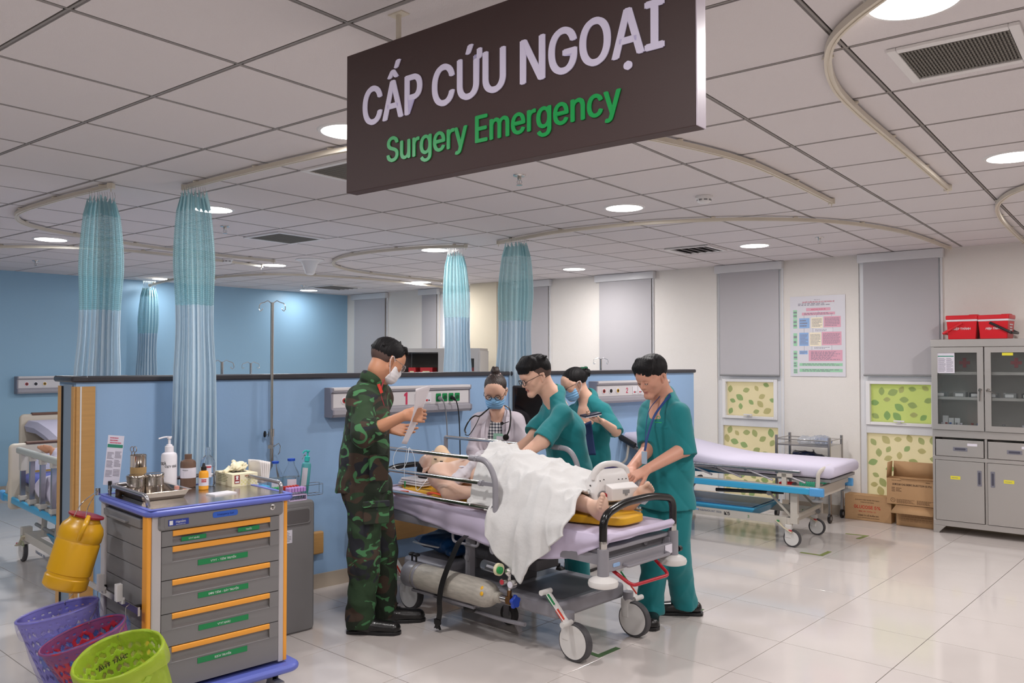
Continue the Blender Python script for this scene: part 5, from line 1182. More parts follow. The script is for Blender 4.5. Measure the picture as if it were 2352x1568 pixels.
b = sb(); b.tube(rounded([(-.24, -.385, .525), (-.245, -.385, .66), (-.29, -.33, .70), (-.30, .33, .70), (-.25, .385, .66), (-.24, .385, .52)], .05, 6), .017, 12); b.build('push_bar', M_cr, T)
b = sb(); b.box(-.26, -.23, -.38, .38, .50, .54); b.box(-.24, -.22, -.35, .35, .44, .50); b.build('foot_frame', M_cr, T)
for y in (-.38, .38):
    b = sb(); b.M = FY @ Matrix.Translation((-.235, y, .425)); b.lathe([(.02, .04), (.02, .012), (.045, .008), (.045, -.008), (.001, -.012)], 20); b.build('bumper_wheel', M_grey, T)
    b = sb(); b.box(.0, 1.45, y*.82-.015, y*.82+.015, .185, .25); b.build('base_beam', M_cr, T)
    b = sb(); b.box(-.05, .01, y*.82-.02, y*.82+.02, .20, .47); b.build('base_post', M_cr, T)
    b = sb(); b.tube([(.20, y*.80, .44), (-.02, y*.80, .22)], .022, 4, flat=.5); b.tube([(1.15, y*.80, .43), (1.30, y*.80, .24)], .022, 4, flat=.5); b.build('lift_arm', M_cr, T)
    for x, z in ((.20, .44), (-.02, .22), (1.15, .43)): b = sb(); b.cyl((x, y*.80-.025, z), (x, y*.80+.025, z), .02, n=14); b.build('pivot', M_grey, T)
b = sb(); b.cyl((.08, -.30, .45), (.55, -.30, .425), .011, n=10); b.cyl((.2, -.30, .444), (.7, -.30, .42), .016, n=12); b.build('gas_strut', M_black, T)
b = sb(); tr = lambda x0, x1, y, z: [(x0, -y, z), (x1, -y, z), (x1, y, z), (x0, y, z)]
b.loft([tr(.36, 1.35, .27, .285), tr(.34, 1.37, .31, .29), tr(.34, 1.37, .31, .275), tr(.42, 1.30, .25, .19)], caps=True); b.m = 0; b.build('storage_tray', M_cyan, T, bevel=.004); b = sb(); b.loft([tr(.375, 1.335, .275, .2905), tr(.42, 1.28, .235, .2)]); b.build('tray_well', mat('tray_deep_blue', '#0f6ea6', .4), T)
b = sb(); b.box(.0, .04, -.33, .33, .20, .24); b.tube([(-.04, -.33, .27), (-.02, .33, .27)], .022, 10); b.build('cross_beam', M_cr, T)
Rb = Matrix.Rotation(PI/2, 4, 'X')
def btext(s, x, z, size, m, xs=1, off=0): text('lettering', s, size, m, T, Matrix.Translation((x, .328, z)) @ Matrix.Rotation(PI, 4, 'Z') @ Rb, xs, off, .0006)
btext('PARAMOUNT BED', .75, .226, .036, mat('ink_slate', '#6a7488', .5), 1.05); btext('K5', .585, .222, .055, M_ink, 1.2, .0012); btext('3', .385, .217, .045, mat('ink_green', '#3f8a4a', .5)); b = sb(); b.box(.86, .96, -.3285, -.3265, .222, .236); b.build('blue_dash', mat('dash_blue', '#7fa8dc', .5), T)
def cast2(x, y, T, h=.19, rr=.075, pedal=True, sgn=-1):
    r = sb(); r.cyl((x, y-.014, rr), (x, y+.014, rr), rr, n=32); w = r.build('castor_wheel', M_tyre, T, bevel=.004); 
    for s in (-1, 1): r = sb(); r.M = FY @ Matrix.Translation((x, y+s*.0155, rr)) @ RX(PI/2*s); r.lathe([(rr*.80, -.004), (rr*.78, .004), (.001, .007)], 30); r.build('wheel_disc', M_pad, w)
    r = sb(); r.rbox(x+.0, x+.06, y-.024, y+.024, rr, h, .012); r.build('castor_housing', M_pad, T, bevel=.004); r = sb(); r.cyl((x+.03, y, h-.02), (x+.03, y, h+.06), .02, n=14); r.build('castor_stem', M_cr, T)
    if pedal:
        r = sb(); a, c = Vector((x+.13, y+sgn*.03, h+.03)), Vector((x-.01, y+sgn*.04, h-.06)); r.tube([a, a.lerp(c, .5)+Vector((0, 0, -.012)), c], [.02, .014, .022], 8, flat=.4); p = r.build('brake_pedal', mat('pedal_cream', '#d8cdb4', .45), T)
        for f, m in ((.12, M_green), (.9, M_red)): q = a.lerp(c, f); r = sb(); r.ball((q.x, q.y+sgn*.006, q.z+.006), .018, 10, sy=.5, sz=.5); r.build('pedal_mark', m, p)
for x in (0, 1.42):
    for y in (-.315, .315): cast2(x, y, T)
b = sb(); b.rbox(1.50, 1.66, -.45, -.40, .80, .87, .02, axis='x') if False else b.cyl((1.48, -.41, .775), (1.66, -.41, .86), .028, n=16); b.build('black_grip', M_black, T); b = sb(); b.tube(rounded([(1.55, -.40, .80), (1.58, -.40, .62), (1.7, -.40, .56)], .05), .012, 10); b.tube([(1.72, -.40, .60), (1.60, -.40, .57), (1.35, -.40, .55)], .012, 10); b.build('head_bracket', M_cr, T)

# ---------------------------------------------------------------- ward beds behind the partition end
LO = Vector((-3.907, 6.537, 0)); LX = Vector((.69, -.72, 0)).normalized(); LRZ = math.atan2(LX.y, LX.x)
L = thing('ward_bed', 'cream ward bed with cyan bumper, raised side rail and blue mattress', 'bed', LO, LRZ)
# inside of the bed lies at negative y (builder y flipped)
M_bmat = mat('mattress_blue', '#3c4fa6', .35, bump=.1, bscale=20)
b = sb(); b.rbox(-.10, 1.55, -.80, -.06, .60, .685, .05, axis='x'); b.build('mattress', M_bmat, L, bevel=.02, seg=3, label='royal blue vinyl mattress')
b = sb(); b.box(-.08, 1.58, -.80, -.06, .555, .60); b.build('deck', M_grey, L, bevel=.004)
b = sb(); b.rbox(-.44, 1.58, -.015, .012, .45, .505, .012, axis='x'); b.build('bumper_rail', M_cyan, L, label='cyan bumper rail'); b = sb(); b.box(-.40, 1.58, -.05, -.014, .50, .515); b.build('side_frame', M_cr, L)
b = sb(); b.rbox(-.47, -.36, -.03, .022, .44, .52, .02, axis='x'); b.build('bumper_corner', mat('corner_blue', '#5aa5e0', .35), L)
b = sb(); b.rbox(.05, 1.50, -.022, .018, .862, .912, .014, axis='x'); b.build('rail_top', mat('rail_pale', '#b8bab4', .4), L)
for k, x in enumerate((.18, .44, .72, 1.0, 1.28)):
    b = sb(); b.box(x-.018, x+.018, -.018, .014, .50, .87); b.build('rail_bar', M_tube, L); b = sb(); b.rbox(x-.03, x+.03, -.03, .022, .515, .55, .008); b.build('bar_foot', M_cr, L); b = sb(); b.rbox(x-.026, x+.026, -.026, .02, (.74 if k == 0 else .835), .87, .006); b.build('bar_cap', M_cr, L)
b = sb(); b.rbox(-.15, -.10, -.84, .03, .40, .925, .04, 6, axis='x'); hb = b.build('end_board', mat('board_cream', '#cfc4b4', .45), L, bevel=.01); b = sb(); b.rbox(-.158, -.092, -.74, -.09, .915, .935, .008, axis='y'); b.build('wood_strip', mat('strip_walnut', '#6a4a3c', .5), hb)
b = sb(); b.rbox(-.10, -.095, -.62, -.20, .84, .875, .008, axis='x'); b.build('grip_slot', mat('slot_tan', '#b5a896', .5), hb); b = sb(); b.box(-.099, -.095, -.30, -.12, .70, .83); ch = b.build('chart', M_lbl, hb); b = sb(); b.box(-.0995, -.098, -.30, -.12, .69, .71); b.build('yellow_edge', M_yb, ch)
b = sb(); b.tube(rounded([(-.36, -.02, .50), (-.34, -.03, .60), (-.20, -.04, .66), (-.14, -.05, .66)], .06), .018, 10); b.build('push_bar', M_cr, L)
b = sb(); b.box(.05, 1.5, -.08, -.04, .185, .245); b.build('base_beam', M_cr, L); b = sb(); b.box(.01, .08, -.10, -.03, .15, .28); b.build('base_post', M_cr, L); b = sb(); b.box(.05, .10, -.75, -.06, .19, .24); b.build('cross_beam', M_cr, L)
for x in (.35, .7): b = sb(); b.tube([(x, -.12, .46), (x-.05, -.12, .24)], .02, 4, flat=.5); b.build('lift_arm', M_cr, L)
b = sb(); b.tube([(.10, -.12, .30), (1.1, -.12, .29)], .014, 8); b.build('lift_bar', M_grey, L)
b = sb(); b.loft([[(x, -y, z) for x, y, z in q] for q in ([(.45, .10, .28), (1.45, .10, .28), (1.45, .70, .28), (.45, .70, .28)], [(.50, .14, .20), (1.40, .14, .20), (1.40, .64, .20), (.50, .64, .20)])]); b.build('storage_tray', M_cyan, L, bevel=.004)
text('lettering', 'C13b', .07, mat('ink_olive2', '#8c9468', .5), L, Matrix.Translation((.36, -.039, .215)) @ R90, 1, .001, .0006) ; text('lettering', 'PARAMOUNT BED', .04, mat('ink_slate', '#6a7488', .5), L, Matrix.Translation((.85, -.039, .215)) @ R90, 1, 0, .0006)
for x, y in ((-.02, -.06), (1.45, -.06), (-.02, -.72)): cast2(x, y, L, h=.19, rr=.085, pedal=(y > -.1), sgn=1)
# crumpled sheet and the sleeping person's foot
t = thing('crumpled_sheet', 'crumpled lilac sheet falling over the side of the blue mattress', 'sheet', LO, LRZ)
fo = folds(31, .022, 16)
def shp(u, v):
    x = .52 + .95*u; s = v*1.0; zb_ = .52 + .05*math.sin(u*9)
    if s < .62: y, z = -.80 + (.78/.62)*s, .70 + .16*math.sin(PI*s/.62)*math.exp(-((x-.9)/.5)**2) + .02*math.sin(u*17+s*8)
    else: f = (s-.62)/.38; y, z = -.045 + .02*math.sin(f*PI), .695 - f*(.695-zb_)
    edge = .06*math.sin(v*11)*(1-u); return Vector((x-edge, -y, z)) + Vector((.012*math.sin(v*23+u*9), .012*math.sin(u*31+v*7), .018*math.sin(u*23+v*13)*(.3+.7*(s < .62))))
b = MB(); b.grid(shp, 60, 50); b.build('cloth', M_sh2, t, angle=180, solid=.004, fix=False)
# second ward bed against the blue wall
F = thing('ward_bed', 'cream ward bed with a raised white sheeted mattress near the blue wall', 'bed', Vector((-5.05, 8.75, 0)), LRZ)
b = sb(); b.rbox(-.55, -.50, -.95, .02, .42, 1.0, .05, 6, axis='x'); b.build('end_board', mat('board_cream', '#cfc4b4', .45), F, bevel=.01); b = sb(); b.rbox(-.56, -.49, -.85, -.1, .985, 1.012, .008, axis='y'); b.build('wood_strip', mat('strip_walnut', '#6a4a3c', .5), F)
b = sb(); b.loft([[(x, -.90, z-.12), (x, -.04, z-.12), (x, -.02, z-.06), (x, -.06, z), (x, -.88, z), (x, -.92, z-.06)] for x, z in ((-.48, .93), (-.1, .93), (.3, .88), (.7, .80), (1.3, .76))]); b.build('mattress', M_sh2, F, angle=50, label='mattress under a white sheet')
b = sb(); b.box(-.5, 1.3, -.9, -.05, .56, .62); b.build('deck', M_grey, F); b = sb(); b.rbox(-.6, 1.3, -.01, .015, .45, .50, .01, axis='x'); b.build('bumper_rail', mat('bumper_dull', '#5d8fb4', .4), F)
b = sb(); b.box(.0, 1.2, -.1, -.05, .18, .24); b.box(0, .06, -.1, -.05, .24, .56); b.build('base_beam', M_cr, F)
for x, y in ((0, -.08), (1.2, -.08)): cast2(x, y, F, h=.19, rr=.085, pedal=False)
for k in range(3): b = sb(); b.rbox(.15+k*.22, .19+k*.22, -.03, .0, .60, .72, .006); b.build('rail_bar', M_cr, F)

# ---------------------------------------------------------------- steel cabinet
AX = Vector((.768, -.6405, 0)); AO = Vector((3.93, 7.697, 0)); ARZ = math.atan2(AX.y, AX.x)
A = thing('steel_cabinet', 'tall stainless steel medicine cabinet with glass doors and a red cross', 'cabinet', AO, ARZ)
AW, AD = .84, .295
M_ss = mat('cabinet_steel', '#c9c5c2', .32, .75, bump=.04, bscale=3, aniso=(1, 1, 60)); M_ssd = mat('cabinet_inside', '#a29e9a', .5, .3); M_gl = mat('door_glass', '#f2f6f6', .03, trans=.97, ior=1.3)
b = MB(); b.box(-.028, AW+.02, -.012, AD, 1.715, 1.785); b.build('top_cornice', M_ss, A, bevel=.004)
b = MB()
for a in ((-.02, 0, 0, AD, .10, 1.715), (AW, AW+.02, 0, AD, .10, 1.715), (0, AW, AD-.01, AD, .10, 1.715), (0, AW, .01, AD-.01, .92, .955), (0, AW, .01, AD-.01, .68, .70), (0, AW, .01, AD-.01, .10, .12), (.405, .425, .01, AD-.01, .12, .92)): b.box(*a)
b.build('carcass', M_ss, A); b = MB(); b.box(0, AW, AD-.016, AD-.0105, .955, 1.714); b.build('back_panel', M_ssd, A)
for z0_, z1_ in ((.885, .95), (.675, .71), (.07, .12)): b = MB(); b.box(-.02, AW+.02, -.004, .006, z0_, z1_); b.build('face_rail', M_ss, A, bevel=.002)
for x in (-.02, AW-.03): b = MB(); b.prism([(x, .075), (x+.11 if x < 0 else x+.05, .075), (x+.05, .012), (x, .012)] if x < 0 else [(x-.06, .075), (x+.05, .075), (x+.05, .012), (x, .012)], -.004, .05, axis='y'); b.box(x, x+.05, 0, .05, 0, .012); b.build('cabinet_foot', M_ss, A)
def door(x0, x1, hinge):
    f = MB(); w = .05; z0, z1 = .955, 1.712
    for q in ([(x0, z0), (x1, z0), (x1-w, z0+w), (x0+w, z0+w)], [(x0, z1), (x0+w, z1-w), (x1-w, z1-w), (x1, z1)], [(x0, z0), (x0+w, z0+w), (x0+w, z1-w), (x0, z1)], [(x1, z0), (x1, z1), (x1-w, z1-w), (x1-w, z0+w)]): f.prism(q, -.022, -.002, axis='y')
    d = f.build('glass_door', M_ss, A, angle=20); g = MB(); g.box(x0+w, x1-w, -.013, -.010, z0+w, z1-w); g.build('door_pane', M_gl, d)
    hx_ = x1-.025 if hinge < 0 else x0+.025; h = MB(); h.M = Matrix.Translation((hx_, -.022, 1.325)) @ R90; h.lathe([(.017, 0), (.017, .006), (.010, .014)], 18); h.M = Matrix(); e = (hx_-.005, -.036, 1.225) if hinge < 0 else (hx_+.075, -.036, 1.285); h.tube([(hx_, -.034, 1.325), e], [.011, .008], 10, flat=.6); h.build('door_handle', M_chrome, d); return d
d1 = door(-.018, .408, -1); d2 = door(.418, .838, 1)
for z in (1.475, 1.245): b = MB(); b.box(.0, AW, .02, AD-.02, z-.006, z+.006); b.box(.0, AW, .018, .022, z-.014, z+.012); b.build('shelf', M_ss, A)
for x0, x1 in ((.0, .405), (.425, .835)):
    b = MB(); b.box(x0+.01, x1-.005, -.012, .0, .715, .865); dr = b.build('steel_drawer', M_ss, A, bevel=.002); b = MB(); xm = (x0+x1)/2+.01; b.rbox(xm-.058, xm+.058, -.0155, -.011, .765, .80, .004, axis='y'); b.build('pull_plate', mat('pull_grey', '#8a8a96', .4, .5), dr); b = MB(); b.rbox(xm-.045, xm+.045, -.0165, -.015, .774, .792, .008, 4, axis='y'); b.build('pull_recess', mat('pull_dark', '#4a4a58', .4), dr)
    b = MB(); b.box(x0+.27, x0+.35, -.0135, -.0118, .815, .838); b.build('drawer_tag', M_lbl, dr)
    b = MB(); b.box(x0+.005, x1-.003, -.012, .0, .125, .672); dd = b.build('steel_door', M_ss, A, bevel=.002); xh = x1-.04 if x0 == 0 else x0+.045
    b = MB(); b.rbox(xh-.017, xh+.017, -.0155, -.011, .46, .60, .004, axis='y'); b.build('pull_plate', mat('pull_grey', '#8a8a96', .4, .5), dd); b = MB(); b.rbox(xh-.009, xh+.009, -.0165, -.015, .475, .585, .008, 4, axis='y'); b.build('pull_recess', mat('pull_dark', '#4a4a58', .4), dd)
    b = MB(); b.box(x0+.13, x0+.21, -.0135, -.0118, .505, .535); yl = b.build('yellow_tag', mat('tag_yellow', '#e6dc3c', .5), dd); l = MB(); lines(l, Matrix.Translation((x0+.17, -.0137, .52)) @ R90, .06, .012, 1, 3); l.build('print', M_grey, yl)
for x in (.62, .20):
    b = MB(); 
    b.box(x-.045, x+.045, AD-.020, AD-.017, 1.555, 1.585); b.box(x-.015, x+.015, AD-.0201, AD-.0169, 1.525, 1.615); b.build('red_cross', mat('cross_red', '#cf4555', .5), A, label='red cross')
b = MB(); b.box(.555, .64, -.0145, -.0135, 1.635, 1.66); b.build('yellow_tag', mat('tag_yellow', '#e6dc3c', .5), d2)
b = MB(); b.box(.03, .175, -.0150, -.0135, 1.475, 1.665); nt_ = b.build('notice_sheet', M_lbl, d1, label='white notice sheet taped inside the glass'); b = MB(); b.box(.036, .169, -.0155, -.0149, 1.625, 1.634); b.build('green_band', mat('band_green', '#2f8a72', .5), nt_)
l = MB(); lines(l, Matrix.Translation((.07, -.0151, 1.55)) @ R90, .06, .13, 14, 3); lines(l, Matrix.Translation((.135, -.0151, 1.55)) @ R90, .055, .13, 14, 4); l.build('print', pc['k'], nt_, angle=0)
def ap(x, y, z): q = AO + AX*x + Vector((-AX.y, AX.x, 0))*y; return Vector((q.x, q.y, z))
r = random.Random(5)
for k, (x, z) in enumerate([(.04, 1.253), (.20, 1.253), (.33, 1.253), (.46, 1.253), (.60, 1.253), (.74, 1.253)]):
    t = thing('parts_bin', ('clear open bin with white tag, first on the middle cabinet shelf', 'grey tagged bin next to the first clear bin on the cabinet shelf', 'dark tagged bin behind the chrome handle on the cabinet shelf', 'clear tagged bin just past the middle of the cabinet shelf', 'grey tagged bin in the middle of the red cross bay shelf', 'dark tagged bin at the frame edge of the red cross bay shelf')[k], 'bin', ap(x, .05, z), ARZ, 'bins on the middle shelf')
    b = MB(); b.box(-.05, .05, 0, .10, 0, .003)
    for a in ((-.05, .05, 0, .003), (-.05, .05, .097, .10), (-.05, -.047, 0, .10), (.047, .05, 0, .10)): b.box(*a, 0, .045)
    b.build('tub', (M_clr, M_grey, M_black)[k % 3], t); b = MB(); b.box(-.035, .03, -.003, -.0005, .008, .035); b.build('tag', M_wt, t)
VC = [('white lidded', '#d8d4e0'), ('red lidded', '#b03a3a'), ('blue lidded', '#3a6ac0'), ('grey lidded', '#9a9aa0')]
for k in range(9):
    x = (.05, .085, .12, .17, .21, .30, .345, .55, .70)[k]; n_, c_ = VC[k % 4]
    t = thing('medicine_vial', ('white vial at the hinge end of the lowest glass shelf', 'red capped vial beside the hinge end vial', 'blue capped vial just behind the taller cartons', 'grey capped vial between the two blue and white vials', 'white vial close to the violet footed carton', 'red capped vial alone in the middle of the door', 'blue capped vial at the handle side of the first door', 'grey capped vial alone in the red cross bay', 'white vial farthest along the red cross bay')[k], 'vial', ap(x, .06, .956), 0, 'vials on the lowest glass shelf'); b = MB(); b.lathe([(.013, 0), (.013, .04), (.007, .046), (.007, .05)], 12); b.build('vial', M_clr if k % 2 else M_lbl, t); b = MB(); b.lathe([(.010, .048), (.010, .062), (.001, .062)], 12); b.build('cap', mat('vial_'+c_[1:], c_, .5), t)
for k, x in enumerate((.065, .115, .165)):
    t = thing('medicine_carton', ('white medicine carton nearest the hinge', 'white medicine carton with violet foot', 'plain white medicine carton beside the violet one')[k], 'carton', ap(x, .12, .956), ARZ, 'cartons behind the glass'); b = MB(); b.box(-.022, .022, 0, .03, 0, .10+.02*(k == 0)); b.build('carton', M_wt, t); b = MB(); b.box(-.0225, .0225, -.001, .0, .0, .03); b.build('violet_foot', mat('violet_print', '#6a3a6a', .5), t)
# cool boxes
def cooler(x, label, txt, rz, black, sc=1):
    t = thing('cool_box', label, 'cool box', ap(x, .13, 1.7855), ARZ+rz, 'red cool boxes on the cabinet'); w, d, h = .125*sc, .10, .185*sc; M_cr_ = mat('cooler_red', '#d8202c', .3)
    b = MB(); rg = [[(sx*w*k_, sy*d*k_, z) for sx, sy in ((-1, -1), (1, -1), (1, 1), (-1, 1))] for k_, z in ((.88, 0), (.90, .004), (1.0, h))]; b.loft(rg); b.build('tub', M_cr_, t, bevel=.010, seg=3)
    b = MB(); b.rbox(-w*1.04, w*1.04, -d*1.05, d*1.05, h-.022, h-.004, .012); b.build('white_band', M_wpl, t); b = MB(); b.rbox(-w*1.06, w*1.06, -d*1.08, d*1.08, h-.004, h+.035, .014); b.build('lid', M_cr_, t, bevel=.004); b = MB(); b.rbox(w*.4, w*1.0, -.04, .04, h+.034, h+.042, .008); b.build('lid_latch', M_cr_, t)
    b = MB(); dx = -w*1.05 if not black else w*1.05; b.tube(rounded([(w*.05 if not black else -w*.2, -d*1.06, h-.035), (dx*1.15, -d*1.12, h-.13), (dx*1.15, d*1.12, h-.13), (w*.05 if not black else -w*.2, d*1.06, h-.035)], .015), .009, 8, flat=1.3); b.build('carry_handle', M_black if black else M_cr_, t)
    text('lettering', txt, .036*sc, M_wt, t, Matrix.Translation((.0, -d*.985, h*.52)) @ Matrix.Rotation(.03, 4, 'X') @ R90, .95, .0008, .0006, italic=.4 if black else 0)
    if black: l = MB(); lines(l, Matrix.Translation((w*.985, 0, h*.5)) @ Matrix.Rotation(PI/2, 4, 'Z') @ R90, .10, .10, 4, 2); l.build('side_print', M_wt, t)
    return t
cooler(.225, 'red cool box with a red handle, the one above the hinge side', 'HIỆP THÀNH', .02, False); cooler(.49, 'red cool box with a black handle and script lettering', 'Hiệp Thành', -.10, True, .98)
# far cabinet behind the partition
q = at(1020, 830, 10.6); Fc = thing('steel_cabinet', 'distant grey steel cabinet with red bins behind the partition', 'cabinet', (q.x, q.y, 0), -.20)
b = MB(); b.box(-.60, .47, 0, .45, 1.70, 1.75)
for a in ((-.60, -.58, 0, .45), (-.08, -.06, 0, .45), (.45, .47, 0, .45), (-.6, .47, .44, .45)): b.box(*a, .08, 1.70)
b.box(-.58, .45, .0, .44, 1.38, 1.40); b.box(-.58, .45, .0, .44, .9, .92); b.box(-.58, .45, .0, .44, .08, .1); b.build('carcass', M_ss, Fc); b = MB()
for a in ((-.06, .45, 1.62, 1.70), (-.06, .0, .9, 1.62), (.40, .45, .9, 1.62)): b.box(a[0], a[1], -.015, 0, a[2], a[3])
b.build('glass_door', M_ss, Fc); b = MB(); b.box(.0, .40, -.008, -.004, .9, 1.62); b.build('door_pane', M_gl, Fc)
b = MB(); b.box(-.57, .44, .42, .43, .92, 1.69); b.build('back_panel', mat('cab_dark', '#4a4640', .6), Fc); b = MB(); b.box(.47, .48, .0, .45, .3, 1.72); b.build('side_panel', mat('grey_card', '#b5b0aa', .7), Fc)
for k, (x, w_) in enumerate(((-.52, .10), (-.36, .17), (.06, .14), (.26, .16))):
    p = Fc.matrix_basis @ Vector((x, .12, 1.402)); t = thing('storage_bin', ('red bin half hidden by glasses', 'red bin with a cream tag at the dark bay', 'red bin behind the glass beside the door frame', 'red bin behind the glass beside the curtain')[k]+' in the distant cabinet', 'bin', (q.x, q.y, 0), -.20, 'red bins in the distant cabinet'); t.location = Matrix.Translation((q.x, q.y, 0)) @ Matrix.Rotation(-.20, 4, 'Z') @ Vector((x, .12, 1.402))
    b = MB(); b.box(0, w_, 0, .2, 0, .004)
    for a in ((0, w_, 0, .004), (0, w_, .196, .2), (0, .004, 0, .2), (w_-.004, w_, 0, .2)): b.box(*a, 0, .10)
    b.build('tub', mat('bin_red', '#c22a30', .4), t); b = MB(); b.box(w_*.2, w_*.75, -.002, 0, .02, .055); b.build('tag', mat('tag_cream', '#e8dcb0', .5), t)

# ---------------------------------------------------------------- cardboard boxes
M_card = mat('cardboard', '#b8926a', .8, bump=.1, bscale=60, var=.06, vscale=8)
def carton(loc, rz, w, d, h, label, lid=True):
    t = thing('cardboard_box', label, 'box', loc, rz); b = MB(); th = .004
    for a in ((0, w, 0, th), (0, w, d-th, d), (0, th, th, d-th), (w-th, w, th, d-th)): b.box(*a, 0, h)
    b.box(0, w, 0, d, 0, th)
    if lid: b.box(0, w, 0, d/2-.001, h, h+th); b.box(0, w, d/2+.001, d, h, h+th)
    b.build('carton', M_card, t, bevel=.001); return t
g1 = fl(1941, 1190); t = carton(g1, ARZ-.0, .44, .15, .245, 'closed brown cardboard box printed GLUCOSE 5% standing on the floor')
M_rp = mat('print_red', '#c23a2c', .6); M_bp = mat('print_brown', '#4a3428', .7)
def tx(t, s, x, z, sz, m, xs=1, off=0): text('lettering', s, sz, m, t, Matrix.Translation((x, -.001, z)) @ R90, xs, off, .0004)
tx(t, 'GLUCOSE 5%', .215, .135, .060, M_rp, .92, .0015); tx(t, 'SĐK: VD-35954-22', .215, .092, .024, M_rp); tx(t, 'CÔNG TY CỔ PHẦN IVC', .225, .052, .026, M_bp, .95, .0006); tx(t, 'DUNG DỊCH TIÊM TRUYỀN TĨNH MẠCH', .215, .205, .018, M_bp, .95); tx(t, 'THÙNG 30 CHAI 500ML', .215, .182, .016, M_bp); tx(t, 'Lot 12.9, KCN Đồng Nam, Co Chi, Vietnam', .225, .030, .015, M_bp)
g2 = fl(2059, 1205); t = carton(g2, ARZ, .36, .17, .195, 'open empty cardboard box under the sodium chloride box with its front flap folded down', False)
b = MB(); b.add([(0, 0, .195), (.36, 0, .195), (.345, -.10, .13), (-.03, -.10, .13)], [(0, 1, 2, 3)]); b.build('front_flap', M_card, t, solid=.004); b = MB(); b.add([(0, 0, .195), (0, .17, .195), (-.02, .15, .25), (-.02, .02, .25)], [(0, 1, 2, 3)]); b.m = 0; b.build('side_flap', M_card, t, solid=.004)
l = MB(); lines(l, Matrix.Translation((.18, -.001, .08)) @ R90, .28, .08, 4, 6); l.build('faded_print', mat('print_faded', '#a37f5c', .8), t, angle=0)
g3 = g2 + AX*(-.085) + Vector((0, 0, .199)); t = carton(g3, ARZ, .46, .165, .25, 'open cardboard box printed SODIUM CHLORIDE INJECTION stacked on the empty box', False)
tx(t, 'SODIUM CHLORIDE INJECTION (0.9%)', .228, .195, .033, M_bp, .80, .0012); tx(t, '500mL', .37, .228, .018, M_bp); tx(t, 'Sterile, Non-pyrogenic', .09, .232, .012, M_bp)
for x, z, w_, h_, n_ in ((.17, .035, .16, .04, 4), (.35, .035, .16, .04, 5), (.06, .145, .03, .05, 3), (.11, .145, .05, .04, 3)): l = MB(); lines(l, Matrix.Translation((x, -.001, z)) @ R90, w_, h_, n_, int(x*100)); l.build('fine_print', mat('print_faded2', '#7d5f45', .8), t, angle=0)
b = MB(); b.M = Matrix.Translation((.055, -.0008, .04)) @ R90; b.tube([(math.cos(a)*.02, math.sin(a)*.02, 0) for a in [2*PI*k/24 for k in range(24)]], .0012, 4, close=True); b.tube([(-.010, -.008, 0), (0, .012, 0), (.010, -.008, 0)], .001, 4); b.build('round_emblem', M_bp, t)
b = MB(); b.add([(0, .0, .25), (0, .165, .25), (.01, .16, .40), (.01, .0, .40)], [(0, 1, 2, 3)]); b.build('side_flap', M_card, t, solid=.004); b = MB(); b.add([(.02, .165, .25), (.46, .165, .25), (.46, .175, .40), (.02, .175, .40)], [(0, 1, 2, 3)]); b.build('back_flap', M_card, t, solid=.004)
b = MB(); b.add([(.12, .0, .25), (.46, .0, .25), (.46, -.02, .262), (.15, -.012, .256)], [(0, 1, 2, 3)]); b.build('front_flap', M_card, t, solid=.003); b = MB(); b.box(.004, .456, .004, .161, .205, .21); b.build('contents', mat('cloudy_wrap', '#c9b49a', .3), t)

# ---------------------------------------------------------------- steel instrument trolley by the wall
def rws(px, off):
    P0 = rw(0, 0, off); a = (px-1176)/FPX; cp, sp = math.cos(PITCH), math.sin(PITCH); k = a*cp  # X = k*Y
    return (k*P0.y - P0.x)/(RD.x - k*RD.y)
sL, sR = rws(1782, .50), rws(1903, .50); wT = sR-sL
t = thing('instrument_trolley', 'chrome framed three-tier instrument trolley behind the empty bed', 'trolley', rw(sL, 0, .50), math.atan2(RD.y, RD.x))
dT = .36; M_fr = mat('trolley_chrome', '#b3afac', .3, 1)
for x, y in ((0, 0), (wT, 0), (0, dT), (wT, dT)): b = MB(); b.rbox(x-.012, x+.012, y-.012, y+.012, .09, .835, .004); b.build('trolley_post', M_fr, t)
for z in (.745, .53, .30): b = MB(); b.box(.0, wT, 0, dT, z-.012, z); b.build('shelf', M_fr, t)
for y in (0, dT):
    for z in (.795,): b = MB(); b.cyl((0, y, z), (wT, y, z), .005, n=8); b.build('guard_rail', M_fr, t)
for x in (0, wT): b = MB(); b.cyl((x, 0, .80), (x, dT, .80), .005, n=8); b.build('guard_rail', M_fr, t); b = MB(); b.box(x-.002, x+.002, .01, dT-.01, .56, .745) if x else b.box(x-.002, x+.002, .01, .03, .56, .57); b.build('side_sheet', mat('clear_sheet', '#d9d6d4', .3), t)
for x, y in ((0, 0), (wT, 0), (0, dT), (wT, dT)): b = MB(); b.cyl((x-.01, y, .045), (x+.01, y, .045), .045, n=22); w = b.build('castor_wheel', M_black, t); b = MB(); b.cyl((x-.012, y, .045), (x+.012, y, .045), .02, n=14); b.build('hub', M_grey, w); b = MB(); b.box(x-.014, x+.014, y-.012, y+.012, .085, .10); b.build('fork', M_fr, w)
tb = lambda x, y, z: rw(sL, 0, .50) + RD*x - RN*y + Vector((0, 0, z))
trz = math.atan2(RD.y, RD.x)
t = thing('cable_bag', 'clear plastic bag of coiled leads on top of the instrument trolley', 'bag', tb(wT*.62, .18, .75), trz)
P, Q = sdf([RC((-.13, 0, .03), (.13, .0, .03), .035, .03, .02, ((0, 1, 0), 2.5)), EL((.06, 0, .05), (.09, .08, .035), None, .02)], .008, folds(7, .012, 45)); sdf_obj('wrap', [(P, Q)], mat('wrap_clear', '#dfe4ec', .12, trans=.6, alpha=.75), t)
b = MB()
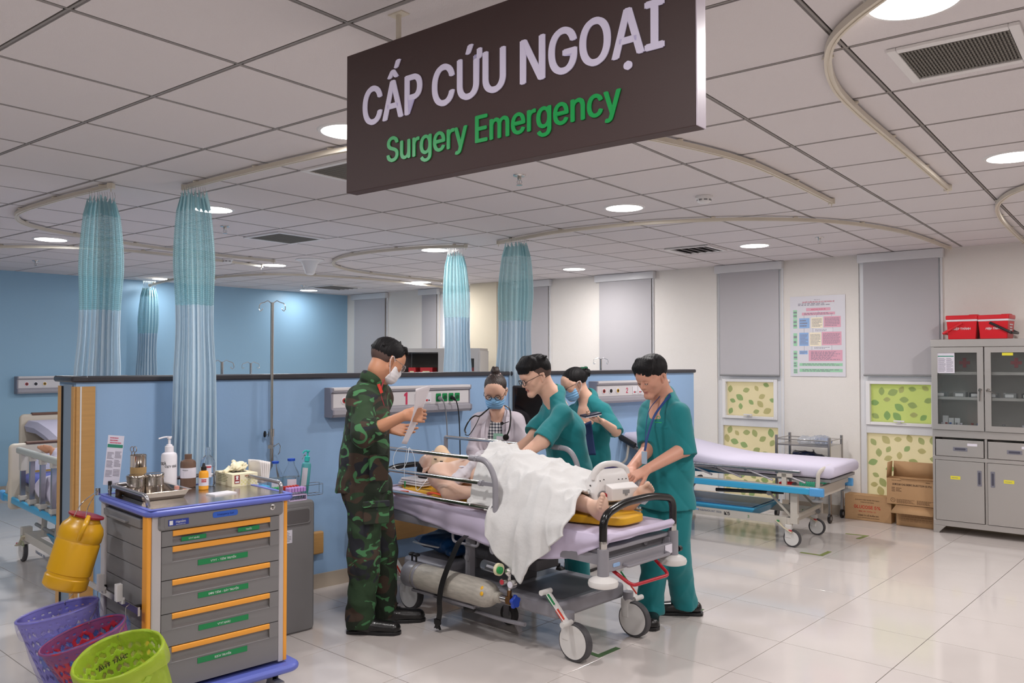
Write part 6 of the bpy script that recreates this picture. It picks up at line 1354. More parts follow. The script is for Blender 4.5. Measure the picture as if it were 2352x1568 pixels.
for k in range(14): a = k*1.3; b.tube([(.05+.06*math.cos(a+j*.7)+.005*k, .05*math.sin(a+j*.6), .04+.02*math.sin(j+k)) for j in range(6)], .0025, 5)
tag(b.build('leads', mat('lead_blue', '#8ea3d0', .5), t, angle=60), kind='stuff')
t = thing('wrapped_instruments', 'dark blue wrapped packs in clear film on the second tier', 'packs', tb(wT*.5, .17, .535), trz)
P, Q = sdf([RC((-.2, 0, .04), (.2, .0, .04), .05, .045, .02, ((0, 1, 0), 2.6)), RC((-.12, 0, .10), (.05, .0, .10), .04, .04, .02, ((0, 1, 0), 2.6)), RC((.10, 0, .08), (.2, .0, .06), .04, .04, .02, ((0, 1, 0), 2.6))], .01, folds(9, .014, 30)); sdf_obj('pack', [(P, Q)], mat('pack_navy', '#27304e', .18, coat=.6, bump=.6, bscale=18), t)
def crate(x, y, z, w, d, h, col, label, cat='basket'):
    t = thing('plastic_crate', label, cat, tb(x, y, z), trz, 'plastic crates on the instrument trolley'); b = MB(); b.box(0, w, 0, d, 0, .004)
    for k in range(4): zz = .004+k*(h-.016)/3.2; 
    for yy in (0, d-.003):
        for k in range(int(w/.02)+1): b.box(min(k*.02, w-.008), min(k*.02, w-.008)+.008, yy, yy+.003, 0, h-.012)
        for zz in (h*.3, h*.58, h-.014): b.box(0, w, yy, yy+.003, zz, zz+.012)
    for xx in (0, w-.003):
        for k in range(int(d/.02)+1): b.box(xx, xx+.003, min(k*.02, d-.008), min(k*.02, d-.008)+.008, 0, h-.012)
        for zz in (h*.3, h*.58, h-.014): b.box(xx, xx+.003, 0, d, zz, zz+.012)
    b.build('lattice', mat('crate_'+col[1:], col, .45), t)
crate(wT*.42, .02, .302, .20, .14, .08, '#4cc49c', 'mint green perforated basket standing on the low shelf of the trolley'); crate(wT*.70, .20, .302, .12, .14, .07, '#35b58a', 'second mint green basket deeper on the low shelf')
crate(wT*.02, .03, .302, .14, .10, .05, '#c0282e', 'bright red small crate on the low shelf next to the mint basket')

# floor tape marks
M_tape = mat('floor_tape', '#4c6a42', .6, var=.2, vscale=30); M_tapeo = mat('floor_tape_old', '#7f8a4c', .6, var=.2, vscale=30)
def tape(pxs, label, m, w=.035):
    P = [fl(x, y, .0008) for x, y in pxs]; t = thing('tape_mark', label, 'floor tape', P[1].copy(), 0, 'green tape corner marks on the floor'); b = MB()
    for i in range(len(P)-1):
        d = (P[i+1]-P[i]).normalized(); s = Vector((-d.y, d.x, 0))*w/2; q = [P[i]-d*w/2*(i > 0)-s-P[1], P[i+1]+d*w/2*(i < len(P)-2)-s-P[1], P[i+1]+d*w/2*(i < len(P)-2)+s-P[1], P[i]-d*w/2*(i > 0)+s-P[1]]
        b.add([tuple(v) for v in q] + [tuple(v+Vector((0, 0, .0006+.0002*i))) for v in q], [(0, 3, 2, 1), (4, 5, 6, 7), (0, 1, 5, 4), (1, 2, 6, 5), (2, 3, 7, 6), (3, 0, 4, 7)])
    b.build('strip', m, t)
tape([(1350, 1497), (1375, 1506), (1420, 1487)], 'dark green tape corner on the floor beside the stretcher wheel', M_tape); tape([(1560, 1408), (1595, 1408), (1612, 1398)], 'green tape corner on the floor under the black shoe', M_tape)
tape([(1838, 1268), (1886, 1275), (1906, 1266)], 'olive tape corner on the floor in front of the empty bed', M_tapeo); tape([(1942, 1225), (1990, 1230), (1970, 1237)], 'olive tape corner on the floor near the cardboard boxes', M_tapeo)

# monitor on a stand behind the nurse
q = at(1212, 930, 6.2); t = thing('monitor_stand', 'black flat screen on a wheeled stand between the white coat and the glasses nurse', 'monitor', (q.x, q.y, 0), -.25)
b = MB(); b.rbox(-.115, .21, -.02, .02, 1.115, 1.402, .012, axis='y'); sc = b.build('screen_case', mat('monitor_black', '#26252a', .35), t, bevel=.003); b = MB(); b.box(-.095, .19, -.0215, -.0195, 1.15, 1.385); b.build('screen', mat('screen_glass', '#0c0c12', .12), sc)
b = MB(); b.box(-.06, .2, -.015, .03, 1.08, 1.115); b.build('grey_base', M_grey, t); b = MB(); b.cyl((.04, .03, .12), (.04, .03, 1.2), .02, n=14); b.build('column', M_grey, t); b = MB()
for k in range(5): a = 2*PI*k/5; b.tube([(.04, .03, .1), (.04+.2*math.cos(a), .03+.2*math.sin(a), .07)], .015, 8); b.ball((.04+.2*math.cos(a), .03+.2*math.sin(a), .035), .035, 10, sz=1)
b.build('star_base', M_black, t)
# ---------------------------------------------------------------- people
def skin(name, col): return mat(name, col, .5, sss=.12, bump=.05, bscale=160, spec=.4)
M_sk1 = skin('skin_tan', '#c08a6c'); M_sk2 = skin('skin_fair', '#dcb09a'); M_sk3 = skin('skin_warm', '#d09a84'); M_skp = skin('skin_pale', '#dfb9a4')
M_lip = mat('lips', '#b97a6d', .45, sss=.1); M_hair = mat('hair_black', '#100e10', .6, bump=.15, bscale=260, aniso=(1, 1, .15), spec=.25); M_hairb = mat('hair_brown', '#2c1d18', .5, bump=.3, bscale=220, aniso=(1, 1, .2), spec=.6)
M_fade = mat('hair_fade', '#54403a', .8, bump=.2, bscale=400); M_teal = mat('scrub_teal', '#087a80', .8, bump=.4, bscale=8, sheen=.15); M_teald = mat('teal_trim', '#064c55', .7)
M_mask = mat('mask_white', '#dcd8da', .8, bump=.15, bscale=30); M_maskb = mat('mask_blue', '#86b9e4', .8, bump=.1, bscale=40); M_eye = mat('eye_dark', '#1c1210', .15); M_brow = mat('brow_hair', '#241a17', .8)
M_boot = mat('boot_leather', '#141314', .3, bump=.15, bscale=60, coat=.2); M_gold = mat('gold_ring', '#d8a84a', .2, 1)

def camo():
    m = mat('camouflage', '#2b3524', .9, bump=.45, bscale=9); nt, b = nodes(m); tc = nt.nodes.new('ShaderNodeTexCoord'); prev = None
    def layer(scale, th, col, seed, base, dist=2.2):
        mp = nt.nodes.new('ShaderNodeMapping'); mp.inputs['Location'].default_value = (seed, seed*1.7, seed*.6); mp.inputs['Scale'].default_value = (1, 1, 1.5); nt.links.new(tc.outputs['Object'], mp.inputs[0])
        n = nt.nodes.new('ShaderNodeTexNoise'); n.inputs['Scale'].default_value = scale; n.inputs['Detail'].default_value = 1.2; n.inputs['Distortion'].default_value = dist; nt.links.new(mp.outputs[0], n.inputs['Vector'])
        r = nt.nodes.new('ShaderNodeValToRGB'); r.color_ramp.interpolation = 'LINEAR'; r.color_ramp.elements[0].position = th; r.color_ramp.elements[1].position = th+.012; nt.links.new(n.outputs[0], r.inputs[0])
        mx = nt.nodes.new('ShaderNodeMix'); mx.data_type = 'RGBA'; nt.links.new(r.outputs[0], mx.inputs[0])
        if isinstance(base, tuple): mx.inputs[6].default_value = base
        else: nt.links.new(base, mx.inputs[6])
        mx.inputs[7].default_value = rgb(col); return mx.outputs[2]
    o = layer(4.5, .50, '#43352b', 3, rgb('#222c20'), .8); o = layer(5, .58, '#23252c', 11, o, .8); o = layer(4.5, .57, '#2b422a', 17, o, 1); o = layer(7.5, .61, '#477c50', 29, o, 1.8)
    nt.links.new(o, b.inputs['Base Color']); return m
M_camo = camo()
def plaid():
    m = mat('plaid_cloth', '#8d8d93', .85); nt, b = nodes(m); tc = nt.nodes.new('ShaderNodeTexCoord'); outs = []
    for ax in ('X', 'Z'):
        w = nt.nodes.new('ShaderNodeTexWave'); w.bands_direction = ax; w.inputs['Scale'].default_value = 14; w.inputs['Distortion'].default_value = .3; nt.links.new(tc.outputs['Object'], w.inputs[0]); r = nt.nodes.new('ShaderNodeValToRGB'); r.color_ramp.elements[0].position = .45; r.color_ramp.elements[1].position = .55; nt.links.new(w.outputs[1], r.inputs[0]); outs.append(r.outputs[0])
    a = nt.nodes.new('ShaderNodeMix'); a.data_type = 'RGBA'; a.blend_type = 'MIX'; a.inputs[0].default_value = .5; nt.links.new(outs[0], a.inputs[6]); nt.links.new(outs[1], a.inputs[7])
    r = nt.nodes.new('ShaderNodeValToRGB'); r.color_ramp.interpolation = 'CONSTANT'; e = r.color_ramp.elements; e[0].position = 0; e[0].color = rgb('#34353f'); e[1].position = .3; e[1].color = rgb('#84858d'); q = e.new(.75); q.color = rgb('#d6d3d2'); nt.links.new(a.outputs[2], r.inputs[0]); nt.links.new(r.outputs[0], b.inputs['Base Color']); return m
M_plaid = plaid()

class Head:
    def __init__(s, c, F, up=(0, 0, 1), sc=1.0, roll=0):
        y = Vector(F).normalized(); u = Vector(up); z = (u - y*u.dot(y)).normalized(); x = y.cross(z)
        s.R = Matrix((x, y, z)).transposed(); s.c = Vector(c); s.k = sc
    def p(s, x, y, z): return s.c + s.R @ (Vector((x, y, z))*s.k)
    def rc(s, a, b, ra, rb, k=.012, q=None):
        if q: q = (s.R @ Vector(q[0]), q[1])
        return RC(s.p(*a), s.p(*b), ra*s.k, rb*s.k, k, q)
    def el(s, c, r, k=.015): return EL(s.p(*c), tuple(v*s.k for v in r), s.R, k)
    def loc(s, P): return ((P - np.array(s.c)) @ np.array(s.R))/s.k
    def prims(s, female=False):
        j = .92 if female else 1.0; P = [s.el((0, -.012, .035), (.075, .096, .084)), s.el((0, .028, -.02), (.060*j, .062, .082), .03)]
        for q in (-1, 1):
            P += [s.rc((q*.048*j, .004, -.045), (q*.018, .070, -.092), .017, .015, .03), s.rc((q*.038, .050, -.022), (q*.030, .058, -.040), .024, .020, .025), s.rc((q*.056, .03, .012), (q*.048, .055, -.012), .018, .018, .03)]
        P += [s.rc((-.010, .072, -.094), (.010, .072, -.094), .016, .016, .02), s.rc((-.036, .070, .022), (.036, .070, .022), .016, .016, .02), s.el((0, .052, .045), (.058, .040, .045), .03)]
        for q in (-1, 1): P += [SUB(EL(s.p(q*.031, .096, .003), (.017*s.k, .014*s.k, .011*s.k), s.R, .012)), s.el((q*.031, .075, .002), (.0155, .0125, .0105), .004)]
        P += [s.rc((0, .080, .014), (0, .100, -.024), .0075, .0095, .010), s.rc((-.009, .090, -.030), (.009, .090, -.030), .0075, .0075, .007)]
        P += [s.rc((-.019, .076, -.055), (0, .0875, -.053), .0055, .007, .006), s.rc((.019, .076, -.055), (0, .0875, -.053), .0055, .007, .006), s.rc((-.015, .077, -.066), (.015, .077, -.066), .0065, .0065, .008), SUB(s.rc((-.021, .083, -.0595), (.021, .083, -.0595), .0016, .0016, .003))]
        for q in (-1, 1):
            P += [s.rc((q*.073, -.008, .018), (q*.083, -.022, .014), .006, .006, .006), s.rc((q*.083, -.022, .014), (q*.083, -.022, -.008), .0065, .006, .006), s.rc((q*.083, -.022, -.008), (q*.072, -.006, -.032), .006, .0065, .006), s.rc((q*.072, -.006, -.032), (q*.073, -.006, .016), .005, .005, .006), s.rc((q*.070, -.010, .01), (q*.070, -.010, -.02), .008, .008, .004)]
        return P
    def paint(s, P):
        L = s.loc(P); lip = (np.abs(L[:, 0]) < .021) & (L[:, 2] < -.049 + .0*L[:, 0]) & (L[:, 2] > -.0725) & (L[:, 1] > .076) & (np.abs(L[:, 0])/.021 + np.abs(L[:, 2]+.0605)/.014 < 1.25); return lip.astype(int)

def V3(v): return Vector(v)
def hand(wr, d, n, t, curl, sc=1.0, spread=.12, thumb=(.5, .75, .25), tc=.4):
    """prims of a hand: d runs to the knuckles, n is where the palm faces, t points to the thumb side; curl per finger from the index"""
    d = V3(d).normalized(); n = V3(n); n = (n - d*n.dot(d)).normalized(); t = V3(t); t = (t - d*t.dot(d) - n*t.dot(n)).normalized(); P = []
    offs = (.031, .0105, -.0105, -.030); lens = ((.040, .026, .020), (.044, .029, .021), (.040, .027, .020), (.032, .021, .018)); rad = (.0088, .009, .0086, .0078)
    for i in range(4):
        kn = wr + d*(.088-.004*(i == 3)-.002*(i == 0))*sc + t*offs[i]*sc; P.append(RC(wr + t*offs[i]*.55*sc + d*.005, kn, .0155*sc, .0115*sc, .012)); a = curl[i]*.55; q = kn; dirn = (d + t*(offs[i]/.031)*spread).normalized()
        ax = dirn; 
        for j, L in enumerate(lens[i]):
            dd = ax*math.cos(a) + n*math.sin(a); e = q + dd*L*sc; P.append(RC(q, e, rad[i]*sc*(1-.06*j), rad[i]*sc*(.95-.08*j), .0035)); q = e; a += curl[i]*(.9 if j == 0 else .7)
    b0 = wr + d*.018*sc + t*.020*sc + n*.004; td = (d*thumb[0] + t*thumb[1] + n*thumb[2]).normalized(); b1 = b0 + td*.040*sc; td2 = (td*(1-tc) + d*tc*.9 + n*tc*.3).normalized(); b2 = b1 + td2*.030*sc; b3 = b2 + (td2 + n*.15 + d*.1).normalized()*.022*sc
    P += [RC(b0, b1, .016*sc, .0115*sc, .012), RC(b1, b2, .0105*sc, .0100*sc, .004), RC(b2, b3, .0098*sc, .0082*sc, .004)]
    return P

def hair_disp(h, amp=.002, f=46, seed=0):
    def g(P):
        L = h.loc(P); x, y, z = L[:, 0], L[:, 1]+.02, L[:, 2]-.05; a = np.arctan2(x, y + 1e-6); r = np.sqrt(x*x+y*y)
        return amp*(np.sin(a*f + 4*np.sin(r*60+seed) + z*40) + .6*np.sin(a*f*1.9 + z*90 + seed)) + amp*.6*np.sin(x*300+y*190)
    return g
def short_hair(h, root, origin, style='crop', m=None, seed=1):
    r = random.Random(seed); P = [h.el((0, -.016, .046), (.0835, .103, .086), .01)]
    if style == 'fringe':      # heavy top swept forward over the forehead, shaved sides
        P = [h.el((0, -.008, .075), (.080, .100, .066), .01), h.el((0, -.05, .05), (.078, .066, .072), .012)]
        for i in range(40):
            x = -.070+.140*i/39; P += [h.rc((x*.85, .015, .118), (x, .072-abs(x)**1.5*.9, .094-abs(x)*.12), .020, .019, .014), h.rc((x, .072-abs(x)**1.5*.9, .094-abs(x)*.12), (x*1.05+r.uniform(-.006, .006), .100-abs(x)**1.5*1.4, .046+r.uniform(-.016, .008)), .018, .003, .008)]
        for i in range(16): x = r.uniform(-.06, .06); y = r.uniform(-.09, .02); P.append(h.rc((x, y, .118-abs(x)*.25), (x*1.1, y-.02+r.uniform(-.01, .02), .124-abs(x)*.35), .016, .006, .010))
    elif style == 'cap':       # smooth short hair with a low fringe and side burns
        P = [h.el((0, -.012, .052), (.0855, .104, .088), .01)]
        for i in range(34):
            x = -.068+.136*i/33; P += [h.rc((x*.85, .020, .108), (x, .066-abs(x)**1.5*.9, .090-abs(x)*.15), .018, .017, .014), h.rc((x, .066-abs(x)**1.5*.9, .090-abs(x)*.15), (x*1.04+r.uniform(-.006, .006), .090-abs(x)**1.5*1.3, .048+r.uniform(-.010, .006)), .016, .004, .008)]
        for q in (-1, 1): P.append(h.rc((q*.076, .012, .04), (q*.073, .020, .0), .008, .004, .008))
    elif style == 'spiky':
        for i in range(70):
            x = r.uniform(-.065, .065); y = r.uniform(-.10, .075); z = .125 - (x*x)*9 - max(0, -y-.04)**1*.55 - max(0, y-.02)*.5; d = Vector((x*.25+r.uniform(-.2, .2), .35+r.uniform(-.2, .25), .8)).normalized()*r.uniform(.012, .030); P.append(h.rc((x, y, z-.012), (x+d.x, y+d.y, z-.004+d.z*.7), .010, .0018, .005))
        for i in range(12): x = -.055+.11*i/11; P.append(h.rc((x*.9, .05, .10), (x, .092-abs(x)*.25, .075+r.uniform(-.012, .006)), .014, .004, .008))
    low = {'crop': -.02, 'spiky': -.005, 'fringe': .022, 'cap': -.040}[style]
    P += [SUB(h.el((0, .105, -.052), (.082, .075, .100), .012)) if style != 'fringe' else SUB(h.el((0, .115, -.055), (.10, .075, .105), .006))]
    for q in (-1, 1): P.append(SUB(h.el((q*.088, .020, -.034), (.036, .052, .050), .01)))
    n = h.R @ Vector((0, .22, -1)).normalized(); P.append(('plane', h.p(0, -.05, low-.02 if style != 'fringe' else low), n))
    Pm, Q = sdf(P, .0033, hair_disp(h, .0009, 60, seed)); o = sdf_obj('hair', [(Pm, Q)], m or M_hair, root, origin)
    if style in ('fringe', 'spiky'):   # close-cropped sides below the longer top
        P = [h.el((0, -.015, .032), (.0785, .0995, .084), .01), SUB(h.el((0, .095, -.045), (.10, .078, .108), .012)), ('plane', h.p(0, -.06, -.050), n)]
        for q in (-1, 1): P.append(SUB(h.el((q*.085, .012, -.030), (.032, .036, .040), .008)))
        Pm, Q = sdf(P, .004); sdf_obj('cropped_sides', [(Pm, Q)], M_fade, root, origin)
    return o
def face_bits(h, root, origin, mask=None, glasses=None, brow=True, loops=M_wpl):
    o = V3(origin)
    def T(name, pts, r, m, n=8, close=False, par=root): b = MB(); b.tube([p-o for p in pts], r, n, close=close); return b.build(name, m, par)
    for q in (-1, 1):
        T('eyelashes', spline([h.p(q*.018, .0865, -.0035), h.p(q*.024, .0885, -.0065), h.p(q*.032, .0885, -.0075), h.p(q*.040, .0855, -.0050), h.p(q*.044, .081, -.002)], 4), .0016*h.k, M_eye)
        if brow: T('eyebrow', spline([h.p(q*.014, .0885, .016), h.p(q*.026, .089, .0215), h.p(q*.038, .084, .021), h.p(q*.049, .074, .015)], 4), [.0022*h.k, .0030*h.k, .0030*h.k, .0028*h.k, .0028*h.k, .0026*h.k, .0024*h.k, .0022*h.k, .002*h.k, .0018*h.k, .0016*h.k, .0014*h.k, .001*h.k][:13], M_brow)
    if mask:
        P = [h.el((0, .036, -.052), (.066, .072, .062), .02), h.rc((-.03, .060, -.085), (.03, .060, -.085), .030, .030, .02), h.rc((0, .085, -.012), (0, .100, -.035), .014, .018, .02), h.rc((-.05, .035, -.03), (-.045, .045, -.065), .022, .022, .02), h.rc((.05, .035, -.03), (.045, .045, -.065), .022, .022, .02)]
        n1 = h.R @ Vector((0, .18, 1)).normalized(); n2 = h.R @ Vector((0, -1, .12)).normalized(); n3 = h.R @ Vector((0, .1, -1)).normalized()
        P += [('plane', h.p(0, .09, -.004), n1), ('plane', h.p(0, .022, -.05), n2), ('plane', h.p(0, .06, -.118), n3)]
        dp = lambda X: (.0012 if mask is M_maskb else .0004)*np.sin(h.loc(X)[:, 2]*330)
        Pm, Q = sdf(P, .003, dp); mk = sdf_obj('face_mask', [(Pm, Q)], mask, root, origin)
        for q in (-1, 1):
            T('ear_loop', spline([h.p(q*.060, .03, -.022), h.p(q*.076, .008, .004), h.p(q*.088, -.016, .020), h.p(q*.091, -.028, .004), h.p(q*.084, -.018, -.024), h.p(q*.066, .02, -.075)], 6), .0016*h.k, loops, par=mk)
    if glasses:
        m = glasses; g = None
        for q in (-1, 1):
            pts = [h.p(q*.0335+.0215*math.cos(a), .104-abs(.0215*math.cos(a)*q+.01)*.14, -.002+.0185*math.sin(a)) for a in [2*PI*k/24 for k in range(24)]]; T('glasses_rim', pts, (.0024 if m != M_chrome else .0016)*h.k, m, close=True)
            b = MB(); b.add([tuple(p-o) for p in pts], [tuple(range(24))]); b.build('lens', M_lens2, root, angle=0)
            T('glasses_temple', [h.p(q*.055, .100, .004), h.p(q*.074, .085, .006), h.p(q*.080, .0, .012), h.p(q*.080, -.03, .002)], .0017*h.k, m)
        T('glasses_bridge', spline([h.p(-.012, .104, .002), h.p(0, .108, .006), h.p(.012, .104, .002)], 4), .0017*h.k, m)
M_lens2 = mat('lens_glass', '#ffffff', .02, alpha=.12)

def shoe(root, origin, ank, d, m=M_boot, L=.27, boot=False, sc=1.0):
    d = V3(d); d.z = 0; d.normalize(); s = Vector((d.y, -d.x, 0)); g = Vector((ank.x, ank.y, 0)); P = [RC(g + d*-.045 + V3((0, 0, .045)), g + d*.03 + V3((0, 0, .05)), .040, .042, .03), RC(g + d*.03 + V3((0, 0, .045)), g + d*(L-.10) + V3((0, 0, .034)), .044, .038, .03, (s, 1.1))]
    if boot: P += [RC(g + V3((0, 0, .06)), g + d*-.01 + V3((0, 0, .20)), .048, .052, .03)]
    P.append(('plane', g + V3((0, 0, .014)), V3((0, 0, -1)))); Pm, Q = sdf(P, .006); o = sdf_obj('boot' if boot else 'shoe', [(Pm, Q)], m, root, origin)
    b = MB(); b.M = Matrix.Translation(g - V3(origin)) @ Matrix.Rotation(math.atan2(d.y, d.x), 4, 'Z')
    ol = [(-.085, -.034), (-.06, -.041), (.03, -.040), (.11, -.048), (L-.09, -.043), (L-.062, -.02), (L-.058, .0), (L-.062, .02), (L-.09, .043), (.11, .048), (.03, .040), (-.06, .041), (-.085, .034), (-.094, 0)]
    b.prism(ol, 0.0, .020); b.build('sole', M_black, o, bevel=.003)
    if boot:
        for k in range(5): b = MB(); c = g - V3(origin) + d*(.065-.012*k) + V3((0, 0, .085+.022*k)); b.tube([c - s*.024, c + d*.012 + V3((0, 0, .004)), c + s*.024], .0028, 6); b.build('lace', M_black, o)
    return o

def body_mesh(root, origin, h, parts, m, extra_paint=True, female=False, neck=None, neck_r=.052, res=.003, more=()):
    """one continuous skin mesh: head, neck and upper chest, plus forearms with hands, plus the limbs inside the clothes"""
    hd = h.prims(female) + [RC(h.p(0, -.035, -.035), h.p(0, -.030, -.075), neck_r, neck_r, .02), RC(h.p(0, -.030, -.070), neck, neck_r*.98, neck_r*1.12, .025)] + list(more)
    L = [sdf(hd, res)]
    for pr, rs in parts: L.append(sdf(pr, rs))
    return sdf_obj('body', L, [m, M_lip], root, origin, paint=h.paint)

def sleeve_cut(end, d, r): d = V3(d).normalized(); return SUB(RC(end + d*(r*.7), end + d*(r*.7), r, r, .003, (d, .7)))
def garment(name, P, m, root, origin, res=.007, seed=0, amp=.005, f=16, label=None, paint=None, smooth=0):
    Pm, Q = sdf(P, res, folds(seed, amp, f)); return sdf_obj(name, [(Pm, Q)], m, root, origin, label=label, paint=paint, smooth=smooth)

# ----- the soldier reading a sheet
O = fl(858, 1440); O.z = 0
R_ = thing('person', 'person in green camouflage uniform, white mask and glasses, holding up a paper sheet', 'person', O)
h = Head(at(889, 828, 4.93), (.72, .56, -.48), (.15, .10, 1), 1.04); F = V3((.93, .37, 0)).normalized(); Sd = V3((F.y, -F.x, 0))
nk = at(862, 893, 4.93); shR = at(828, 918, 4.80); shL = at(872, 912, 5.06); elR = at(838, 996, 4.66); wrR = at(931, 953, 4.60); elL = at(852, 1005, 5.12); wrL = at(893, 983, 4.97)
chest = at(846, 955, 4.93); waist = at(838, 1050, 4.94); hem = at(832, 1122, 4.94); hpR = at(836, 1120, 4.86); hpL = at(862, 1120, 5.03); knR = at(838, 1272, 4.84); knL = at(880, 1268, 5.04); anR = at(828, 1418, 4.86); anL = at(882, 1395, 5.06)
dR = (wrR-elR).normalized(); hR = hand(wrR, (.99, .05, -.02), (.1, 1, -.2), (.2, .25, 1), (1.9, 1.95, 1.9, 1.8), 1.0, .0, (.6, .5, .6), .5)
hL = hand(wrL, (.96, -.12, -.12), (-.15, -.85, .55), (.1, .5, .8), (.25, .22, .3, .4), 1.0, .15, (.45, .6, -.1), .4)
body_mesh(R_, O, h, [([RC(elR, wrR, .044, .027, .02)] + hR, .003), ([RC(elL, wrL, .044, .027, .02)] + hL, .003), ([RC(chest, waist, .09, .09, .03, (Sd, 1.3)), RC(hpR, knR, .07, .05), RC(hpL, knL, .07, .05), RC(knR, anR, .045, .035), RC(knL, anL, .045, .035), RC(waist, hem, .09, .09), RC(shR, elR, .045, .04), RC(shL, elL, .045, .04), RC(chest, nk, .07, .05)], .014)], M_sk1, neck=nk)
short_hair(h, R_, O, 'spiky', seed=4); face_bits(h, R_, O, M_mask, M_chrome)
jk = [RC(shR.lerp(nk, .35), nk - F*.045, .058, .066, .04), RC(shL.lerp(nk, .35), nk - F*.045, .058, .066, .04), RC(shR, elR, .074, .072, .05), RC(elR, elR + dR*.075, .074, .066, .03), RC(shL, elL, .074, .07, .05), RC(elL, elL + (wrL-elL).normalized()*.08, .07, .06, .03), sleeve_cut(elR + dR*.10, dR, .10), RC(chest, waist, .124, .134, .05, (Sd, 1.28)), RC(waist, hem, .136, .156, .05, (Sd, 1.15)), RC(shR, shL, .070, .070, .06), RC(nk + V3((0, 0, -.02)), chest, .066, .105, .05, (Sd, 1.3)), ('plane', hem + V3((0, 0, -.012)), V3((0, 0, -1)))]
garment('jacket', jk, M_camo, R_, O, .0065, 11, .007, 15, label='camouflage jacket with rolled sleeves')
b = MB(); 
# collar ring
Pc = [RC(h.p(0, -.03, -.115) + V3((-.020, -.005, -.01)), nk + V3((-.01, 0, -.01)), .064, .074, .02), SUB(RC(h.p(0, -.025, -.06), nk, .054, .058, .004)), ('plane', h.p(0, -.02, -.120) + V3((0, 0, .0)), (h.R @ V3((0, .15, 1))).normalized())]
garment('collar', Pc, M_camo, R_, O, .005, 3, .001, 30)
garment('trousers', [RC(hem + V3((0, 0, .10)), hem + V3((0, 0, -.02)), .12, .125, .04, (Sd, 1.2)), RC(hpR, knR, .105, .092, .03), RC(hpL, knL, .102, .086, .03), RC(knR, anR, .088, .082, .03), RC(knL, anL, .084, .078, .03), RC(anR, anR + V3((0, 0, -.03)), .082, .078, .02), ('plane', anR + V3((0, 0, -.055)), V3((0, 0, -1)))], M_camo, R_, O, .0075, 12, .009, 14, label='loose camouflage trousers')
shoe(R_, O, anR + V3((.01, 0, 0)), (1, -.10, 0), boot=True, L=.29); shoe(R_, O, anL + V3((.02, 0, 0)), (.95, .12, 0), boot=True, L=.29)
for p0, p1, w in ((at(846, 1150, 4.74), at(876, 1195, 4.75), .0),): 
    b = MB(); b.M = frame(at(868, 1172, 4.745) - O, F, (0, 0, 1)); b.rbox(-.085, .065, -.012, .012, -.075, .05, .01, axis='y'); b.build('cargo_pocket', M_camo, R_, bevel=.004); b = MB(); b.M = frame(at(868, 1172, 4.735) - O, F, (0, 0, 1)); b.rbox(-.087, .067, -.014, .012, .02, .055, .006, axis='y'); b.build('pocket_flap', M_camo, R_, bevel=.003)
b = MB(); b.M = frame(at(872, 1068, 4.775) - O, F, (0, 0, 1)); b.rbox(-.06, .05, -.012, .012, -.09, .06, .01, axis='y'); b.build('jacket_pocket', M_camo, R_, bevel=.004)
b = MB(); b.tube(spline([p-O for p in (h.p(.045, .01, -.115), at(874, 905, 4.84), at(881, 930, 4.85), at(882, 960, 4.86))], 6), .005, 6); b.build('lanyard', mat('lanyard_red', '#8f1f2c', .6), R_, label='dark red lanyard'); b = MB(); b.M = frame(at(873, 892, 4.83) - O, (.35, .1, -1)); b.box(-.028, .028, -.003, .003, -.009, .009); b.build('collar_tab', mat('tab_red', '#c83a2c', .5), R_)
kk = hL; b = MB(); c = wrL + V3((.125, -.016, -.022)) - O; b.tube([c + V3((.002*math.cos(a), .010*math.cos(a), .010*math.sin(a))) for a in [2*PI*k/16 for k in range(16)]], .0016, 6, close=True); b.build('ring', M_gold, R_)
# the sheet of paper in his fist
t = thing('paper_sheet', 'thin white sheet of paper held up by the soldier', 'paper', at(950, 955, 4.60)); q0 = t.location
TL, TR_, BR, BL = at(955, 893, 4.52), at(990, 884, 4.66), at(934, 1020, 4.66), at(922, 1018, 4.56)
def sheet(u, v): 
    p = TL.lerp(TR_, u).lerp(BL.lerp(BR, u), v); return p + V3((.018*math.sin(PI*v)*(1 - u*.6)*1, .02*math.sin(PI*v), 0)) - q0
b = MB(); b.grid(sheet, 10, 16); b.build('sheet', mat('paper_white', '#dcd5da', .7), t, angle=180, solid=.0008, fix=False)

# ----- scrubs shared by the three in teal
def scrubs(R_, O, c, Sd, F, nk, chest, waist, hem, sh, el, cut, seed, vbot, rr=(.118, .125, .145), wf=1.38, label='teal scrub top', cuff=.062):
    P = []
    for s, e, k in zip(sh, el, cut): d = (e-s).normalized(); P.append(RC(s, s + d*(k+.06), .058, cuff+.006, .03))
    for s, e, k in zip(sh, el, cut): d = (e-s).normalized(); P.append(sleeve_cut(s + d*(k+.045), d, .10))
    P += [RC(chest, waist, rr[0], rr[1], .05, (Sd, wf)), RC(waist, hem, rr[1], rr[2], .05, (Sd, wf*.92)), RC(sh[0], sh[1], .054, .054, .05), RC(nk + V3((0, 0, -.03)), chest, .06, .095, .05, (Sd, 1.5))]
    for q_ in sh: P.append(RC(V3(q_).lerp(nk, .45) + V3((0, 0, .008)), nk - F*.030 + V3((0, 0, .012)), .046, .056, .03))
    P.append(('plane', hem, (0, 0, -1)))
    up = nk + F*.055; P.append(SUB(RC(nk + F*.02 + V3((0, 0, .05)), up + V3((0, 0, -.005)), .056, .048, .005))); P.append(SUB(RC(up, vbot, .046, .006, .005)))
    return garment('scrub_top', P, M_teal, R_, O, .0062, seed, .0065, 13, label=label)

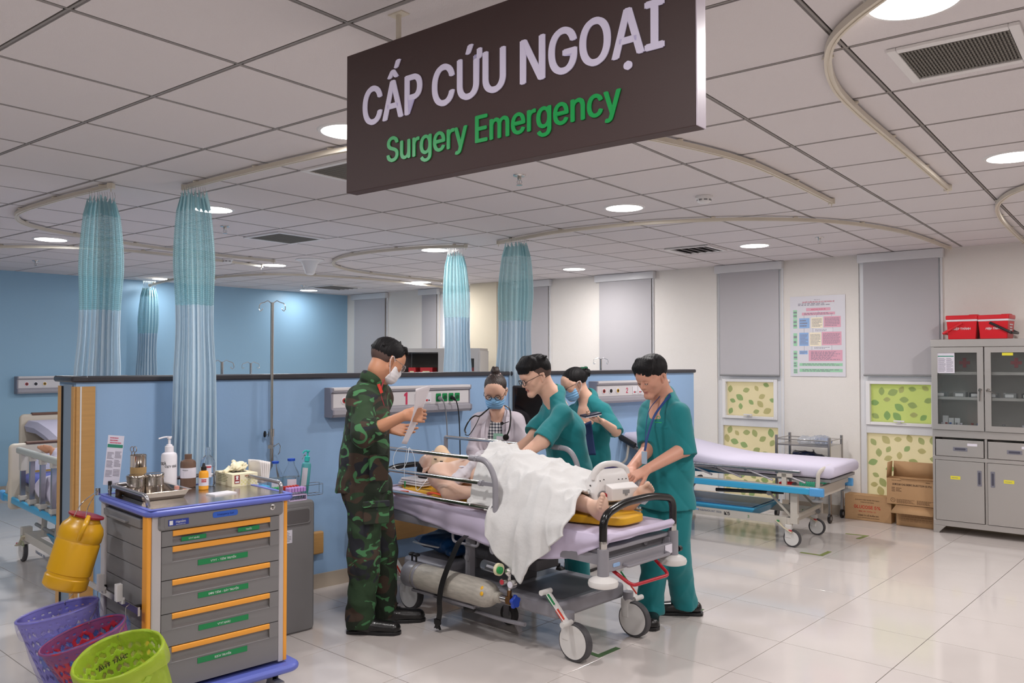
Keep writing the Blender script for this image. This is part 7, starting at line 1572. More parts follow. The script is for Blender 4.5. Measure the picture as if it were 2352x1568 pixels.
# ----- the man in teal at the stretcher foot
O = fl(1532, 1418); O.z = 0
R_ = thing('person', 'person in teal scrubs with a blue lanyard bending over the white monitor', 'person', O)
h = Head(at(1499, 866, 5.12), (-.82, -.50, -.42), (-.10, -.08, 1), 1.03); F = V3((-.62, -.78, 0)).normalized(); Sd = V3((-F.y, F.x, 0))
nk = at(1523, 910, 5.17); shL = at(1560, 950, 5.03); shR = at(1494, 944, 5.25); elL = at(1572, 1030, 5.0); wrL = at(1486, 1078, 4.80); elR = at(1490, 1030, 5.12); wrR = at(1449, 1076, 4.93)
chest = at(1527, 985, 5.15); waist = at(1530, 1080, 5.16); hem = at(1530, 1163, 5.16)
hp1, hp2 = at(1552, 1160, 5.12), at(1508, 1160, 5.20); k1, k2 = at(1554, 1285, 5.10), at(1502, 1290, 5.10); a1, a2 = at(1573, 1382, 5.21), at(1494, 1400, 5.08)
hLp = hand(wrL, (-.78, -.25, -.35), (-.35, .1, -.9), (-.25, -.9, .0), (.5, .55, .6, .65), 1.03, .16, (.7, .45, .4), .4); hRp = hand(wrR, (-.35, -.85, -.15), (0, .1, -1), (.9, -.3, 0), (.4, .4, .45, .5), 1.0, .1)
ch_sk = [RC(nk, chest + F*.02 + V3((0, 0, .06)), .058, .085, .03, (Sd, 1.35))]
body_mesh(R_, O, h, [([RC(elL + (shL-elL)*.35, elL, .048, .046, .02), RC(elL, wrL, .046, .028, .02)] + hLp, .003), ([RC(elR + (shR-elR)*.35, elR, .046, .044, .02), RC(elR, wrR, .044, .028, .02)] + hRp, .003), ([RC(chest, waist, .09, .09, .03, (Sd, 1.3)), RC(hp1, k1, .07, .05), RC(hp2, k2, .07, .05), RC(k1, a1, .045, .035), RC(k2, a2, .045, .035), RC(waist, hem, .09, .09), RC(shR, elR, .045, .04), RC(shL, elL, .045, .04)], .014)], M_sk3, neck=nk, more=ch_sk)
short_hair(h, R_, O, 'cap', seed=9); face_bits(h, R_, O)
scrubs(R_, O, None, Sd, F, nk, chest, waist, hem, (shL, shR), (elL, elR), (.185, .17), 31, at(1494, 985, 5.02), rr=(.118, .128, .150))
garment('scrub_trousers', [RC(hem + V3((0, 0, .12)), hem + V3((0, 0, -.02)), .11, .12, .04, (Sd, 1.25)), RC(hp1, k1, .098, .085, .03), RC(hp2, k2, .098, .085, .03), RC(k1, a1, .083, .078, .03), RC(k2, a2, .083, .078, .03), RC(a1, a1+V3((0, 0, -.02)), .078, .076, .02), RC(a2, a2+V3((0, 0, -.02)), .078, .076, .02), ('plane', V3((0, 0, .045)), V3((0, 0, -1)))], M_teal, R_, O, .0075, 32, .008, 12, label='teal scrub trousers')
shoe(R_, O, a1 + V3((.02, 0, 0)), (-.96, .12, 0), L=.27); shoe(R_, O, a2, (-.1, -1, 0), L=.26)
def on_chest(px, py, Y): return at(px, py, Y) - O
b = MB(); b.tube(spline([h.p(.055, -.05, -.10) - O, at(1538, 905, 5.10) - O, at(1524, 925, 5.03) - O, at(1503, 955, 4.98) - O, at(1488, 1000, 4.96) - O, at(1481, 1035, 4.95) - O], 6), .008, 6, flat=.35); b.tube(spline([at(1481, 1035, 4.95) - O, at(1484, 980, 5.0) - O, at(1492, 940, 5.04) - O, h.p(-.03, .01, -.115) - O], 6), .007, 6, flat=.35)
b.build('lanyard', mat('lanyard_blue', '#1b3f7c', .5), R_, label='dark blue lanyard'); b = MB(); b.M = frame(at(1480, 1048, 4.93) - O, Sd, (0, 0, 1)); b.rbox(-.018, .018, -.003, .003, -.045, .03, .004, axis='y'); b.build('badge', mat('badge_clear', '#9fb4c8', .2), R_)
lg = at(1512, 960, 4.99) - O; b = MB(); b.M = frame(lg, Sd, (0, 0, 1))
for k in range(5): a = k*1.1; b.tube([(.012*math.cos(a+j*.5)*(1-.1*k), 0, .012*math.sin(a+j*.5)) for j in range(4)], .0022, 5)
b.box(-.022, .022, -.002, .002, -.028, -.023); b.build('embroidered_emblem', mat('emblem_green', '#2fae6a', .6), R_, label='green embroidered emblem')

# ----- the man with glasses reaching to the patient
O = V3((.42, 5.68, 0))
R_ = thing('person', 'person in teal scrubs with dark glasses and a short fringe reaching over the patient', 'person', O)
h = Head(at(1231, 865, 5.50), (-.90, -.33, -.38), (-.12, -.04, 1), 1.05); F = V3((-.85, -.52, 0)).normalized(); Sd = V3((-F.y, F.x, 0))
nk = at(1268, 907, 5.53); shL = at(1292, 950, 5.40); shR = at(1262, 945, 5.68); elL = at(1246, 1012, 5.28); wrL = at(1196, 1050, 5.20); elR = at(1215, 1015, 5.5); wrR = at(1170, 1045, 5.35)
chest = at(1295, 985, 5.55); waist = at(1306, 1075, 5.62); hem = at(1310, 1140, 5.66)
hp1, hp2 = V3((.42, 5.60, .86)), V3((.40, 5.78, .86)); k1, k2 = V3((.43, 5.60, .48)), V3((.42, 5.80, .48)); a1, a2 = V3((.45, 5.62, .09)), V3((.46, 5.84, .09))
hLp = hand(wrL, (-.9, -.2, -.35), (0, .1, -1), (-.2, .8, .1), (.4, .4, .45, .5), 1.0); hRp = hand(wrR, (-.9, -.3, -.3), (0, .1, -1), (.1, -.9, .1), (.4, .4, .45, .5), 1.0)
body_mesh(R_, O, h, [([RC(elL + (shL-elL)*.4, elL, .05, .048, .02), RC(elL, wrL, .047, .030, .02)] + hLp, .0035), ([RC(elR, wrR, .044, .03, .02)] + hRp, .004), ([RC(chest, waist, .09, .09, .03, (Sd, 1.3)), RC(hp1, k1, .07, .05), RC(hp2, k2, .07, .05), RC(k1, a1, .045, .035), RC(k2, a2, .045, .035), RC(waist, hem, .09, .09), RC(shR, elR, .045, .04), RC(shL, elL, .045, .04)], .014)], M_sk2, neck=nk, neck_r=.058, more=[RC(nk, chest + F*.03 + V3((0, 0, .08)), .06, .08, .03, (Sd, 1.3))])
short_hair(h, R_, O, 'fringe', seed=6); face_bits(h, R_, O, None, mat('glasses_dark', '#241c1c', .35))
scrubs(R_, O, None, Sd, F, nk, chest, waist, hem, (shL, shR), (elL, elR), (.18, .16), 41, at(1252, 985, 5.42), rr=(.125, .128, .140), cuff=.068)
garment('scrub_trousers', [RC(hem + V3((0, 0, .1)), hem + V3((0, 0, -.05)), .11, .12, .04, (Sd, 1.25)), RC(hp1, k1, .098, .085, .03), RC(hp2, k2, .098, .085, .03), RC(k1, a1, .083, .078, .03), RC(k2, a2, .083, .078, .03), ('plane', V3((0, 0, .045)), V3((0, 0, -1)))], M_teal, R_, O, .010, 42, .008, 12)
shoe(R_, O, a1, (-.85, -.52, 0)); shoe(R_, O, a2, (-.85, -.4, 0))

# ----- the woman in teal with a hair clip, reading a notebook
O = V3((.56, 6.42, 0))
R_ = thing('person', 'person in teal scrubs, blue mask and green hair clip looking at a dark notebook', 'person', O)
h = Head(at(1320, 882, 6.28), (-.90, -.22, -.40), (-.10, -.02, 1), .98); F = V3((-.60, -.80, 0)).normalized(); Sd = V3((-F.y, F.x, 0))
nk = at(1347, 915, 6.30); shL = at(1384, 943, 6.22); shR = at(1324, 945, 6.42); elL = at(1414, 990, 6.10); wrL = at(1384, 968, 5.93); elR = at(1318, 1000, 6.40); wrR = at(1340, 975, 6.08)
chest = at(1358, 985, 6.30); waist = at(1362, 1045, 6.32); hem = at(1366, 1100, 6.34)
hp1, hp2 = V3((.65, 6.36, .82)), V3((.52, 6.46, .82)); k1, k2 = V3((.64, 6.36, .46)), V3((.52, 6.44, .46)); a1, a2 = V3((.64, 6.38, .09)), V3((.52, 6.46, .09))
hLp = hand(wrL, (-.80, -.25, .25), (-.1, -.35, .93), (.1, -.95, .1), (.5, .5, .55, .6), .92, .08, (.5, .6, .4)); hRp = hand(wrR, (-.5, -.6, .1), (0, 0, 1), (-.6, .5, .1), (.6, .6, .6, .6), .92)
body_mesh(R_, O, h, [([RC(elL + (shL-elL)*.4, elL, .040, .037, .02), RC(elL, wrL, .037, .023, .02)] + hLp, .003), ([RC(elR, wrR, .036, .023, .02)] + hRp, .004), ([RC(chest, waist, .08, .075, .03, (Sd, 1.3)), RC(hp1, k1, .065, .05), RC(hp2, k2, .065, .05), RC(k1, a1, .045, .035), RC(k2, a2, .045, .035), RC(waist, hem, .08, .09), RC(shR, elR, .04, .036), RC(shL, elL, .04, .036)], .014)], M_sk2, neck=nk, neck_r=.045, female=True, more=[RC(nk, chest + F*.03 + V3((0, 0, .06)), .05, .082, .03, (Sd, 1.3))])
def updo(h, R_, O, m, bun, br, seed=1, part=False):
    P = [h.el((0, -.016, .046), (.082, .101, .084), .012), h.rc((0, -.05, .03), bun, .05, br*.7, .03), h.el(bun, (br, br, br*.85), .01), SUB(h.el((0, .108, -.045), (.078, .070, .112), .014)), ('plane', h.p(0, -.05, -.055), h.R @ V3((0, .45, -1)).normalized())]
    for q in (-1, 1): P.append(SUB(h.el((q*.088, .014, -.040), (.034, .044, .046), .01)))
    for k in range(5): a = k*1.256; P.append(h.rc((bun[0]+br*.5*math.cos(a), bun[1], bun[2]+br*.5*math.sin(a)), (bun[0]+br*.8*math.cos(a+1), bun[1]-.008, bun[2]+br*.8*math.sin(a+1)), br*.45, br*.35, .004))
    Pm, Q = sdf(P, .0035, hair_disp(h, .0009, 56, seed)); return sdf_obj('hair', [(Pm, Q)], m, R_, O)
updo(h, R_, O, M_hair, (0, -.125, .045), .034, 3); face_bits(h, R_, O, M_maskb, mat('glasses_dark', '#241c1c', .35))
M_clip = mat('clip_green', '#14573c', .25)
b = MB(); c = h.p(0, -.105, .078) - O
for s in (-1, 1): b.tube([c + h.R @ V3((s*.02, -.035, .0)), c + h.R @ V3((s*.022, .0, .014)), c + h.R @ V3((s*.02, .03, .006))], .007, 8)
for k in range(4): b.tube([c + h.R @ V3((-.022, -.03+.02*k, .008)), c + h.R @ V3((.022, -.03+.02*k, .008))], .005, 6)
b.build('hair_clip', M_clip, R_, label='dark green claw clip')
scrubs(R_, O, None, Sd, F, nk, chest, waist, hem, (shL, shR), (elL, elR), (.17, .16), 51, at(1333, 962, 6.17), rr=(.100, .096, .122), cuff=.052)
garment('scrub_trousers', [RC(hem + V3((0, 0, .1)), hem + V3((0, 0, -.05)), .10, .12, .04, (Sd, 1.25)), RC(hp1, k1, .09, .08, .03), RC(hp2, k2, .09, .08, .03), RC(k1, a1, .08, .075, .03), RC(k2, a2, .08, .075, .03), ('plane', V3((0, 0, .045)), V3((0, 0, -1)))], M_teal, R_, O, .010, 52, .008, 12)
shoe(R_, O, a1, (-.6, -.8, 0), m=mat('shoe_pale', '#b9b4b4', .6), L=.24); shoe(R_, O, a2, (-.6, -.8, 0), m=mat('shoe_pale', '#b9b4b4', .6), L=.24)
b = MB(); b.M = frame(at(1351, 952, 6.12) - O, Sd, (0, 0, 1))
for k in range(4): a = k*1.3; b.tube([(.010*math.cos(a+j*.5), 0, .010*math.sin(a+j*.5)) for j in range(4)], .0022, 5)
b.build('embroidered_emblem', mat('emblem_green', '#2fae6a', .6), R_)
b = MB(); b.tube([c_ + (wrL + V3((-.075, -.028, .035)) - O) for c_ in [V3((.003*math.cos(a), .009*math.cos(a), .009*math.sin(a))) for a in [2*PI*k/14 for k in range(14)]]], .0014, 6, close=True); b.build('ring', M_gold, R_)
b = MB(); b.ball(at(1329, 958, 6.10) - O, .009, 10); b.build('badge_reel', mat('reel_pink', '#d05a9a', .4), R_)
q = at(1362, 954, 5.90); t = thing('notebook', 'dark navy notebook with a white edge in the hand of the woman with the clip', 'notebook', q, 0)
b = MB(); b.M = Matrix.Rotation(.25, 4, 'Z') @ Matrix.Rotation(-.18, 4, 'Y'); b.box(-.075, .05, -.05, .07, .004, .016); b.build('cover', mat('book_navy', '#141b34', .5), t, bevel=.002); b = MB(); b.M = Matrix.Rotation(.25, 4, 'Z') @ Matrix.Rotation(-.18, 4, 'Y'); b.box(-.072, .047, -.052, .066, -.002, .004); b.build('pages', M_lbl, t)
q = at(1343, 975, 6.0); t = thing('navy_cuff', 'long dark blue blood pressure cuff hanging below the notebook', 'cuff', q, 0)
b = MB(); b.grid(lambda u, v: V3((-.015+.062*u + .035*v, .01*math.sin(3*v), -.22*v)) + V3((.0, 0, .03*(1-v)*u)), 6, 14); b.build('cloth', mat('cuff_navy', '#1c3260', .7), t, angle=180, solid=.006, fix=False)

# ----- the woman in a pale coat with a stethoscope
O = V3((-.10, 6.16, 0))
R_ = thing('person', 'person in pale lilac white coat and plaid dress, blue mask, round glasses and stethoscope', 'person', O)
h = Head(at(1138, 898, 6.08), (-.14, -.88, -.42), (0, -.1, 1), .99); F = V3((-.12, -.99, 0)).normalized(); Sd = V3((-F.y, F.x, 0))
nk = at(1143, 948, 6.12); shL = at(1184, 968, 6.12); shR = at(1104, 968, 6.12); elL = at(1207, 1030, 6.06); elR = at(1090, 1035, 6.06); wrL = at(1180, 1062, 5.90); wrR = at(1100, 1075, 5.92)
chest = at(1143, 1005, 6.13); waist = at(1143, 1075, 6.14); hem = at(1143, 1250, 6.16)
a1, a2 = V3((-.03, 6.15, .09)), V3((-.18, 6.15, .09)); k1, k2 = V3((-.03, 6.15, .48)), V3((-.18, 6.15, .48)); hp1, hp2 = V3((-.02, 6.17, .85)), V3((-.19, 6.17, .85))
hLp = hand(wrL, (-.3, -.8, -.3), (0, .1, -1), (-.9, .2, 0), (.4, .4, .45, .5), .9); hRp = hand(wrR, (.3, -.8, -.3), (0, .1, -1), (.9, .2, 0), (.4, .4, .45, .5), .9)
body_mesh(R_, O, h, [([RC(elL, wrL, .036, .023, .02)] + hLp, .004), ([RC(elR, wrR, .036, .023, .02)] + hRp, .004), ([RC(chest, waist, .07, .07, .03, (Sd, 1.3)), RC(hp1, k1, .065, .05), RC(hp2, k2, .065, .05), RC(k1, a1, .045, .035), RC(k2, a2, .045, .035), RC(waist, hem, .08, .09), RC(shR, elR, .04, .036), RC(shL, elL, .04, .036)], .014)], M_sk2, neck=nk, neck_r=.045, female=True, more=[RC(nk, chest + V3((0, 0, .06)), .05, .065, .03, (Sd, 1.3))])
updo(h, R_, O, M_hairb, (0, -.04, .148), .032, 5); face_bits(h, R_, O, M_maskb, mat('glasses_brown', '#2a1512', .3))
for q_ in (-1, 1): b = MB(); b.ball(h.p(q_*.031, .0855, -.006) - O, .0055, 10, sx=1.4, sz=.6); b.build('eye', M_eye, R_)
b = MB(); b.tube([p - O for p in [h.p(.030*math.cos(a), -.035+.03*math.sin(a), .118) for a in [2*PI*k/20 for k in range(20)]]], [.008+.003*(k % 3) for k in range(20)], 7, close=True); b.build('scrunchie', mat('scrunchie_pink', '#e0b9b2', .7), R_, label='pale pink scrunchie')
garment('plaid_dress', [RC(chest, waist, .094, .09, .04, (Sd, 1.38)), RC(waist, hem, .09, .15, .04, (Sd, 1.2)), RC(nk + V3((0, 0, -.05)), chest, .05, .085, .04, (Sd, 1.4)), SUB(RC(nk + V3((0, 0, .03)), nk + F*.035 + V3((0, 0, -.02)), .052, .046, .006))], M_plaid, R_, O, .007, 61, .002, 14, label='grey and white checked dress')
M_coat = mat('coat_lilac', '#c9bfc8', .8, bump=.18, bscale=8)
front = chest + F*.10
ct_ = [RC(chest, waist, .108, .108, .05, (Sd, 1.42)), RC(waist, hem, .11, .17, .05, (Sd, 1.2)), RC(shR, shL, .062, .062, .05), RC(nk + V3((0, 0, -.03)), chest, .062, .10, .05, (Sd, 1.45))]
for s_, e_, w_ in ((shL, elL, wrL), (shR, elR, wrR)): ct_ += [RC(s_, e_, .064, .055, .04), RC(e_, e_ + (w_-e_)*.9, .055, .046, .03)]
ct_ += [SUB(RC(nk + V3((0, 0, .04)), nk + F*.05, .058, .054, .006)), SUB(RC(nk + F*.08 + V3((0, 0, -.02)), front + V3((-.01, 0, .0)), .060, .052, .006)), SUB(RC(front, waist + F*.14, .052, .060, .006)), SUB(RC(waist + F*.14, hem + F*.2, .06, .08, .006)), ('plane', hem, (0, 0, -1))]
garment('white_coat', ct_, M_coat, R_, O, .0065, 62, .006, 13, label='pale lilac white coat worn open')
for s_ in (-1, 1):
    pa = [nk - F*.04 + Sd*s_*.05 + V3((0, 0, .02)), nk + F*.055 + Sd*s_*.075 + V3((0, 0, -.035)), chest + F*.125 + Sd*s_*.085 + V3((0, 0, .03)), chest + F*.135 + Sd*s_*.058 + V3((0, 0, -.07))]
    q_ = spline([p - O for p in pa], 8); b = MB(); b.loft([[tuple(p + Sd*(s_*w2) + F*.004*j) for j, w2 in enumerate((-.006, .022 if i < 26 else .02, .022, -.006))] for i, p in enumerate(q_)]); b.build('lapel', M_coat, R_, bevel=.002)
st_ = at(1122, 1000, 5.96)
t = thing('stethoscope', 'black stethoscope around the neck of the woman in the pale coat', 'stethoscope', O)
b = MB(); b.tube(spline([p - O for p in (at(1070, 995, 5.92), at(1068, 985, 5.93), at(1078, 965, 5.94), at(1090, 955, 5.95), at(1102, 955, 5.96), at(1118, 942, 6.0), at(1128, 935, 6.10), at(1150, 930, 6.20), at(1168, 936, 6.08), at(1173, 955, 5.98), at(1170, 985, 5.95), at(1163, 1003, 5.94), at(1162, 1010, 5.94))], 8), .0055, 10); b.build('tubing', M_blk, t)
for p0 in ((at(1102, 956, 5.955), at(1093, 975, 5.94), at(1078, 998, 5.93), at(1068, 998, 5.92)),): b = MB(); b.tube(spline([p - O for p in p0], 6), .0032, 8); b.build('ear_tube', M_blk, t)
b = MB(); b.M = Matrix.Translation(at(1162, 1004, 5.93) - O) @ R90; b.lathe([(.020, -.006), (.023, 0), (.020, .008), (.001, .009)], 24); b.build('chest_piece', M_blk, t); b = MB(); b.M = Matrix.Translation(at(1153, 972, 5.95) - O) @ R90; b.lathe([(.012, -.006), (.013, 0), (.010, .007), (.001, .007)], 18); b.tube([(.012, 0, 0), (.05, .012, -.01)], .003, 6); b.build('badge_reel', M_blk, t)
b = MB(); b.M = frame(at(1144, 1003, 5.95) - O, (1, 0, -.05)); b.rbox(-.035, .035, -.002, .002, -.024, .024, .004, axis='y'); bd = b.build('id_badge', mat('badge_mint', '#9ccbb8', .3), R_, label='mint and white identity badge'); b = MB(); b.M = frame(at(1146, 1004, 5.945) - O, (1, 0, -.05)); b.box(-.018, .03, -.001, .0, -.018, .008); b.build('white_field', M_lbl, bd)

# ----- the patient on the board
O = sl(0, 0, 0)
R_ = thing('person', 'person lying bare-shouldered on the yellow board with a beige neck collar and bare feet', 'person', O)
up = V3((0, 0, 1)); h = Head(sl(.775, .0, .868), SX*.30 + up*.95, SX, 1.0)
nk = sl(.60, 0, .85); shN = sl(.50, -.175, .855); shF = sl(.50, .18, .86); elN = sl(.285, -.285, .785); wrN = sl(.06, -.21, .80); elF = sl(.27, .28, .80); wrF = sl(.08, .2, .81); chest = sl(.36, 0, .86); belly = sl(.0, 0, .86); pel = sl(-.08, 0, .85)
knN, anN = sl(-.36, -.12, .845), sl(-.735, -.15, .790); knF, anF = sl(-.36, .13, .85), sl(-.71, .14, .795)
body_sk = [RC(chest, belly, .105, .10, .05, (SY, 1.5)), RC(shN, shF, .075, .075, .06), RC(nk, chest, .06, .09, .05, (SY, 1.4)), RC(belly, pel, .10, .10, .05, (SY, 1.5)), RC(shN, elN, .078, .060, .04), RC(elN, wrN, .048, .03, .02), RC(shF, elF, .06, .05, .04), RC(elF, wrF, .046, .03, .02), RC(sl(-.08, -.09, .85), knN, .09, .065, .03), RC(sl(-.08, .09, .85), knF, .09, .065, .03)]
def foot(kn, an, toe_dir, heel_dn, sidev, seed=0):
    """lower leg, heel, sole and five toes; toe_dir is where the toes point, sidev the big-toe side"""
    td = V3(toe_dir).normalized(); sv = V3(sidev); sv = (sv - td*sv.dot(td)).normalized(); pn = td.cross(sv)
    leg = (an-kn).normalized(); heel = an + leg*.035 - td*.045; P = [RC(kn, kn.lerp(an, .4), .062, .058, .02), RC(kn.lerp(an, .4), an, .056, .036, .02), RC(an, heel, .034, .031, .03), RC(an + leg*.01, an + leg*.03 + td*.10, .034, .022, .035, (sv, 1.25)), RC(heel, heel + td*.15 + leg*.01, .028, .019, .03, (sv, 1.3)), RC(an + leg*.035 + td*.11 - sv*.022, an + leg*.035 + td*.11 + sv*.024, .020, .022, .02)]
    for i, (o_, L_, r_) in enumerate(((.030, .050, .0135), (.012, .050, .0098), (-.003, .045, .0092), (-.017, .038, .0088), (-.030, .030, .0085))):
        a = an + leg*.032 + td*.118 + sv*o_; e = a + td*L_*.75 + leg*.004; P.append(RC(a, e, r_*.92, r_*.8, .008)); P.append(RC(e, e + td*L_*.2 - leg*.002, r_*1.05, r_, .003))
    return P
ftN = foot(knN, anN, -SX*.42 + up*.42 - SY*.62, None, up*1.0 + SY*.35); ftF = foot(knF, anF, -SX*.75 + up*.62 + SY*.10, None, -SY*.6 + up*.6)
body_mesh(R_, O, h, [(body_sk, .007), (ftN, .003), (ftF, .003)], M_skp, neck=nk, neck_r=.056)
short_hair(h, R_, O, 'crop', seed=2); face_bits(h, R_, O)
Pc = [RC(sl(.675, 0, .90), sl(.60, 0, .885), .078, .088, .03), EL(sl(.695, .0, .955), (.052, .062, .068), None, .03), SUB(RC(sl(.78, 0, .90), sl(.70, 0, .88), .055, .06, .01)), ('plane', sl(.58, 0, .88), -SX), ('plane', sl(0, 0, .80), V3((0, 0, -1)))]
garment('neck_collar', Pc, mat('collar_beige', '#e4c4a2', .6), R_, O, .005, 70, .001, 20, label='beige rigid neck collar')
b = MB()
for x, z in ((.66, .94), (.63, .90), (.60, .93)): q = sl(x, -.083, z) - O; b.M = frame(q, SX, (0, 0, 1)); b.box(-.010, .010, -.004, .004, -.003, .003)
b.build('collar_slots', M_black, R_)
for k, (x, y, z) in enumerate(((.40, -.09, .965), (.33, -.15, .925))):
    b = MB(); b.ball(sl(x, y, z) - O, .020, 12, sz=.3); b.build('electrode', M_lbl, R_)

# ----- blanket
t = thing('blanket', 'cream-white quilted blanket draped over the patient with a corner hanging down', 'blanket', SO)
mnoise.seed_set(3)
def blk(u, v):
    lxN = .075 - u*.785; lxF = .335 - u*.80
    if v < .60: w = v/.60; y = .31 - .635*w
    else: w = 1; y = -.325
    s = min(1, v/.60); lx = lxF + (lxN-lxF)*s
    zt = float(np.interp(lx, [-.72, -.62, -.52, -.44, -.36, -.2, 0, .2, .28, .34], [.835, .855, .90, .93, .955, .985, 1.015, 1.035, 1.01, .975])); ze = .775 if y < 0 else .80
    k = min(1, abs((y+.015)/.315)); z = ze + (zt-ze)*max(0, 1-k**2.8); hang = 0
    if v >= .60:
        f = (v-.60)/.40; zb_ = float(np.interp(lx, [-.72, -.66, -.56, -.46, -.385, -.30, -.20, -.155, -.135, .0, .2, .33], [.69, .655, .585, .50, .375, .43, .53, .60, .735, .745, .765, .775]))
        z = .775 - f*(.775-zb_); y = -.325 - .058*math.sin(min(1, f*2)*PI/2)*min(1, (.775-zb_)/.1) - .018*f*math.sin(lx*26) - .010*f*math.sin(lx*51+1); hang = f
        lx += .02*math.sin(f*3+lx*9)*f
    n1 = mnoise.noise(Vector((lx*4.2, y*5.5, 1.3))); n2 = mnoise.noise(Vector((lx*9+y*6, y*9-lx*4, 4.1))); rd = 1-abs(mnoise.noise(Vector((lx*5+y*2.2, y*3.2-lx*2.6, 7.7)))*2.2)
    top = 1-hang; rd2 = 1-abs(mnoise.noise(Vector((lx*9-y*5, y*8+lx*5, 2.2)))*2.4); lift = (.034*n1 + .014*n2 + .030*max(0, rd)**3 + .014*max(0, rd2)**3)*top*(1-.6*k**4)
    rg = math.exp(-((y-.10+.25*(lx-.1))/.045)**2)*.030*(1 if -.4 < lx < .3 else .3) + math.exp(-((y+.10-.12*math.sin(lx*5))/.05)**2)*.018
    rd3 = max(0, 1-abs(mnoise.noise(Vector((lx*8+z*2, z*3.5-lx*3, 5.5)))*2.6))**3; z += lift + rg*top + .006*n2*hang; y -= .020*rd3*hang; y += .012*n1*hang
    return Vector(sl(lx + .012*n2*top, y, z)) - SO
b = MB(); b.grid(blk, 150, 110); M_blkt = mat('blanket_cream', '#d6d5d4', .85, bump=.35, bscale=26, sheen=.2)
o = b.build('cloth', M_blkt, t, angle=180, fix=False, solid=.010); md = o.modifiers.new('sm', 'SMOOTH'); md.factor = .5; md.iterations = 1
b = MB(); hem_pts = [blk(u/60, .985) for u in range(6, 61)]; b.tube(hem_pts, .0035, 6); b.build('hem_seam', M_blkt, t)
t = thing('hospital_gown', 'crumpled white gown folded back from the bare shoulder', 'gown', sl(.30, -.12, .9))
P = [RC(sl(.335, -.20, .86), sl(.29, .12, .975), .030, .035, .03), RC(sl(.30, -.22, .84), sl(.27, -.05, .97), .034, .04, .03), RC(sl(.31, .0, .985), sl(.26, .16, .97), .035, .04, .03)]
Pm, Q = sdf(P, .006, folds(8, .010, 34)); sdf_obj('cloth', [(Pm, Q)], mat('gown_white', '#d9d3da', .85, bump=.3, bscale=30), t, sl(.30, -.12, .9))
t = thing('infusion_tube', 'thin clear infusion tube looped over the side rail', 'tube', sl(.62, -.365, 1.02))
b = MB(); q0 = sl(.62, -.365, 1.02)
lp = [at(*a) - q0 for a in ((928, 1100, 5.0), (930, 1060, 4.98), (934, 1030, 4.93), (927, 1026, 4.90), (912, 1032, 4.90), (903, 1055, 4.90), (908, 1075, 4.90), (922, 1078, 4.90), (934, 1062, 4.90), (938, 1040, 4.91), (940, 1028, 4.94), (948, 1040, 4.95), (953, 1060, 4.97), (954, 1100, 5.0), (958, 1126, 5.0), (975, 1108, 5.02), (982, 1098, 5.04))]
b.tube(spline(lp, 8), .0016, 6); b.build('tube', mat('tube_clear', '#dfe6ee', .25), t); b = MB(); p = at(930, 1112, 5.0) - q0; b.cyl(p + V3((0, 0, .02)), p + V3((0, 0, -.02)), .005, .003, n=10); b.build('needle_cap', M_green, t)
# ----- portable monitor on the board
M_mw = mat('monitor_white', '#d9d5d3', .4); M_vio = mat('handle_violet', '#2d2860', .25)
mp_ = at(1400, 1120, 4.68); MQ = V3((mp_.x, mp_.y, .753)); t = thing('patient_monitor', 'white portable patient monitor with an arched handle and red knob between the feet', 'monitor', MQ, math.radians(30)); t.scale = (1.28, 1.25, 1.03)
# local: x along the back face, -y is the back face turned to the camera
def mring(z, x0, x1, y0, y1, r_=.016):
    out = []
    for cx, cy, a in ((x1-r_, y1-r_, 0), (x0+r_, y1-r_, 90), (x0+r_, y0+r_, 180), (x1-r_, y0+r_, 270)):
        for k in range(5): q = math.radians(a+22.5*k); out.append((cx+r_*math.cos(q), cy+r_*math.sin(q), z))
    return out
b = MB(); b.loft([mring(.0, -.115, .085, -.055, .06), mring(.004, -.118, .088, -.058, .062), mring(.12, -.105, .088, -.048, .055), mring(.185, -.085, .080, -.036, .045), mring(.215, -.060, .070, -.022, .032), mring(.222, -.045, .060, -.012, .022)]); b.build('case', M_mw, t)
b = MB(); b.tube(rounded([(-.088, -.005, .165), (-.078, -.003, .215), (-.035, 0, .243), (.035, 0, .244), (.085, -.002, .212), (.090, -.004, .185)], .05, 6), .0145, 12, flat=1.25); b.build('carry_handle', M_mw, t)
b = MB(); b.prism([(-.050, .205), (-.035, .228), (.01, .232), (.05, .226), (.075, .200), (.06, .185), (-.03, .19)], -.010, .008, axis='y'); b.build('handle_recess', M_vio, t, bevel=.003, label='dark violet grip recess')
b = MB(); b.loft([[(-.062, y, z) if i in (0, 3) else (.090, y, z) for i, (y, z) in enumerate(((-.05, .055), (-.05, .055), (-.05, .150), (-.05, .150)))], [(-.055 if i in (0, 3) else .088, -.098, .062 if i < 2 else .128) for i in range(4)]]); b.build('battery_box', M_mw, t, bevel=.005)
b = MB(); b.box(-.0, .035, -.1, -.096, .098, .118); b.box(.012, .024, -.102, -.098, .088, .1); b.build('battery_latch', M_grey, t)
b = MB(); b.M = Matrix.Translation((-.075, -.052, .088)) @ R90; b.lathe([(.026, 0), (.026, .003), (.001, .003)], 20); o = b.build('knob_plate', M_grey, t); b = MB(); b.M = Matrix.Translation((-.075, -.056, .088)) @ R90; b.lathe([(.017, 0), (.016, .009), (.009, .012), (.009, .010), (.001, .010)], 20); b.build('red_knob', mat('knob_red', '#b01a26', .3), o, label='round red knob')
b = MB(); b.box(-.045, .005, -.0605, -.056, .035, .048); b.build('black_connector', M_black, t); b = MB(); b.box(-.02, .08, -.0592, -.057, .004, .030); pl = b.build('rating_plate', M_lbl, t); l = MB(); lines(l, Matrix.Translation((.03, -.0594, .017)) @ R90, .09, .024, 4, 3); l.build('fine_print', M_grey, pl)
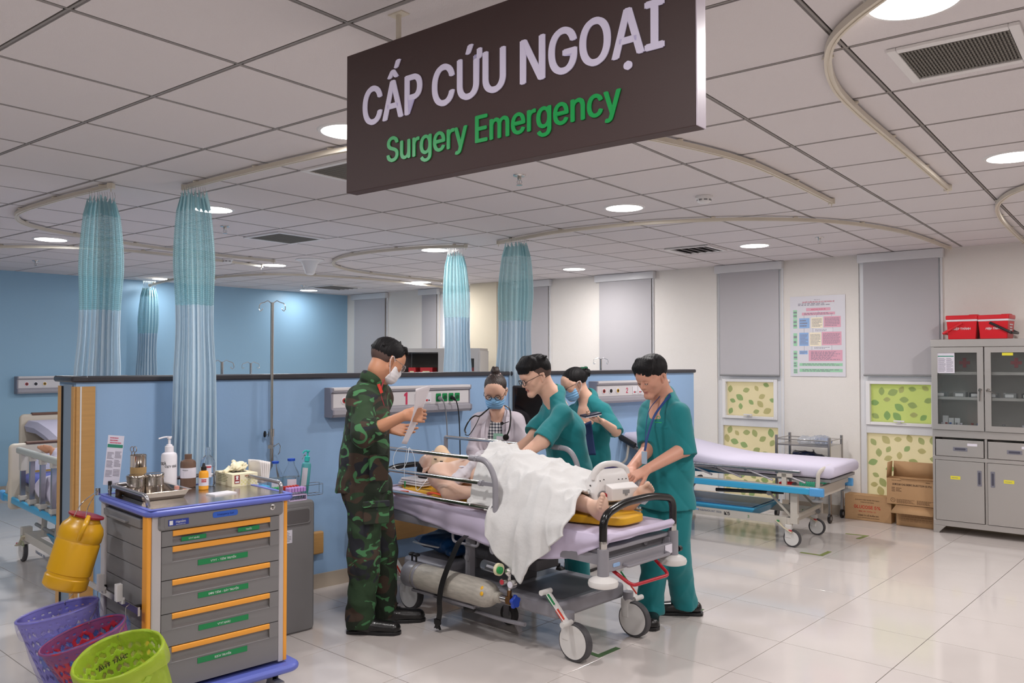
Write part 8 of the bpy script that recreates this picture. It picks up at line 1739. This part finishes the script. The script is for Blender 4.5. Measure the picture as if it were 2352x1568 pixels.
for k in range(7): b = MB(); x = (-.08, -.06, .02, .04, .06, .03, .055)[k]; z = (.165, .17, .165, .165, .165, .045, .045)[k]; b.M = Matrix.Translation((x, -.0405 if z > .1 else -.0575, z)) @ R90; b.lathe([(.0025, -.002), (.0025, .003), (.001, .003)], 8); b.build('case_screw', M_black, t)
for k, (y, z, r_) in enumerate(((.0, .135, .004), (.005, .105, .009), (-.005, .078, .009), (.012, .05, .009), (-.02, .048, .007), (-.02, .02, .006), (.015, .02, .007))):
    b = MB(); b.M = Matrix.Translation((-.1165 + z*.10, y, z)) @ RY(-PI/2); b.tube([(r_*math.cos(a), r_*math.sin(a), .001) for a in [2*PI*j/14 for j in range(14)]], .0012, 5, close=True)
    if k in (0, 4): b.lathe([(r_*.6, 0), (r_*.6, .002), (.001, .002)], 10)
    b.build('port', M_black if k in (0, 4) else M_grey, t)
t = thing('plastic_bag', 'small clear bag of tubing held beside the white monitor', 'bag', at(1475, 1125, 4.80)); q = t.location.copy()
P, Q = sdf([RC((-.01, 0, .045), (.005, 0, -.05), .026, .032, .01), RC((.0, 0, .05), (-.02, 0, .08), .022, .012, .01)], .005, folds(14, .008, 50)); sdf_obj('film', [(P, Q)], mat('bag_film', '#e6e6e8', .2, alpha=.6), t)
# the resting foot on the far ward bed
O = Vector((-3.0, 5.9, .95)); q = at(117, 1036, 6.1); R_ = thing('person', 'person in the ward bed, only bare toes and white cloth showing', 'person', q)
P = [RC(V3((.10, -.02, -.05)), V3((.03, 0, -.01)), .045, .036, .02)] + [RC(V3((.02, (i-2)*.0, -.0)) + V3((-.012*i, -.0, .004*(2-abs(i-2)))), V3((-.005-.021*i, 0, .030+.004*(2-abs(i-2)))), .016, .012, .006) for i in range(5)]
Pm, Q = sdf(P, .003); sdf_obj('body', [(Pm, Q)], M_sk1, R_)
Pm, Q = sdf([RC(V3((.06, 0, -.03)), V3((.16, -.05, -.12)), .055, .07, .02), RC(V3((.16, -.05, -.12)), V3((.22, -.05, -.22)), .08, .10, .04)], .006, folds(3, .006, 40)); sdf_obj('white_trouser_leg', [(Pm, Q)], M_sh2, R_)
